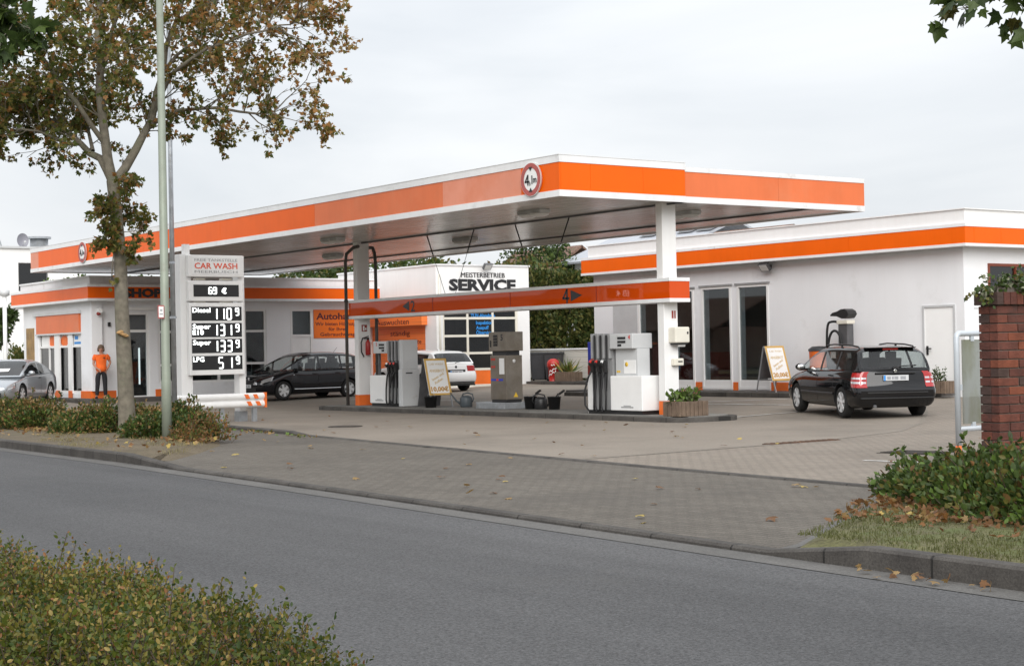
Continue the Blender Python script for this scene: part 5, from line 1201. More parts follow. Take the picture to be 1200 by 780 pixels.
B=MB(); B.box(-2.262,-2.20,-.62,.62,.505,.53); B.box(-2.265,-2.19,-.76,.76,.40,.425); B.build('bumper_strip',M['black'],rt,world=False)
def plate(car,x,z,yaw_len=.52,h=.11,tilt=0,dark=False,rear=True):
    B=MB(); B.box(x-.012,x,-yaw_len/2,yaw_len/2,z-h/2,z+h/2); o=B.build('number_plate',M['plate'],car.root,world=False,bevel=.004)
    sg=1 if rear else -1; xx=x-.0125 if rear else x+.0005
    B=MB(); B.box(xx-.001,xx+.001,sg*(yaw_len/2-.045),sg*(yaw_len/2-.004),z-h/2+.004,z+h/2-.004); B.build('blue_band',M['skyblue'],o,world=False)
    B=MB()
    for a,b_ in ((.185,.11),(.085,.045),(.035,-.045),(-.09,-.2)): B.box(xx-.001,xx+.0012,sg*a,sg*b_,z-h*.28,z+h*.28)
    B.build('blurred_print',M['smudge'],o,world=False)
    return o
plate(est,-2.155,.80)
B=MB(); B.box(-2.165,-2.12,-.42,.42,.885,.905); B.build('tailgate_handle',M['black'],rt,world=False,bevel=.004)
B=MB(); B.lathe([(.028,-.003),(.034,-.003),(.034,.003),(.028,.003)],20,(-2.135,0,.935),'x')
for k in range(3): a=math.pi/2+k*2*math.pi/3; B.obox((-2.136,.014*math.cos(a),.935+.014*math.sin(a)),(.002,0,0),(0,.014*math.cos(a),.014*math.sin(a)),(0,-.003*math.sin(a),.003*math.cos(a)))
B.build('emblem',M['chrome'],rt,world=False)
B=MB(); B.tube([(-2.115,.0,1.0),(-2.10,-.1,1.025),(-2.095,-.45,1.04)],.012,6); B.obox((-2.115,-.02,1.0),(.02,0,0),(0,.06,0),(0,0,.02)); B.build('rear_wiper',M['black'],rt,world=False)
B=MB(); B.obox((-1.885,0,1.375),(.01,0,.012),(0,.16,0),(0,0,.012)); B.build('brake_lamp',M['tail'],rt,world=False)
B=MB(); B.obox((-1.86,0,1.388),(.07,0,-.0),(0,.52,0),(-.03,0,.012)); B.build('roof_spoiler',M['cp_black'],rt,world=False,bevel=.008)
B=MB(); B.tube([(-2.2,.45,.25),(-2.0,.45,.25)],.03,10); B.build('exhaust',M['dgrey'],rt,world=False)
B=MB(); B.lathe([(0,2.30),(.05,2.30)],12,(0,0,.6),'x'); B.box(2.27,2.285,-.35,.35,.55,.68); B.build('grille',M['chrome'],rt,world=False)
plate(est,2.30,.42,rear=False)

for sd in (1,-1):
    for x in (-1.04,-.11):
        B=MB(); vs=[]
        for q in np.linspace(.05,.56,8):
            for dx in (-.045,.045): vs.append(est.gh(x+dx,q,sd)+Vector((0,sd*.004,0)))
        B.add(vs,[(2*i,2*i+1,2*i+3,2*i+2) for i in range(7)]); B.build('pillar_trim',M['black'],rt,world=False)
# ---- black hatchback by the shop
P=dict(W=1.75,H=1.52,zb=.19,xr=-1.30,xf=1.31,rw=.305,spokes=6,spw=.16,
 rear=[(.2,-1.95),(.4,-2.05),(.6,-2.05),(.75,-2.0),(1.0,-1.94),(1.2,-1.88)],
 front=[(.2,2.05),(.35,2.16),(.55,2.17),(.7,2.09),(.85,1.93),(1.0,1.7)],
 ztop=[(-2.1,.95),(-1,.955),(.6,.93),(1.0,.96),(1.3,.92),(1.7,.82),(2.0,.72),(2.15,.62)],
 belt=[(-2.1,1.0),(-1,.97),(.6,.93),(1.5,.92)],
 roof=[(-2.02,1.0),(-1.95,1.15),(-1.8,1.36),(-1.65,1.43),(-1.2,1.49),(-.5,1.52),(0,1.505),(.35,1.44),(.75,1.27),(1.15,1.06),(1.42,.93)],
 gx=[-2.02,-1.96,-1.78,-1.62,-1.5,-1.05,-.97,-.18,-.08,.42,.62,.70,1.15,1.36,1.42],
 glass=[('rear_window',-1.96,-1.78,.64,1),('r_q',-1.5,-1.05,.05,.56),('r_d',-.97,-.18,.05,.56),('f_d',-.08,.62,.05,.56),('f_q',.70,1.15,.05,.56),('windscreen',.42,1.36,.64,1)],
 cab=(-1.6,1.0),seats=[-1.0,-.05])
hb=Car(P); hd=Vector((.10,-.995,0)).normalized(); lf=Vector((-hd.y,hd.x,0))
FL=Vector((-47.25,25.0,0)); ctr=FL-hd*1.31-lf*.86
hb.build('hatchback','black hatchback with silver wheel trims parked beside the shop window','car',(ctr.x,ctr.y,gz(ctr.x,ctr.y)+.008),hd,dict(paint=M['cp_dark'],glass=M['carglass']))
for sd in (1,-1):
    hb.patch('headlight',M['clearlamp'],.905,.985,.72,.95,sd,.006,7,5,capy=.62,end='front')
    hb.patch('tail_lamp',M['tail'],0,.05,.72,.98,sd,.006,6,6,capy=.8)
    hb.door(-1.0,-.03,sd,-.82); hb.door(-.03,1.0,sd,.15); hb.mirror(.72,sd,M['black'])
    hb.strip('sill_strip',M['chrome'],-.95,.9,.20,.018,.012,sd)
    B=MB(); p=hb.low(hb.u_at(1.02),.8,hb.kfun(.8),sd); B.obox(p+Vector((0,sd*.006,0)),(.02,0,0),(0,.006,0),(0,0,.012)); B.build('side_repeater',M['clearlamp'],hb.root,world=False)
B=MB(); B.box(2.15,2.175,-.42,.42,.50,.60); B.box(2.14,2.17,-.5,.5,.28,.42); B.build('grille',M['black'],hb.root,world=False)
B=MB(); B.obox((2.10,0,.70),(.004,0,.0),(0,.04,0),(0,0,.045)); B.build('emblem',M['chrome'],hb.root,world=False)
plate(hb,2.19,.46,rear=False); plate(hb,-2.06,.7)
B=MB(); B.tube([(-1.25,0,1.49),(-1.42,0,1.68)],.006,5); B.build('aerial',M['black'],hb.root,world=False)

# ---- white compact seen from behind
P=dict(W=1.765,H=1.42,zb=.19,xr=-1.34,xf=1.35,rw=.315,spokes=5,spw=.14,
 rear=[(.2,-2.0),(.35,-2.1),(.5,-2.125),(.62,-2.10),(.70,-2.05),(.85,-2.03),(1.2,-1.97)],
 front=[(.2,2.05),(.4,2.19),(.6,2.19),(.75,2.05),(.9,1.8)],
 ztop=[(-2.2,.93),(-1.3,.935),(.3,.90),(.9,.90),(1.3,.87),(1.8,.8),(2.2,.66)],
 belt=[(-2.2,.95),(-1.3,.94),(.3,.90),(1.4,.88)],
 roof=[(-2.0,.94),(-1.9,1.06),(-1.72,1.26),(-1.58,1.345),(-1.3,1.375),(-.6,1.415),(-.2,1.42),(.2,1.39),(.55,1.27),(.95,1.07),(1.3,.88)],
 gx=[-2.0,-1.95,-1.68,-1.55,-1.45,-1.05,-.30,-.20,.30,.6,.92,1.22,1.3],
 glass=[('rear_window',-1.95,-1.68,.66,1),('r_q',-1.45,-.30,.05,.56),('f_d',-.20,.92,.05,.56),('windscreen',.30,1.22,.64,1)],
 cab=(-1.6,.8),seats=[-.85,-.0])
wc=Car(P); hd=Vector((-1,.0,0)).normalized(); lf=Vector((-hd.y,hd.x,0))
RR=Vector((-48.3,32.3,0))
ctr=Vector((-48.2,31.0,0))
wc.build('hatchback','white compact car seen from behind in front of the glazed roller door','car',(ctr.x,ctr.y,gz(ctr.x,ctr.y)+.012),hd,dict(paint=M['cp_white'],glass=M['carglass_dark']))
for sd in (1,-1):
    wc.patch('tail_lamp',M['tail'],0,.06,.66,.93,sd,.006,6,6,capy=.62)
    wc.door(-.30,.9,sd,-.1); wc.mirror(.66,sd,M['cp_white']); wc.patch('headlight',M['clearlamp'],.93,.99,.7,.93,sd,.006,6,5,capy=.6,end='front')
plate(wc,-2.07,.66,dark=True)
B=MB(); B.box(-2.075,-2.05,-.36,.36,.59,.745); B.build('plate_recess',M['black'],wc.root,world=False)
B=MB(); B.box(-2.128,-2.05,-.72,.72,.30,.335); B.box(-2.10,-2.0,-.74,.74,.2,.27); B.build('diffuser',M['black'],wc.root,world=False)
B=MB(); B.lathe([(.0,-.008),(.045,-.008),(.045,.004)],20,(-2.035,0,.84),'x'); B.build('emblem',M['dgrey'],wc.root,world=False)
B=MB(); B.tube([(-2.15,.5,.29),(-1.9,.5,.29)],.04,10); B.build('exhaust',M['dgrey'],wc.root,world=False)
B=MB(); B.prism([(-1.0,1.42),(-.85,1.42),(-.97,1.475)],-.02,.02,'y'); B.build('roof_fin',M['cp_white'],wc.root,world=False,bevel=.006)
B=MB(); B.tube([(-1.98,0,.97),(-1.955,-.1,.99),(-1.93,-.4,1.0)],.012,6); B.build('rear_wiper',M['black'],wc.root,world=False)

# ---- silver coupe-cabriolet at the left edge
P=dict(W=1.79,H=1.43,zb=.18,xr=-1.30,xf=1.28,rw=.32,spokes=7,spw=.11,
 rear=[(.2,-1.95),(.4,-2.08),(.6,-2.1),(.8,-2.05),(1.0,-1.98)],
 front=[(.2,2.1),(.35,2.28),(.55,2.3),(.68,2.2),(.8,2.0)],
 ztop=[(-2.2,.98),(-1.6,1.02),(-.6,.96),(.5,.93),(1.0,.91),(1.5,.83),(2.0,.70),(2.3,.58)],
 belt=[(-2.2,.98),(-1.2,.99),(-.6,.96),(.6,.93),(1.4,.90)],
 roof=[(-1.75,.98),(-1.5,1.10),(-1.1,1.28),(-.7,1.385),(-.2,1.43),(.15,1.40),(.5,1.27),(.95,1.07),(1.32,.89)],
 gx=[-1.75,-1.65,-1.15,-.95,-.85,-.42,-.34,.22,.5,.62,.95,1.24,1.32],
 glass=[('rear_window',-1.65,-.95,.64,1),('r_q',-.85,-.42,.05,.56),('f_d',-.34,.95,.05,.56),('windscreen',.22,1.24,.64,1)],
 cab=(-1.0,.9),seats=[-.75,-.05])
sv_=Car(P); hd=Vector((.774,-.634,0)).normalized(); lf=Vector((-hd.y,hd.x,0))
ctr=Vector((-51.3,17.8,0))-hd*1.28-lf*.87
sv_.build('coupe_car','silver coupe with a paper notice in its windscreen parked by the tall shop windows','car',(ctr.x,ctr.y,gz(ctr.x,ctr.y)+.0),hd,dict(paint=M['cp_silver'],glass=M['carglass_dark'],shell=M['cp_silver']))
for sd in (1,-1):
    hl=sv_.patch('headlight',M['clearlamp'],.90,.985,.70,.94,sd,.006,8,6,capy=.55,end='front')
    sv_.patch('tail_lamp',M['tail'],0,.05,.72,.95,sd,.006,6,6,capy=.75)
    sv_.door(-.40,.95,sd,-.2); sv_.mirror(.66,sd,M['cp_silver'])
B=MB(); B.box(2.285,2.305,-.55,.55,.26,.40); B.box(2.24,2.27,-.4,.4,.52,.6); B.build('grille',M['black'],sv_.root,world=False)
plate(sv_,2.32,.46,rear=False)
B=MB(); a=sv_.gh(.75,.8,1); 
sl=(sv_.gh(.60,1,1)-sv_.gh(.95,1,1)).normalized(); nrm=Vector((0,1,0)).cross(sl); nrm=nrm if nrm.z>0 else -nrm
c=sv_.gh(.92,1,1)+nrm*.012; B.obox((c.x,.12,c.z),sl*.11,(0,.2,0),nrm*.001); B.build('paper_notice',M['pwhite'],sv_.root,world=False)
# ------------------------------------------------------------------ vegetation
M['bark']=mat('grey_brown_bark',(.17,.15,.115),.9,var=.35,vscale=9,bump=1,bscale=35,dirt=(.16,.17,.11),dscale=2.5)
M['twig']=mat('brown_twigs',(.09,.065,.045),.9,var=.3,vscale=8)
Lf={}
def LM(n,c,c2=None,t=.3): Lf[n]=leaf_mat(n,c,c2,t); return Lf[n]
LM('dark_green_leaf',(.034,.062,.016),(.06,.095,.024)); LM('green_leaf',(.06,.10,.022),(.10,.145,.034)); LM('olive_leaf',(.12,.115,.026),(.18,.16,.04)); LM('rust_leaf',(.22,.10,.032),(.32,.155,.052)); LM('tan_leaf',(.32,.20,.08),(.42,.28,.12)); LM('tree_green',(.08,.115,.026),(.14,.165,.04),.6); LM('tree_olive',(.20,.185,.045),(.30,.25,.07),.6); LM('tree_rust',(.38,.17,.05),(.52,.28,.095),.6); LM('tree_tan',(.45,.29,.11),(.58,.40,.18),.6)
LM('yellow_leaf',(.48,.36,.08),(.6,.45,.14)); LM('fallen_brown',(.17,.08,.035),(.27,.14,.06)); LM('bronze_leaf',(.12,.07,.025),(.19,.11,.04)); LM('bright_green_leaf',(.10,.17,.03),(.16,.25,.05)); LM('pink_flower',(.75,.28,.22),(.85,.4,.3)); LM('conifer_green',(.045,.07,.02),(.09,.11,.03)); LM('conifer_olive',(.13,.13,.035),(.19,.18,.055))
def unit(n): 
    v=rng.normal(0,1,(n,3)); return v/np.linalg.norm(v,axis=1,keepdims=True)
class Tree:
    """limbs grown recursively; leaf points gathered along the thin twigs"""
    def __init__(s): s.B=MB(); s.P=[]; s.D=[]
    def limb(s,pts,r0,r1,n=8): s.B.tube(pts,list(np.linspace(r0,r1,len(pts))),n,cap=False)
    def grow(s,p,d,ln,r,depth,bend=.25,up=.05,kids=(3,5),leafd=1,per=9,lf_start=.3):
        p=Vector(p); d=Vector(d).normalized(); n=5; pts=[p]; dd=d.copy()
        for i in range(n):
            dd=(dd+Vector(rng.normal(0,bend*.4,3))+Vector((0,0,up))).normalized(); pts.append(pts[-1]+dd*ln/n)
        s.B.tube(pts,list(np.linspace(r,r*.4,n+1)),6 if r>.02 else 4,cap=False)
        if depth<=leafd:
            k=int(per*(1.4 if depth==0 else .8))
            for _ in range(k):
                t=rng.uniform(lf_start,1.0)*n; i=min(n-1,int(t)); q=pts[i].lerp(pts[i+1],t-i)
                v=Vector(rng.normal(0,1,3)); v.z-=.55; v=(v.normalized()*.8+dd*.6).normalized()
                s.P.append(tuple(q+v*rng.uniform(.02,.10))); s.D.append(tuple(v))
        if depth>0:
            for _ in range(int(rng.integers(kids[0],kids[1]+1))):
                t=rng.uniform(.25,1.0)*n; i=min(n-1,int(t)); q=pts[i].lerp(pts[i+1],t-i)
                perp=Vector(rng.normal(0,1,3)); perp=(perp-dd*perp.dot(dd)).normalized()
                nd=(dd*rng.uniform(.55,1.0)+perp*rng.uniform(.5,.9)).normalized()
                s.grow(q,nd,ln*rng.uniform(.45,.7),r*.5,depth-1,bend,up*.6,kids,leafd,per,lf_start)
# ---- the street tree by the price sign: local frame a = along the picture, b = away from the camera
t=thing('street_tree','street tree with browning autumn leaves growing in the hedge bed by the lamp post','tree',(-29.55,12.25,.06))
T0=Vector((-29.55,12.25,.0))
def tp(a,z,b=0): return T0+RIGHT*a+VIEW*b+Vector((0,0,z))
T=Tree()
T.B.tube([tp(.05,.02),tp(.03,.14),tp(.015,.35),tp(0,.8),tp(-.02,1.5),tp(-.05,2.4),tp(-.06,3.4),tp(-.12,4.2),tp(-.18,4.9)],[.25,.19,.165,.152,.143,.132,.12,.115,.12],14,cap=False)
limbs=[([(-.18,4.85,0),(-.45,5.35,.15),(-.85,5.65,.3),(-1.4,6.1,.5),(-2.1,6.5,.6)],.085,.03),
 ([(-.18,4.85,0),(-.28,5.6,-.1),(-.38,6.6,-.1),(-.45,7.6,.1),(-.4,9.0,.1),(-.3,10.2,0)],.11,.035),
 ([(-.16,4.85,0),(.25,5.5,.1),(.55,6.1,.2),(.75,7.0,.3),(1.0,8.0,.4),(1.3,9.3,.4)],.10,.03),
 ([(.55,6.1,.2),(1.0,6.9,-.1),(1.7,7.35,-.2),(2.5,7.6,-.3),(3.1,7.75,-.3),(3.5,7.85,-.3)],.045,.009),
 ([(.45,5.9,.15),(1.0,6.25,.3),(1.8,6.3,.3),(2.6,6.15,.2),(3.1,6.05,.1)],.045,.012),
 ([(-.3,5.6,-.1),(-.7,6.3,-.5),(-1.3,7.2,-.8),(-1.9,8.0,-1.0),(-2.6,8.6,-1.0)],.055,.016),
 ([(-.4,7.2,.1),(.1,8.0,-.5),(.6,8.9,-.8),(1.0,9.8,-.9)],.045,.015),
 ([(-.85,5.65,.3),(-1.2,5.7,-.2),(-1.8,5.85,-.5),(-2.3,5.8,-.6)],.035,.012),
 ([(1.0,8.0,.4),(1.8,8.5,.7),(2.6,8.9,.8),(3.3,9.2,.8)],.035,.012),
 ([(-.4,8.0,.1),(-1.0,8.9,.5),(-1.6,9.7,.8)],.04,.014),
 ([(.75,7.0,.3),(1.2,7.7,1.0),(1.8,8.2,1.5)],.04,.014),
 ([(-.3,6.2,-.1),(-.1,6.8,-1.0),(.2,7.3,-1.6)],.04,.014),
 ([(-.6,5.5,.2),(-.9,6.1,1.0),(-1.3,6.8,1.6)],.04,.014)]
for pl_,r0,r1 in limbs:
    pts=[tp(a,z,b) for a,z,b in pl_]
    # refine the limb a little so it bends naturally
    fine=[]
    for i in range(len(pts)-1):
        fine.append(pts[i]); m_=pts[i].lerp(pts[i+1],.5)+Vector(rng.normal(0,.035,3)); fine.append(m_)
    fine.append(pts[-1]); T.B.tube(fine,list(np.linspace(r0,r1,len(fine))),8,cap=False)
    Lm=len(fine)
    k=int((4+2.3*len(pl_))*(1.22 if pl_[-1][0]<.1 else 1.0))
    for q in range(k):
        u=rng.uniform(.28,1.0)*(Lm-1); i=min(Lm-2,int(u)); p=fine[i].lerp(fine[i+1],u-i); d=(fine[i+1]-fine[i]).normalized()
        perp=Vector(rng.normal(0,1,3)); perp=(perp-d*perp.dot(d)).normalized()
        T.grow(p,d*.6+perp*.8+Vector((0,0,.12)),rng.uniform(.6,1.2),.0155,2,.35,.03,(2,4),1,9)
    T.grow(pts[-1],(pts[-1]-pts[-2]),.7,r1*.9,2,.3,.03,(2,4),1,9)
# epicormic shoots low on the trunk
for z in np.linspace(3.55,5.0,17):
    a=rng.uniform(0,6.28); T.grow(tp(-.08,z),RIGHT*math.cos(a)*.9+VIEW*math.sin(a)*.9+Vector((0,0,rng.uniform(-.5,.25))),rng.uniform(.3,.72),.01,1,.4,-.05,(4,6),1,13)
T.B.tube([tp(-.12,3.75,-.13),tp(-.17,3.3,-.18),tp(-.19,3.0,-.18)],.012,5); T.P+= [tuple(tp(-.19+rng.normal(0,.05),2.95+rng.normal(0,.1),-.18)) for _ in range(7)]; T.D+=[(0,0,-1)]*7
T.B.build('trunk',M['bark'],t)
P=np.array(T.P); D=np.array(T.D)
# browning grows towards the outer right and the top of the crown
rel=P-np.array(T0); a_=rel@np.array(RIGHT); z_=rel[:,2]
brown=1/(1+np.exp(-((a_-1.5)*.42+(z_-7.6)*.35+rng.normal(0,.9,len(P)))))
for nm,msk in (('crown',brown<.55),('browning_foliage',brown>=.55)):
    ml=[Lf['tree_green'],Lf['tree_olive'],Lf['bronze_leaf'],Lf['tree_rust']] if nm=='crown' else [Lf['tree_olive'],Lf['tree_rust'],Lf['tree_tan'],Lf['bronze_leaf']]
    wt=[.47,.34,.10,.09] if nm=='crown' else [.28,.33,.29,.10]
    leaves(nm,P[msk],D[msk],.09,ml,wt,MAPLE,t,.8,.3)
B=MB()
for k in range(5): B.ell(tp(.06*math.cos(k),1.93+.02*k,-.17-.015*(k%2)),(.07,.06,.03),8,5)
B.build('bracket_fungus',mat('tan_fungus',(.4,.24,.1),.8,var=.3,vscale=12),t)

# ---- overhanging branches at the top corners; their trunks stand just outside the picture
def corner_tree(label,base,tips,mats,wts,size,trunk_h):
    t=thing('overhanging_tree',label,'tree',base); T=Tree(); b=Vector(base)
    crown=b+Vector((0,0,trunk_h)); T.B.tube([b,b+Vector((.02,.03,trunk_h*.5)),crown],[.2,.16,.12],12,cap=False)
    for tip in tips:
        tip=Vector(tip); m_=crown.lerp(tip,.5)+Vector((0,0,.35)); pts=[crown,crown.lerp(m_,.5)+Vector((0,0,.12)),m_,m_.lerp(tip,.5)+Vector((0,0,.1)),tip]
        T.B.tube(pts,[.05,.04,.028,.018,.01],8,cap=False)
        for _ in range(16):
            u=rng.uniform(.6,1.0)*4; i=min(3,int(u)); p=pts[i].lerp(pts[i+1],u-i)
            T.grow(p,(tip-m_).normalized()*.5+Vector(rng.normal(0,.5,3)),rng.uniform(.15,.4),.006,1,.4,-.06,(2,3),1,5)
    T.B.build('trunk',M['bark'],t); leaves('crown',T.P,T.D,size,mats,wts,MAPLE,t,.7,.6)
    return t
corner_tree('maple tree branch with dark green leaves hanging in above the hall',(-3.2,9.6,.1),[(-5.82,7.53,3.45),(-5.50,7.68,3.42),(-5.31,7.74,3.30)],[Lf['dark_green_leaf'],Lf['green_leaf'],Lf['olive_leaf']],[.5,.35,.15],.095,4.2)
corner_tree('tree branch with dark green leaves hanging in before the browning street tree',(-17.5,3.0,.0),[(-12.87,4.39,4.32),(-12.84,4.44,4.22),(-12.98,4.28,4.48),(-12.92,4.33,4.12)],[Lf['dark_green_leaf'],Lf['green_leaf']],[.7,.3],.13,5.6)

# ---- shrubs
def blob_pts(n,c,r,shell=.5,flat=True):
    """points through a lumpy mound, denser near its surface"""
    v=unit(n); 
    if flat: v[:,2]=np.abs(v[:,2])
    rr=(shell+(1-shell)*rng.uniform(0,1,n)**.6)
    lump=1+.2*np.sin(v[:,0]*5+c[0]*3)*np.sin(v[:,1]*6+c[1]*2)+.15*np.sin(v[:,2]*9+v[:,0]*7+c[0])
    return np.array(c)+v*np.array(r)*(rr*lump)[:,None], v
def shrub(label,cat,blobs,size,mats,wts,n_per,tmpl=LEAF6,group=None,stem=True,name='shrub',sprigs=0,smat='twig',tops=None):
    c0=blobs[0][0]; t=thing(name,label,cat,(c0[0],c0[1],c0[2]),group=group); P=[];D=[]; B=MB()
    for c,r in blobs:
        vol=r[0]*r[1]+r[0]*r[2]+r[1]*r[2]; n=int(n_per*vol)
        p,v=blob_pts(n,c,r); P.append(p); D.append(v*.7+np.array([0,0,.5]))
        for k in range(int(8+6*r[0])):
            q,_=blob_pts(1,c,r,.55); q=Vector(q[0]); b_=Vector((c[0]+rng.normal(0,r[0]*.3),c[1]+rng.normal(0,r[1]*.3),c[2]))
            B.tube([b_,b_.lerp(q,.5)+Vector(rng.normal(0,.04,3)),q],[.012*min(1,size/.05),.008*min(1,size/.05),.003*min(1,size/.05)],5,cap=False)
        for k in range(int(sprigs*vol)):
            q,v1=blob_pts(1,c,r,.92); q=Vector(q[0]); d=(Vector(v1[0])*.6+Vector((0,0,.7))+Vector(rng.normal(0,.3,3))).normalized(); ln=rng.uniform(.08,.24)
            B.tube([q-d*.1,q+d*ln*.5,q+d*ln+Vector(rng.normal(0,.02,3))],[.004,.003,.002],4,cap=False)
            m_=int(6+ln*30); P.append(np.array([tuple(q+d*ln*f) for f in rng.uniform(0,1,m_)])); D.append(unit(m_)*.8+np.array(d)*.5)
    B.build('stems',M[smat],t); P=np.concatenate(P); D=np.concatenate(D)
    if tops:
        hmax=max(c[2]+r[2] for c,r in blobs); up=(P[:,2]>hmax*.70)&(rng.uniform(0,1,len(P))<.75*(.5+.5*np.sin(P[:,0]*2.3)*np.sin(P[:,1]*3+1)))
        leaves('foliage',P[up],D[up],size*.8,tops[0],tops[1],tmpl,t,.9,.5); P=P[~up]; D=D[~up]
    leaves('foliage',P,D,size,mats,wts,tmpl,t,.9,.5)
    return t
tops_=([Lf['tan_leaf'],Lf['bronze_leaf'],Lf['olive_leaf']],[.45,.3,.25])
hm=[Lf['dark_green_leaf'],Lf['green_leaf'],Lf['olive_leaf'],Lf['tan_leaf'],Lf['bronze_leaf'],Lf['bright_green_leaf']]
shrub('low green hedge shrub in front of the silver coupe','shrub',[((-33.6,11.9,.05),(.95,.7,.60)),((-35.4,11.7,.05),(1.6,.8,.62)),((-37.5,11.6,.05),(1.3,.8,.62))],.065,hm,[.28,.3,.18,.12,.07,.05],3800,group='shrubs under the street tree',sprigs=20,tops=tops_)
shrub('wide green hedge shrub behind the street tree trunk below the man in orange','shrub',[((-31.1,11.9,.05),(.55,.5,.44)),((-30.5,12.15,.05),(.65,.55,.60)),((-29.75,12.7,.05),(.6,.5,.54)),((-30.6,11.45,.05),(.5,.3,.28))],.065,hm,[.32,.3,.15,.12,.06,.05],3800,group='shrubs under the street tree',sprigs=20,tops=tops_)
shrub('green shrub between the street tree and the lamp post','shrub',[((-27.9,12.45,.05),(.6,.45,.50)),((-27.1,12.3,.05),(.5,.4,.62)),((-27.5,11.75,.05),(.6,.35,.42)),((-26.6,12.25,.05),(.5,.4,.5))],.065,hm,[.36,.34,.12,.06,.05,.07],3800,group='shrubs under the street tree',sprigs=20,tops=tops_)
shrub('thin reddish brown shrub at the lamp post foot before the crash barrier','shrub',[((-25.85,11.8,.05),(.36,.3,.36)),((-25.5,11.75,.05),(.3,.25,.22)),((-26.0,12.35,.05),(.35,.3,.5))],.05,[Lf['bronze_leaf'],Lf['rust_leaf'],Lf['olive_leaf'],Lf['green_leaf']],[.38,.2,.22,.2],1500,group='shrubs under the street tree',sprigs=24)
# right-hand bush
shrub('broad dark green bush in front of the brick pillar','shrub',[((-9.95,11.85,.10),(.5,.45,.27)),((-9.3,11.45,.10),(.62,.55,.36)),((-8.5,11.1,.10),(.72,.6,.44)),((-7.6,10.75,.10),(.8,.65,.48)),((-6.6,10.5,.10),(.9,.7,.52)),((-8.9,12.2,.1),(.7,.5,.44))],.06,[Lf['dark_green_leaf'],Lf['green_leaf'],Lf['olive_leaf'],Lf['rust_leaf'],Lf['bronze_leaf'],Lf['bright_green_leaf']],[.32,.34,.16,.02,.04,.12],3000,sprigs=48)
# ---- foreground hedge: thousands of small leafed shoots
def near_hedge():
    t=thing('foreground_hedge','clipped olive green hedge with brownish tips along the near pavement','hedge',(-8,1.6,.08))
    P=[];D=[];K=[]; B=MB(); n=22500
    X=-2.9-rng.uniform(0,1,n)**1.3*8.5
    yk=np.array([YN(x) for x in X])
    for i in range(n):
        x=X[i]; v=rng.uniform(0,1); y0=yk[i]-1.65; y1=yk[i]+.06; y=y0+(y1-y0)*v
        e=min(v,1-v)*2*1.45/2; 
        h=.80+.05*math.sin(x*2.3+y*3)+.045*math.sin(x*5.1+1.3*y)+.03*math.sin(y*7-x*3)
        if x>-3.5: h-=.5*(x+3.5)
        edge=min(1,(e/.30)); h*=(.62+.38*math.sqrt(max(0,1-(1-edge)**2)))
        if rng.uniform()<.10: h+=rng.uniform(.02,.09)
        z=h-abs(rng.normal(0,.07))
        out=(v-.5)*2; tilt=Vector((rng.normal(0,.4),out*.75*(1-edge)+rng.normal(0,.4),1)).normalized()
        ln=rng.uniform(.05,.11); p0=Vector((x,y,z-.06))
        if i%4==0: B.tube([p0-tilt*.12,p0+tilt*ln],[.0025,.0012],3,cap=False)
        m_=9
        for f in np.linspace(.0,1,m_):
            a=f*14+i; s1=tilt.orthogonal().normalized(); s2=tilt.cross(s1)
            d=(s1*math.cos(a)+s2*math.sin(a))*.8+tilt*(.35+.5*f)
            P.append(tuple(p0+tilt*ln*f)); D.append(tuple(d)); K.append(f)
    B.build('twigs',M['twig'],t)
    P=np.array(P);D=np.array(D);K=np.array(K)
    patchy=.5+.5*np.sin(P[:,0]*1.7+P[:,1]*2.2)*np.sin(P[:,0]*.9-P[:,1]*3.1)
    tip=(K>.62)&(rng.uniform(0,1,len(K))<.15+.5*patchy)
    leaves('foliage',P[~tip],D[~tip],.0155,[Lf['hedge_green'],Lf['hedge_olive'],Lf['dark_green_leaf']],[.5,.3,.2],LEAF6,t,.6,.4)
    leaves('tip_leaves',P[tip],D[tip],.014,[Lf['hedge_tip'],Lf['hedge_olive'],Lf['hedge_brown']],[.45,.3,.25],LEAF6,t,.6,.4)
LM('hedge_green',(.058,.082,.010),(.12,.145,.022)); LM('hedge_olive',(.115,.108,.015),(.19,.17,.03)); LM('hedge_tip',(.26,.19,.045),(.36,.27,.08)); LM('hedge_brown',(.20,.085,.03),(.29,.135,.05))
near_hedge()
# a low second shrub whose shoot tips reach into the bottom edge
shrub('few yellow green shoots beside the end of the foreground hedge','shrub',[((-3.25,2.0,.08),(.30,.22,.46)),((-2.95,2.25,.08),(.2,.18,.47))],.022,[Lf['hedge_green'],Lf['hedge_olive'],Lf['hedge_tip'],Lf['yellow_leaf']],[.4,.3,.2,.1],9000,sprigs=35)

# ---- verge grass and fallen leaves
B=MB(); vs=[]
def grass(name,label,region,n,hmin,hmax,m,zf):
    V=[];F=[]
    pts=region(n)
    for i,(x,y) in enumerate(pts):
        a=rng.uniform(0,6.28); h=rng.uniform(hmin,hmax); l=rng.normal(0,.4*h,2); w_=.004; c,s_=math.cos(a)*w_,math.sin(a)*w_; z=zf(x,y); k=len(V)
        V+=[(x-c,y-s_,z),(x+c,y+s_,z),(x+l[0]*.4+c*.7,y+l[1]*.4+s_*.7,z+h*.6),(x+l[0]*.4-c*.7,y+l[1]*.4-s_*.7,z+h*.6),(x+l[0],y+l[1],z+h)]
        F+=[(k,k+1,k+2,k+3),(k+3,k+2,k+4)]
    B=MB(); B.add(V,F); return tag(B.build(name,m,None),label,'grass',kind='stuff')
LM('grass_blade',(.09,.105,.032),(.15,.155,.058)); LM('dry_grass',(.22,.19,.09),(.3,.26,.13))
vf=lin([(8.3,-8.4),(8.9,-8.6),(10.7,-9.75),(11.8,-10.4),(13,-11.2),(15.2,-12.4)])
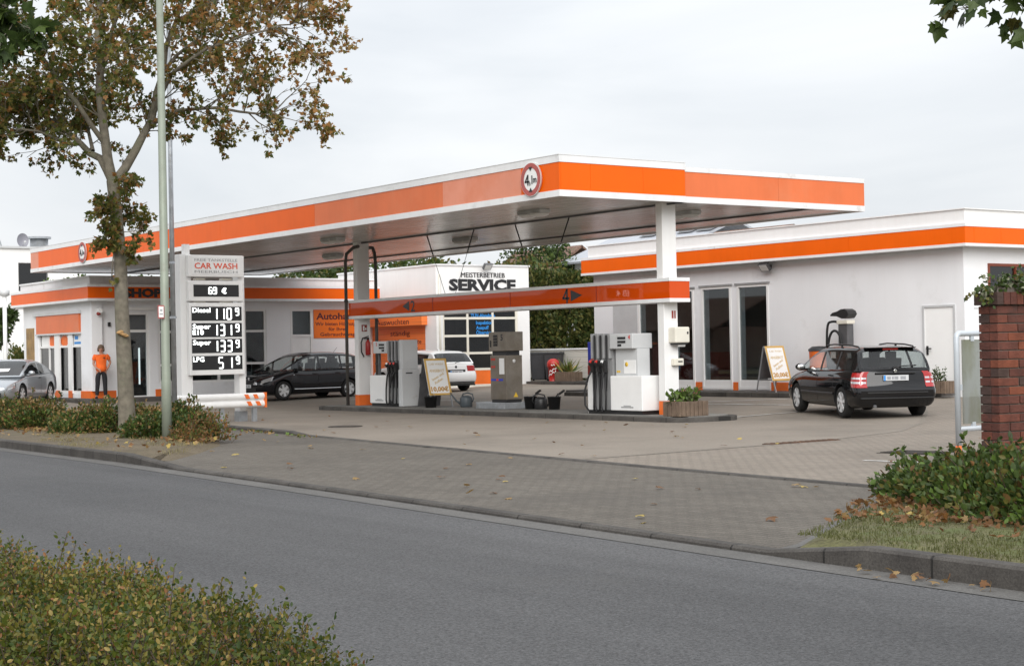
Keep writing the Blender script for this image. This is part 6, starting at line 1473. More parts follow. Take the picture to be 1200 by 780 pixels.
def reg_r(n):
    out=[]
    while len(out)<n:
        y=rng.uniform(8.45,11.6); x=rng.uniform(-10.4,-5.2)
        if x>vf(y)+.05 and y>YK(x)+.18 and rng.uniform()<np.clip(1.25-(y-YK(x)-.2)*.55,.1,1)*(.45+.55*(math.sin(x*2.7)*math.sin(y*3.9)>-.2)): out.append((x,y))
    return out
grass('grass','short green verge grass behind the right kerb',reg_r,7500,.015,.045,[Lf['grass_blade']],lambda x,y:.115)
def reg_l(n):
    out=[]
    while len(out)<n:
        x=rng.uniform(-36,-22.8); y=rng.uniform(9.7,14)
        if YK(x)+.25<y<top(x)-.1 and math.sin(x*1.9+y)*math.sin(y*3.1-x*.7)>.25: out.append((x,y))
    return out
grass('grass','thin grass tufts on the bare soil under the street tree',reg_l,3500,.03,.08,[Lf['dry_grass']],lambda x,y:vz(x,y)-.01)
def fallen(name,label,pts,zf,mats,wts,size,up=3.0):
    P=np.array([(x,y,zf(x,y)+rng.uniform(.008,.03)) for x,y in pts]); D=np.column_stack([rng.normal(0,1,(len(P),2)),rng.normal(0,.15,len(P))]); D/=np.linalg.norm(D,axis=1,keepdims=True)
    o=leaves(name,P,D,size,mats,wts,MAPLE,None,.2,up); return tag(o,label,'leaves',kind='stuff')
pr=[]
for cx,cy,sx,sy,n in [(-9.35,10.75,.3,.25,120),(-8.3,10.05,.45,.22,170),(-9.0,10.9,.7,.35,90),(-7.4,9.75,.5,.25,50),(-9.0,9.6,.3,.3,30),(-6.4,9.4,.6,.3,50)]:
    pr+=[(x,y) for x,y in zip(rng.normal(cx,sx,n),rng.normal(cy,sy,n)) if x>vf(max(8.3,y))+.02 and y>YK(x)+.2]
fallen('fallen_leaves','brown fallen leaves lying under the right bush',pr,lambda x,y:.135,[Lf['fallen_brown'],Lf['tan_leaf'],Lf['rust_leaf'],Lf['yellow_leaf']],[.55,.22,.21,.02],.062,1.2)
pl=[(x,y) for x,y in zip(rng.uniform(-36,-23,190),rng.uniform(10,13.2,190)) if YK(x)+.3<y<top(x)-.1]
pl+=[(x,y) for x,y in zip(rng.normal(-31.9,.7,160),rng.normal(11.5,.25,160))]+[(x,y) for x,y in zip(rng.normal(-25.2,.7,120),rng.normal(11.6,.35,120)) if y<top(x)]
fallen('fallen_leaves','tan fallen leaves scattered on the soil under the street tree',pl,lambda x,y:vz(x,y)+.01,[Lf['fallen_brown'],Lf['tan_leaf'],Lf['yellow_leaf']],[.35,.55,.1],.075,1.2)
py_=[(-10.70,9.12),(-14.3,12.0),(-15.5,11.0),(-12.8,11.6),(-13.1,11.4),(-11.9,10.2),(-17.5,11.6),(-19.5,12.2),(-12.2,12.6),(-10.1,10.0),(-9.8,10.6),(-23.5,9.9),(-11.3,12.9),(-22.0,13.0)]
py_+=[(x,y) for x,y in zip(rng.uniform(-26,-11,26),rng.uniform(9.3,13.2,26))]
fallen('fallen_leaves','few yellow leaves scattered over the paved apron',py_,lambda x,y:.004,[Lf['yellow_leaf'],Lf['tan_leaf'],Lf['fallen_brown']],[.25,.45,.3],.095,9)
pf=[(x,y) for x,y in zip(rng.uniform(-34,-13,45),rng.uniform(14,21.2,45))]
fallen('fallen_leaves','few leaves scattered over the pale forecourt',pf,lambda x,y:.02,[Lf['tan_leaf'],Lf['fallen_brown'],Lf['yellow_leaf']],[.4,.4,.2],.085,9)
pg=[(x,y) for x,y in zip(rng.normal(-6.9,.35,22),[YK(-6.9)-.12+rng.normal(0,.06) for _ in range(22)])]
fallen('fallen_leaves','brown leaves caught in the gutter at the right kerb',pg,lambda x,y:-.02,[Lf['tan_leaf'],Lf['fallen_brown']],[.6,.4],.06,1.2)
pk=[(x,YA(x)-.3+rng.normal(0,.12)) for x in rng.uniform(-32.5,-26,90)]
fallen('fallen_leaves','leaves and weeds along the edging stones left of the pumps',pk,lambda x,y:.006,[Lf['tan_leaf'],Lf['olive_leaf'],Lf['bright_green_leaf']],[.4,.3,.3],.07,1)

# ---- background trees and hedges
def mass_tree(label,base,h,crown,n,size,mats,wts,tr=.16,group=None,name='tree',cat='tree',lobes=14,trunk=True):
    """crown = (centre height, rx, ry, rz): many overlapping leaf clumps set on limbs"""
    t=thing(name,label,cat,base,group=group); b=Vector(base); B=MB(); P=[];D=[]
    cz,rx,ry,rz=crown; c=b+Vector((0,0,cz))
    if trunk: B.tube([b,b+Vector((.05,0,cz*.5)),c+Vector((0,0,rz*.2))],[tr,tr*.8,tr*.4],10,cap=False)
    for k in range(lobes):
        v=unit(1)[0]; q=c+Vector((v[0]*rx*.68,v[1]*ry*.68,v[2]*rz*.68)); lr=rng.uniform(.28,.5)
        if trunk: B.tube([b+Vector((0,0,cz*.6)),b.lerp(q,.8)+Vector((0,0,.2)),q],[tr*.4,tr*.2,.01],5,cap=False)
        m_=n//lobes; p,vv=blob_pts(m_,q,(rx*lr,ry*lr,rz*lr*.9),.35,False); P.append(p); D.append(vv*.6+np.array([0,0,-.1]))
    if trunk: B.build('trunk',M['bark'],t)
    leaves('crown',np.concatenate(P),np.concatenate(D),size,mats,wts,DIAMOND,t,1.0,.5)
    return t
gm=[Lf['dark_green_leaf'],Lf['green_leaf'],Lf['olive_leaf']]
mass_tree('broad green tree rising directly behind the white service building',(-78.3,49.6,0),8,(5.0,5.5,5.5,2.4),8000,.3,gm,[.45,.4,.15],group='trees behind the station',lobes=18)
mass_tree('green tree seen below the canopy between shop roof and service building',(-83,46.6,0),8,(4.8,4.5,4.5,2.4),6000,.3,gm,[.45,.4,.15],group='trees behind the station',lobes=16)
mass_tree('yellow green round tree between service building and tall conifer hedge',(-70.5,51.0,0),7,(4.2,3.4,3.4,2.6),7000,.22,[Lf['olive_leaf'],Lf['green_leaf'],Lf['bronze_leaf']],[.45,.4,.15],group='trees behind the station',lobes=16)
mass_tree('tall dark green tree above the yellow green one',(-77.2,58.5,0),8,(6.1,2.8,2.8,2.6),6000,.22,[Lf['dark_green_leaf'],Lf['green_leaf']],[.7,.3],group='trees behind the station',lobes=14)
# tall conifer hedge behind the slatted fence
cm=[Lf['conifer_green'],Lf['conifer_olive'],Lf['dark_green_leaf']]
hx=[(-53.6,38.6),(-52.4,39.2),(-51.2,39.9),(-50.0,40.5),(-48.8,41.2),(-47.6,41.9),(-46.4,42.6),(-45.2,43.3)]
t=thing('conifer_hedge','tall dense conifer hedge behind the slatted fence','hedge',(-49.5,41.0,.2)); PP=[];DD=[]
for i,(x,y) in enumerate(hx):
    hgt=[4.35,4.7,4.55,4.6,4.8,4.7,4.9,4.7][i]
    B=MB(); B.tube([(x,y,.2),(x,y,hgt*.9)],[.09,.02],8,cap=False); B.build('trunk',M['bark'],t)
    n=9000; zz=rng.uniform(0,1,n)**.8; th=rng.uniform(0,6.283,n); rr=(1.05-.55*zz**2.2)*(1+.18*np.sin(th*5+zz*14+i)+.12*np.sin(zz*31+th*3))*(.65+.35*rng.uniform(0,1,n)**.5)
    PP.append(np.column_stack([x+rr*np.cos(th),y+rr*np.sin(th),.25+zz*(hgt-.35)+rng.normal(0,.08,n)])); DD.append(np.column_stack([np.cos(th)*.6,np.sin(th)*.6,np.full(n,.75)]))
leaves('foliage',np.concatenate(PP),np.concatenate(DD),.17,cm,[.42,.38,.2],DIAMOND,t,.8,.2)
# green behind the shop roof
t=None
for i,(x,y,z,rx,lab) in enumerate([(-66.5,25.2,0,2.6,'leafy green shrub above the shop roof nearest the white house'),(-65.2,28.0,0,2.4,'leafy green shrub above the SHOP lettering on the shop roof'),(-63.8,31.0,0,2.4,'leafy green shrub seen above the shop roof beside the price sign'),(-64.5,34.2,0,2.4,'leafy green shrub above the shop roof over the orange advertising board')]):
    mass_tree(lab,(x,y,z),5,(3.55,rx,1.4,1.35 if i else 1.45),4200,.2,[Lf['green_leaf'],Lf['bright_green_leaf'],Lf['dark_green_leaf']],[.4,.3,.3],group='shrubs behind the shop',lobes=14,name='shrub',cat='shrub')
mass_tree('dark tree between the shop and the white house',(-67.5,24.2-2.2,0),5,(3.1,1.2,1.2,1.2),2600,.2,[Lf['dark_green_leaf'],Lf['green_leaf']],[.8,.2],group=None,lobes=10)
shrub('low clipped hedge in front of the white house','hedge',[((-72.5,22.3,.1),(1.6,.7,1.9)),((-71.0,24.6,.1),(1.6,.7,1.9))],.15,[Lf['olive_leaf'],Lf['green_leaf']],[.5,.5],600,name='hedge')
# greenery on and behind the hall roof
mass_tree('low green tree behind the hall roof near the canopy end',(-46.0,56.0,0),6,(5.6,2.6,1.6,1.0),3000,.2,[Lf['olive_leaf'],Lf['green_leaf']],[.5,.5],group='trees behind the hall')
mass_tree('small green tree showing above the hall roof past the canopy end',(-36.8,55.5,0),6,(5.85,.8,.8,.55),900,.17,[Lf['olive_leaf'],Lf['green_leaf']],[.5,.5],group='trees behind the hall',lobes=6)
mass_tree('small olive tree above the hall roof over the red framed window',(-28.2,52.0,0),6,(5.5,.9,.9,.6),900,.16,[Lf['olive_leaf'],Lf['bronze_leaf']],[.6,.4],group='trees behind the hall',lobes=6)

# planters' plants
t=thing('flowers','green plant with pink flowers in the ribbed planter on the island','flowers',(-24.68,22.15,.40))
B=MB(); P=[];D=[];PF=[];DF=[]
for k in range(26):
    b_=Vector((-24.68+rng.normal(0,.1),22.15+rng.normal(0,.17),.38)); d=Vector((rng.normal(0,.45),rng.normal(0,.55),1)).normalized(); ln=rng.uniform(.15,.34); e=b_+d*ln
    B.tube([b_,b_.lerp(e,.5)+Vector(rng.normal(0,.01,3)),e],[.006,.005,.004],5,cap=False)
    for f in np.linspace(.2,1,8): P.append(tuple(b_.lerp(e,f))); D.append(tuple(Vector(rng.normal(0,1,3)).normalized()*.9+d*.5))
    if e.y>22.15 and k%2==0:
        for _ in range(14): PF.append(tuple(e+Vector(rng.normal(0,.03,3)))); DF.append(tuple(unit(1)[0]))
B.build('stems',M['twig'],t); leaves('foliage',P,D,.12,[Lf['bright_green_leaf'],Lf['green_leaf']],[.5,.5],LEAF6,t,.6,.3); leaves('blossom',PF,DF,.045,[Lf['pink_flower']],[1],DIAMOND,t,.6,.3)
t=thing('yucca','spiky yellow green plant in the brown planter by the fence','plant',(-47.0,36.5,.68)); n=70
leaves('foliage',[(-47.0+rng.normal(0,.1),36.5+rng.normal(0,.08),.66) for _ in range(n)],[(rng.normal(0,.6),rng.normal(0,.6),.8) for _ in range(n)],.55,[Lf['bright_green_leaf'],Lf['olive_leaf'],Lf['yellow_leaf']],[.4,.4,.2],(np.array([(0,0,0),(.04,.4,.0),(0,1,-.1),(-.04,.4,0)]),[(0,1,2,3)]),t,.3)
shrub('small shrub growing in the brick planter by the white door','plant',[((-26.05,31.55,.5),(.22,.15,.36))],.05,[Lf['dark_green_leaf'],Lf['green_leaf']],[.6,.4],1500,name='potted_shrub',sprigs=60)
# ------------------------------------------------------------------ brick pillar with ivy, gate panel
M['mortar']=mat('grey_mortar',(.16,.135,.115),.9,var=.2,vscale=6,bump=.5,bscale=80)
bricks=[mat('dark_red_brick',(.12,.040,.028),.85,var=.35,vscale=6,bump=.7,bscale=45,dirt=(.06,.03,.025),dscale=7),mat('red_brick',(.17,.052,.032),.85,var=.35,vscale=6,bump=.7,bscale=45,dirt=(.08,.03,.025),dscale=7),mat('burnt_brick',(.075,.042,.034),.8,var=.35,vscale=6,bump=.7,bscale=45),mat('orange_brick',(.21,.06,.03),.85,var=.3,vscale=6,bump=.7,bscale=45)]
PA=R(82); PX0,PY0=-9.55,12.43; pil=thing('brick_pillar','dark red brick wall pillar with soldier course cap overgrown by ivy','brick wall',(PX0,PY0,.0),PA)
LX,LY,HH=2.6,.24,1.89
B=MB(); B.box(.012,LX-.012,.012,LY-.012,-.1,HH+.11); B.build('core',M['mortar'],pil,world=False)
W=[MB() for _ in bricks]; ch=.0833; nr=int(HH/ch)
for r in range(nr):
    z=r*ch+.006; off=0 if r%2 else .125
    x=-off
    while x<LX:
        a=max(0,x)+ (.0055 if x>0 else 0); b_=min(LX,x+.25)-.0055
        if b_-a>.03:
            k=rng.choice(4,p=[.5,.27,.16,.07]); j=rng.uniform(-.003,.003,2); W[k].box(a+j[0]-(.004 if a<.01 else 0),b_+j[1],-rng.uniform(.0,.005),.1,z,z+ch-.0115)
        x+=.25
    if r%2==0: 
        k=rng.choice(4,p=[.5,.27,.16,.07]); W[k].box(-.003,.115,.105,LY-.0,z,z+ch-.0115)
    else:
        k=rng.choice(4,p=[.5,.27,.16,.07]); W[k].box(-.003,.10,.105,LY,z,z+ch-.0115)
zc=nr*ch+.006
for i in range(int(LX/.083)):
    k=rng.choice(3,p=[.55,.2,.25]); W[k].box(i*.083-.03,i*.083+.045,-.035,LY+.03,zc,zc+.115)
for k,(w_,m_) in enumerate(zip(W,bricks)): w_.build('brickwork',m_,pil,world=False,bevel=.004)
t=thing('ivy','variegated ivy trailing over the top of the brick pillar','ivy',(PX0,PY0,2.0)); B=MB(); P=[];D=[]
ux=Vector((math.cos(PA),math.sin(PA),0)); uy=Vector((-math.sin(PA),math.cos(PA),0)); o0=Vector((PX0,PY0,2.0))
for k in range(46):
    s0=rng.uniform(.08,1.5) if k>5 else rng.uniform(-.02,.1); p=o0+ux*s0+uy*rng.uniform(-.05,.3); d=Vector(ux*rng.normal(0,.7)+uy*rng.normal(-.35,.4)+Z*rng.uniform(-.1,.6)).normalized(); pts=[p]
    if k<3: d=(-ux*.9+Z*rng.uniform(-.15,.1)+uy*rng.normal(0,.3)).normalized()
    for i in range(6):
        d=(d+Vector(rng.normal(0,.25,3))+Vector((0,0,-.13))).normalized(); q=pts[-1]+d*.045
        pts.append(q)
    B.tube(pts,[.004]*7,4,cap=False)
    for q in pts:
        for _ in range(3): P.append(tuple(q+Vector(rng.normal(0,.02,3)))); D.append(tuple(d*.6+Vector(rng.normal(0,.7,3))+Vector((0,0,-.2))))
for k in range(9):
    p=o0+ux*rng.uniform(.55,1.2); pts=[p,p+Vector(rng.normal(0,.04,3))+Z*.1,p+Vector(rng.normal(0,.08,3))+Z*.22]; B.tube(pts,[.004]*3,4,cap=False)
    for q in pts[1:]:
        for _ in range(4): P.append(tuple(q+Vector(rng.normal(0,.025,3)))); D.append(tuple(Vector(rng.normal(0,.8,3))))
for k in range(700):
    s0=rng.uniform(.5,2.3); q=o0+ux*s0-uy*rng.uniform(.0,.12)+Z*rng.uniform(-.7 if s0>.62 else -.1,.16); P.append(tuple(q)); D.append(tuple(-uy*.5+Vector(rng.normal(0,.6,3))-Z*.4))
B.build('stems',M['twig'],t); leaves('foliage',P,D,.052,[Lf['dark_green_leaf'],Lf['green_leaf'],leaf_mat('pale_ivy_leaf',(.30,.32,.20),(.45,.46,.32)),Lf['olive_leaf']],[.38,.34,.2,.08],(np.array([(0,0,0),(.35,.15,.04),(.42,.5,-.02),(.15,.62,.02),(0,1,-.05),(-.15,.62,.02),(-.42,.5,-.02),(-.35,.15,.04)]),[(0,1,2,3),(0,3,4,5),(0,5,6,7)]),t,.6,.3)
# gate panel
t=thing('gate_panel','light blue grey tubular frame with a dirty glass panel beside the brick pillar','gate',(-12.94,16.3,0))
GX=-12.94; M['tube']=mat('pale_blue_grey_tube',(.52,.56,.60),.4,.1,var=.08)
B=MB(); B.tube([(GX,16.04,.24),(GX,16.04,1.56),(GX,16.055,1.59),(GX,16.09,1.605),(GX,17.45,1.605)],.035,12); B.tube([(GX,16.04,.44),(GX,17.45,.44)],.032,12); B.tube([(GX,17.45,0),(GX,17.45,1.6)],.035,12); B.build('frame',M['tube'],t)
B=MB(); B.tube([(GX,16.04,0),(GX,16.04,.24)],.036,12,cap=True); B.build('post_foot',M['foot'],t)
def dirty_glass():
    m,nt,b=new_mat('dirty_green_glass'); L=nt.links; tc=nt.nodes.new('ShaderNodeTexCoord'); n=nt.nodes.new('ShaderNodeTexNoise'); n.inputs['Scale'].default_value=3; n.inputs['Detail'].default_value=8; n.inputs['Distortion'].default_value=.3
    mp=nt.nodes.new('ShaderNodeMapping'); mp.inputs['Scale'].default_value=(1.2,1.2,.5); L.new(tc.outputs['Object'],mp.inputs['Vector']); L.new(mp.outputs[0],n.inputs['Vector'])
    r=nt.nodes.new('ShaderNodeValToRGB'); r.color_ramp.elements[0].position=.38; r.color_ramp.elements[1].position=.66; r.color_ramp.elements[0].color=(.32,.33,.32,1); r.color_ramp.elements[1].color=(.17,.17,.085,1); L.new(n.outputs['Fac'],r.inputs['Fac']); L.new(r.outputs['Color'],b.inputs['Base Color'])
    b.inputs['Roughness'].default_value=.25; tr=nt.nodes.new('ShaderNodeBsdfTransparent'); tr.inputs['Color'].default_value=(.7,.74,.7,1); mx=nt.nodes.new('ShaderNodeMixShader'); mx.inputs[0].default_value=.62; L.new(tr.outputs[0],mx.inputs[1]); L.new(b.outputs[0],mx.inputs[2]); L.new(mx.outputs[0],nt.nodes['Material Output'].inputs['Surface']); return m
B=MB(); B.box(GX-.006,GX+.006,16.14,17.35,.50,1.53); B.build('glass_panel',dirty_glass(),t)
B=MB()
for y,z in ((16.33,1.545),(16.09,.95),(16.33,.485)): B.box(GX-.015,GX+.015,y-.03,y+.03,z-.035,z+.035)
B.build('clip',M['tube'],t)
# ------------------------------------------------------------------ poles
M['lamp_green']=mat('grey_green_pole_paint',(.25,.28,.225),.5,.1,var=.12,vscale=3,dirt=(.2,.2,.16),dscale=4)
t=thing('lamp_post','tall grey green lamp post standing in the shrubs beside the street tree','lamp post',(-26.55,11.75,.05))
B=MB(); B.tube([(-26.55,11.75,.0),(-26.55,11.75,1.1),(-26.55,11.75,1.13),(-26.55,11.75,9.5)],[.088,.086,.078,.055],18); B.build('pole',M['lamp_green'],t)
B=MB(); B.tube([(-26.55,11.75,9.5),(-26.4,11.3,9.8),(-26.1,10.4,9.95)],[.045,.04,.035],10); B.build('arm',M['lamp_green'],t)
B=MB(); B.ell((-25.95,9.95,9.95),(.16,.42,.09)); B.build('lamp_head',M['lgrey'],t)
B=MB(); B.box(-26.47,-26.465,11.58,11.70,2.18,2.41); o=B.build('plate',M['signred'],t); B=MB(); B.box(-26.464,-26.46,11.595,11.685,2.2,2.39); o2=B.build('plate_face',M['pwhite'],o); B=MB(); B.box(-26.459,-26.457,11.62,11.66,2.31,2.34); B.box(-26.459,-26.457,11.61,11.67,2.25,2.27); B.build('print',M['textgrey'],o2)
t=thing('flag_pole','thin light grey pole behind the lamp post','pole',(-33.24,14.9,0))
B=MB(); B.tube([(-33.24,14.9,0),(-33.24,14.9,8.9)],[.06,.045],12); B.lathe([(.075,2.35),(.075,2.4)],12,(-33.24,14.9,0)); B.lathe([(.062,3.55),(.062,3.6)],12,(-33.24,14.9,0)); B.build('pole',M['galv'],t)
B=MB(); B.ell((-33.24,14.9,8.93),(.06,.06,.06)); B.build('finial',M['galv'],t)
t=thing('white_post','slim white post behind the silver coupe','post',(-65.5,22.05,.1))
B=MB(); B.tube([(-65.5,22.05,0),(-65.5,22.05,4.1)],.08,12); B.build('pole',M['pwhite'],t); B=MB(); B.lathe([(.09,4.1),(.2,4.15),(.2,4.35),(.05,4.42)],14,(-65.5,22.05,0)); B.build('lamp_head',M['lgrey'],t)
# ------------------------------------------------------------------ sandwich boards, buckets, cans
def sandwich(label,c,z,price,rz,lead=None):
    t=thing('sandwich_board',label,'sandwich board',(c[0],c[1],z),rz,group='yellow framed sandwich boards')
    H=1.22; W_=.62; sp=.36
    for s,nm in ((1,'front_panel'),(-1,'rear_panel')):
        top=Vector((s*.03,0,H)); bot=Vector((s*sp,0,.30 if s>0 else .02)); d=(bot-top).normalized(); nrm=Vector((0,1,0)).cross(d)*-s; nrm=nrm if nrm.x*s>0 else -nrm
        ctr=(top+bot)/2; hl=(bot-top).length/2
        if s>0:
            B=MB(); B.obox(ctr,(0,W_/2,0),d*hl,nrm*.012); o=B.build('front_panel',M['pwhite'],t,world=False)
            B=MB(); 
            for k in (-1,1): B.obox(ctr+Vector((0,k*(W_/2-.025),0))+nrm*.014,(0,.025,0),d*hl,nrm*.004)
            for k in (-1,1): B.obox(ctr+d*k*(hl-.025)+nrm*.0145,(0,W_/2-.052,0),d*.025,nrm*.004)
            B.build('frame',M['ochreframe'],o,world=False)
            up=-d; y0=Vector((0,1,0))
            text('CAR WASH',M['tanprint'],o,ctr+up*hl*.70+nrm*.014,y0,up,h=.055,w=.4)
            text('ANGEBOT',M['tanprint'],o,ctr+up*hl*.34+nrm*.014,y0,up,h=.075,w=.42,bold=.02)
            a=R(28); yr=(y0*math.cos(a)+up*math.sin(a)); ur=(up*math.cos(a)-y0*math.sin(a))
            text('Innen und',M['tanprint'],o,ctr+up*hl*.02+nrm*.014,yr,ur,h=.07,w=.38,bold=.02); text('Außen',M['tanprint'],o,ctr-up*hl*.22+nrm*.014,yr,ur,h=.07,w=.28,bold=.02)
            text(price,M['ochreprint'],o,ctr-up*hl*.66+nrm*.014,y0,up,h=.12,w=.48,bold=.04)
            B=MB(); 
            for k in (-1,1): B.obox(Vector((sp,k*W_/2*.9,.3))+d*.15,(0,.014,0),d*.17,nrm*.014)
            B.build('leg',M['galv'],t,world=False)
        else:
            B=MB(); B.obox(ctr,(0,W_/2,0),d*hl,nrm*.012); B.build('rear_panel',M['dgrey'] if lead else M['galv'],t,world=False) if lead else None
            if not lead:
                B=MB()
                for k in (-1,1): B.obox(ctr+Vector((0,k*(W_/2-.015),0)),(0,.015,0),d*hl,nrm*.012)
                B.obox(ctr+d*hl*.5,(0,W_/2-.031,0),d*.014,nrm*.01); B.build('rear_frame',M['galv'],t,world=False)
                B=MB(); B.obox(ctr-d*hl*.25,(0,W_/2-.031,0),d*hl*.68,nrm*.004); B.build('rear_panel',M['dgrey'],t,world=False)
    return t
M['ochreframe']=mat('ochre_frame',(.62,.38,.10),.5,var=.08); M['tanprint']=mat('tan_print',(.62,.47,.26),.5,var=0); M['ochreprint']=mat('ochre_print',(.50,.27,.06),.5,var=0)
sandwich('sandwich board with a yellow frame reading 10,00€ on the pump island',(-34.80,22.70),.119,'10,00€',R(-8),True)
sandwich('sandwich board with a yellow frame reading 20,00€ before the hall windows',(-31.25,31.2),.27,'20,00€',R(-8))
def bucket(label,x,y,z,r,h,mop=True):
    t=thing('bucket',label,'bucket',(x,y,z),group='black buckets on the pump island'); B=MB(); B.lathe([(0,z),(r*.78,z),(r,z+h),(r*1.04,z+h),(r*1.04,z+h-.015),(r*.96,z+h),(r*.74,z+.02),(0,z+.02)],20,(x,y,0)); B.build('body',M['black'],t)
    if mop: B=MB(); B.tube([(x,y,z+.1),(x+.06,y+.1,z+h+.04),(x+.08,y+.16,z+h+.09)],.012,6); B.obox((x+.08,y+.17,z+h+.1),(.01,.06,.04),(.03,0,0),(0,-.01,.015)); B.build('brush_handle',M['black'],t)
    else: B=MB(); B.tube([(x+math.cos(a)*r,y+.02,z+h+math.sin(a)*r*.5) for a in np.linspace(0,math.pi,9)],.006,5); B.build('handle',M['galv'],t)
bucket('black bucket below the sandwich board on the pump island',-34.45,22.35,.119,.17,.28,False)
bucket('black bucket with a squeegee nearest the pump marked 4',-30.25,23.05,.119,.16,.30)
bucket('black bucket with a squeegee nearest the pump marked 5',-31.0,22.92,.119,.16,.30)
def wcan(label,x,y,z,m,rz):
    t=thing('watering_can',label,'watering can',(x,y,z),rz,group='watering cans on the pump island')
    B=MB(); B.lathe([(0,0),(.14,0),(.155,.03),(.155,.22),(.13,.27),(.07,.29)],20); B.build('body',m,t)
    B=MB(); B.tube([(.12,0,.06),(.26,0,.16),(.40,0,.33)],[.03,.022,.016],8); B.lathe([(.016,0),(.03,.03),(0,.035)],10,(.41,0,.33)); B.build('spout',m,t)
    B=MB(); B.tube([(-.14,0,.1),(-.2,0,.2),(-.17,0,.32),(-.05,0,.36),(.08,0,.33),(.11,0,.25)],.018,8); B.build('handle',m,t)
wcan('dark grey watering can with a long spout beside the sandwich board',-33.75,22.95,.119,mat('dark_grey_plastic_can',(.07,.085,.095),.45,var=.1),R(215))
wcan('black watering can with a round handle between two buckets',-30.7,23.0,.119,M['black'],R(60))

# ------------------------------------------------------------------ houses beyond
wh=thing('white_house','modern white house with a flat roof carrying a satellite dish','house',(-82,25,0))
HX=-79.0
B=MB(); wall_holes(B,'x',HX-.3,HX,10,30.5,0,7.0,[(27.3,28.8,4.9,6.3)]); wall_holes(B,'y',10,10.3,-92,HX-.3,0,7.0,[]); B.box(-92,-91.7,10.3,30.5,0,7.0); B.box(-91.7,HX-.3,30.2,30.5,0,7.0); B.box(-91.7,HX-.3,10.3,30.2,6.5,6.7); B.build('wall',M['white'],wh)
B=MB(); B.box(-92.1,HX+.1,9.9,30.6,7.0,7.1); B.box(HX+.002,HX+.05,10,30.5,4.05,4.12); B.build('roof_edge',M['lgrey'],wh)
B=MB(); frame_mb(B,'x',HX-.2,HX-.1,27.3,28.8,4.9,6.3,.07); o=B.build('window',M['dgrey'],wh); B=MB(); B.box(HX-.16,HX-.14,27.37,28.73,4.97,6.23); B.build('pane',M['glass_dark'],o)
B=MB(); B.box(HX-3,HX-2.9,26,30,4,6.4); B.build('room',M['darkroom'],wh)
B=MB(); B.lathe([(.45,7.1),(.45,7.6)],18,(-80.5,28.9,0)); B.lathe([(.6,7.6),(.6,7.7)],18,(-80.5,28.9,0)); B.build('vent',M['galv'],wh)
t=thing('satellite_dish','grey satellite dish on the roof of the white house','satellite dish',(-79.6,27.4,7.1))
B=MB(); B.tube([(-79.6,27.7,7.1),(-79.6,27.7,7.4)],.03,8); B.build('mast',M['galv'],t); B=MB(); q=Vector((1,-.1,.12)).to_track_quat('Z','Y').to_matrix(); 
vs=[];n=24
for r,h in ((0,0),(.2,.02),(.38,.06),(.48,.1)):
    for k in range(n): a=2*math.pi*k/n; vs.append(q@Vector((r*math.cos(a)*.6,r*math.sin(a)*.75,h))+Vector((-79.5,27.7,7.42)))
B.add(vs,[(i*n+k,i*n+(k+1)%n,(i+1)*n+(k+1)%n,(i+1)*n+k) for i in range(3) for k in range(n)],0,True); B.build('dish',mat('dish_grey',(.22,.22,.25),.5,var=.05),t)
B=MB(); B.tube([(-79.5,27.7,7.15),(-79.1,27.68,7.3)],.015,6); B.ell((-79.05,27.68,7.33),(.06,.06,.06)); B.build('receiver',M['lgrey'],t)
t=thing('solar_collector','tilted solar collector frame on the roof of the white house','solar panel',(-80.5,24.5,7.1))
B=MB(); B.add([(-80.2,22.4,7.25),(-81.4,22.4,7.3),(-80.9,26.4,8.5),(-79.9,26.4,8.45),(-80.2,22.45,7.2),(-81.4,22.45,7.25),(-80.9,26.45,8.45),(-79.9,26.45,8.4)],[(0,1,2,3),(7,6,5,4),(0,3,7,4),(1,5,6,2),(0,4,5,1),(3,2,6,7)]); B.build('panel',M['glass_dark'],t)
B=MB(); B.tube([(-79.9,26.4,8.42),(-79.9,26.8,7.1)],.03,6); B.tube([(-80.0,25.1,8.0),(-80.0,25.4,7.1)],.03,6); B.tube([(-80.2,22.4,7.2),(-79.9,26.4,8.4)],.03,6); B.build('frame',M['galv'],t)
# house with pale metal roof and skylights behind the hall
hs=thing('gabled_house','house with a pale metal roof and dark skylights behind the hall','house',(-70.5,62,0))
M['zinc']=slat_mat('pale_seamed_roof',(.42,.44,.48),'X',.6,.3)
def roofpoly(B,pts,th=.12):
    n=len(pts); v=[Vector(p) for p in pts]; nr=(v[1]-v[0]).cross(v[2]-v[0]).normalized(); nr=nr if nr.z>0 else -nr
    B.add(v+[p-nr*th for p in v],[tuple(range(n)),tuple(range(2*n-1,n-1,-1))]+[(i,i+n,(i+1)%n+n,(i+1)%n) for i in range(n)])
B=MB(); B.box(-74.8,-66.4,58.7,68,0,6.6); B.build('wall',M['render'],hs)
B=MB(); roofpoly(B,[(-75.5,58,6.55),(-66,58,6.55),(-66,63.3,8.6),(-75.5,63.3,8.6)]); roofpoly(B,[(-66,68.6,6.55),(-75.5,68.6,6.55),(-75.5,63.3,8.6),(-66,63.3,8.6)]); B.build('roof',M['zinc'],hs,recalc=True)
for x in (-72.2,-69.0,-67.4):
    B=MB()
    B.add([(x,61.4,6.55+.387*3.4+.07),(x+1.3,61.4,6.55+.387*3.4+.07),(x+1.3,62.3,6.55+.387*4.3+.07),(x,62.3,6.55+.387*4.3+.07)],[(0,1,2,3)])
    B.build('skylight',M['screen'],hs)
hs2=thing('tiled_house','brown tiled roof showing above the hall roof under the canopy end','house',(-62.3,60,0))
M['tiles']=ground_mat('brown_roof_tiles',(.17,.10,.075),(.27,.17,.13),speck=.3,sscale=20,pscale=2,brick=(.3,.25,.02,0,(.07,.05,.04),.15))
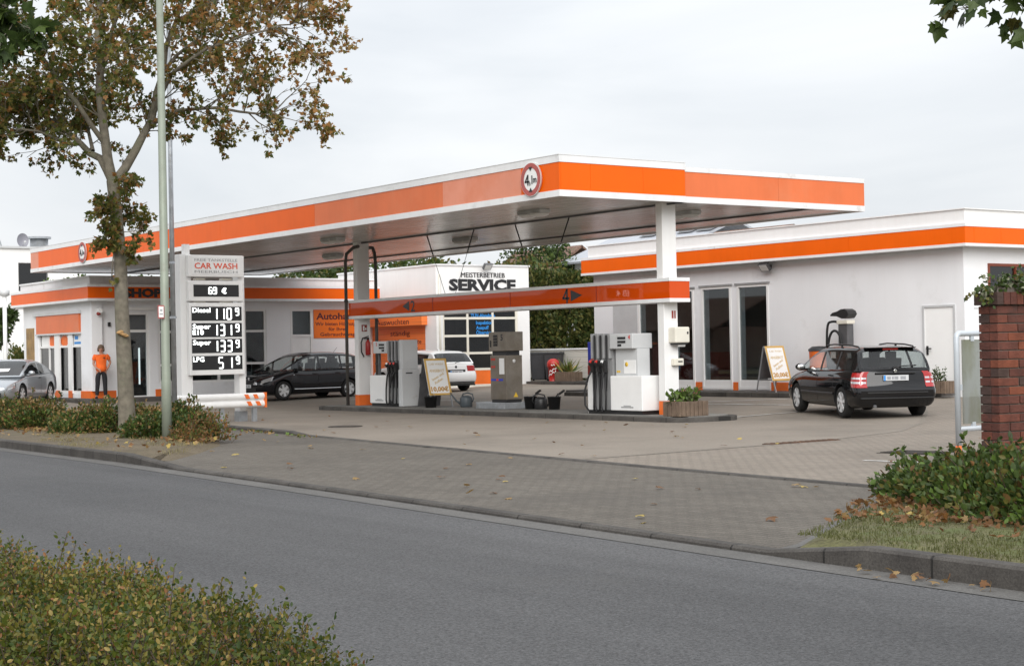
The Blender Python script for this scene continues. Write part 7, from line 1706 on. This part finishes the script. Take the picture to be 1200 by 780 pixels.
B=MB(); B.box(-64.9,-59.8,58.2,64,0,6.4); B.build('wall',M['render'],hs2)
B=MB(); roofpoly(B,[(-65.3,57.6,6.3),(-59.4,57.6,6.3),(-59.4,61,7.75),(-65.3,61,7.75)]); roofpoly(B,[(-59.4,64.4,6.3),(-65.3,64.4,6.3),(-65.3,61,7.75),(-59.4,61,7.75)]); B.build('roof',M['tiles'],hs2,recalc=True)
t=thing('grey_house','pale gabled house glimpsed between the trees behind the service building','house',(-83,62,0)); B=MB(); B.box(-86,-80,60,66,0,5.8); B.build('wall',M['white'],t); B=MB(); roofpoly(B,[(-86.5,59.6,5.7),(-79.5,59.6,5.7),(-79.5,63,8.0),(-86.5,63,8.0)]); roofpoly(B,[(-79.5,66.4,5.7),(-86.5,66.4,5.7),(-86.5,63,8),(-79.5,63,8)]); B.build('roof',M['tiles'],t,recalc=True)

# ------------------------------------------------------------------ the attendant
def skin(name,verts,edges,radii,m,parent,sub=2,root=0):
    me=bpy.data.meshes.new(name); me.from_pydata(verts,edges,[]); o=bpy.data.objects.new(name,me); col.objects.link(o)
    md=o.modifiers.new('skin','SKIN'); md.use_smooth_shade=True; md.branch_smoothing=.4
    for i,r in enumerate(radii): me.skin_vertices[0].data[i].radius=(r if isinstance(r,tuple) else (r,r)); me.skin_vertices[0].data[i].use_root=(i==root)
    s_=o.modifiers.new('sub','SUBSURF'); s_.levels=sub; s_.render_levels=sub
    bpy.context.view_layer.update(); dg=bpy.context.evaluated_depsgraph_get(); m2=bpy.data.meshes.new_from_object(o.evaluated_get(dg)); o.modifiers.clear(); o.data=m2; m2.materials.clear(); m2.materials.append(m); m2.polygons.foreach_set('use_smooth',[True]*len(m2.polygons)); o.parent=parent; return o
M['skin']=mat('skin',(.42,.21,.14),.55,var=.08,vscale=6); M['shirt']=mat('orange_polo_shirt',(.80,.13,.012),.8,var=.12,vscale=5); M['trousers']=mat('black_trousers',(.014,.014,.017),.85,var=.2,vscale=6); M['hair']=mat('grey_brown_hair',(.13,.085,.055),.8,var=.3,vscale=20); M['shoe']=mat('black_shoes',(.015,.014,.014),.4,var=.1)
per=thing('person','person in an orange polo shirt and black trousers standing at the shop wall','person',(-51.35,20.45,.2),math.atan2(-20.45,51.35)+R(90)+R(4))
# local frame: x to the figure's left, -y forward (towards the road)
V=[(0,0,.93),(0,.0,1.05),(0,0,1.2),(0,.01,1.36),(0,.01,1.46),(0,-.005,1.54),(0,-.01,1.62),(0,-.01,1.70),
   (.19,.01,1.42),(.30,.05,1.18),(.205,-.05,.99),(.17,-.09,.95),
   (-.19,.01,1.42),(-.25,.0,1.14),(-.15,-.15,1.0),(-.085,-.19,.955),
   (.10,0,.88),(.115,-.01,.48),(.13,.02,.09),(.15,-.12,.04),
   (-.10,0,.88),(-.125,-.01,.48),(-.15,.02,.09),(-.17,-.12,.04)]
E_=[(0,1),(1,2),(2,3),(3,4),(4,5),(5,6),(6,7),(3,8),(8,9),(9,10),(10,11),(3,12),(12,13),(13,14),(14,15),(0,16),(16,17),(17,18),(18,19),(0,20),(20,21),(21,22),(22,23)]
Rd=[(.16,.13),(.155,.13),(.165,.13),(.17,.115),(.07,.07),(.06,.06),(.085,.10),(.07,.085),.07,.043,.03,.03,.07,.043,.03,.03,.09,.06,.042,.035,.09,.06,.042,.035]
def fingers(base,dir_,side):
    b=len(V); i0=base
    d=Vector(dir_).normalized(); s_=Vector(side).normalized(); w_=Vector(V[i0])
    for k,l in enumerate((.07,.08,.075,.06)):
        a=w_+d*.035+s_*(k-1.5)*.02; c_=a+d*l*.5; e=c_+(d*.7+Vector((0,.3,-.6))*.5).normalized()*l*.45
        n0=len(V); V.extend([tuple(a),tuple(c_),tuple(e)]); E_.extend([(i0,n0),(n0,n0+1),(n0+1,n0+2)]); Rd.extend([.010,.0085,.007])
    a=w_+s_*.035-d*.0; n0=len(V); V.extend([tuple(a),tuple(a+d*.04+s_*.015)]); E_.extend([(i0,n0),(n0,n0+1)]); Rd.extend([.011,.008])
fingers(11,(-.25,-.75,-.6),(0,-.6,.8)); fingers(15,(.6,-.35,-.7),(.3,-.4,.85))
skin('body',V,E_,Rd,M['skin'],per,2)
skin('shirt',[(0,0,.83),(0,0,1.05),(0,0,1.22),(0,.01,1.36),(0,.01,1.44),(.19,.01,1.42),(.265,.035,1.26),(-.19,.01,1.42),(-.235,.008,1.24)],[(0,1),(1,2),(2,3),(3,4),(3,5),(5,6),(3,7),(7,8)],[(.19,.165),(.20,.18),(.20,.165),(.195,.135),(.09,.085),.085,.075,.085,.075],M['shirt'],per,2,2)
skin('trousers',[(0,0,1.0),(0,0,.93),(.10,0,.86),(.115,-.01,.48),(.13,.02,.08),(-.10,0,.86),(-.125,-.01,.48),(-.15,.02,.08)],[(0,1),(1,2),(2,3),(3,4),(1,5),(5,6),(6,7)],[(.165,.14),(.17,.145),.105,.078,.066,.105,.078,.066],M['trousers'],per,2,1)
for sx,x in ((1,.14),(-1,-.16)):
    B=MB(); B.ell((x+sx*.01,-.05,.045),(.05,.135,.05),12,8); B.box(x-.045,x+.065 if sx>0 else x+.045,-.17,.08,.0,.02); B.build('shoe',M['shoe'],per,world=False)
B=MB(); B.ell((0,.012,1.685),(.098,.112,.095),14,10); 
for sx in(-1,1): B.ell((sx*.085,.02,1.62),(.035,.07,.085),10,8)
B.ell((0,.07,1.62),(.085,.055,.1),12,8); B.build('hair',M['hair'],per,world=False)
B=MB(); 
for sx in(-1,1): B.ell((sx*.034,-.092,1.635),(.011,.008,.008),8,6)
B.build('eyes',M['screen'],per,world=False)
B=MB(); B.ell((0,-.115,1.605),(.014,.018,.022),8,6); B.build('nose',M['skin'],per,world=False)
B=MB(); B.ell((0,-.098,1.565),(.026,.008,.007),8,6); B.build('mouth',M['darkred'],per,world=False)
B=MB(); B.obox((.09,-.122,1.33),(.035,0,0),(0,.01,0),(0,0,.014)); B.build('chest_print',M['screen'],per,world=False)
# ------------------------------------------------------------------ houses added unseen behind the camera, shaped for reflections in panes and paint
M['hbrick']=mat('brown_house_brick',(.16,.085,.06),.9,var=.25,vscale=3); M['hrender']=mat('beige_house_render',(.42,.38,.32),.9,var=.1,vscale=1)
for i,(x0,x1,hh,mm) in enumerate([(-150,-128,2.9,'hbrick'),(-124,-106,2.8,'hrender'),(-101,-84,2.9,'hbrick'),(-78,-58,4.6,'hbrick'),(-52,-34,6.3,'hrender'),(-28,-8,6.0,'hbrick'),(-2,18,6.2,'hrender'),(24,46,6.0,'hbrick')]):
    t=thing('reflection_house',['brown brick','beige rendered'][mm=='hrender']+' house added unseen behind the viewer for reflections, number %s from the far end'%['one','two','three','four','five','six','seven','eight'][i],'house',((x0+x1)/2,-18,0),group='unseen houses added for reflections')
    B=MB(); wn=[(x0+1.5+k*3.2,x0+3.1+k*3.2,z,z+1.4) for k in range(int((x1-x0-3)/3.2)) for z in (1.0,3.8) if z+1.5<hh]; wall_holes(B,'y',-14.3,-14,x0,x1,0,hh,wn); B.box(x0,x1,-24,-14.301,0,hh-.02); B.build('wall',M[mm],t)
    B=MB(); roofpoly(B,[(x0-.4,-13.5,hh-.1),(x1+.4,-13.5,hh-.1),(x1+.4,-19,hh+2.2),(x0-.4,-19,hh+2.2)]); roofpoly(B,[(x1+.4,-24.5,hh-.1),(x0-.4,-24.5,hh-.1),(x0-.4,-19,hh+2.2),(x1+.4,-19,hh+2.2)]); B.build('roof',M['tiles'],t,recalc=True)
    for a,b_,c_,d in wn: B=MB(); B.box(a,b_,-14.2,-14.15,c_,d); B.build('window',M['screen'],t)

for i,(x,y,h_) in enumerate([(9,15,5.2),(12,23,6.0),(8,31,5.4),(14,38,6.0)]):  # unseen trees added to darken the reflections in the estate car's paint
    mass_tree('unseen tree added to darken reflections, number %s from the road'%['one','two','three','four'][i],(x,y,0),6,(h_*.58,3.6,3.6,h_*.44),2600,.35,gm,[.45,.4,.15],group='unseen trees added for reflections',lobes=12)
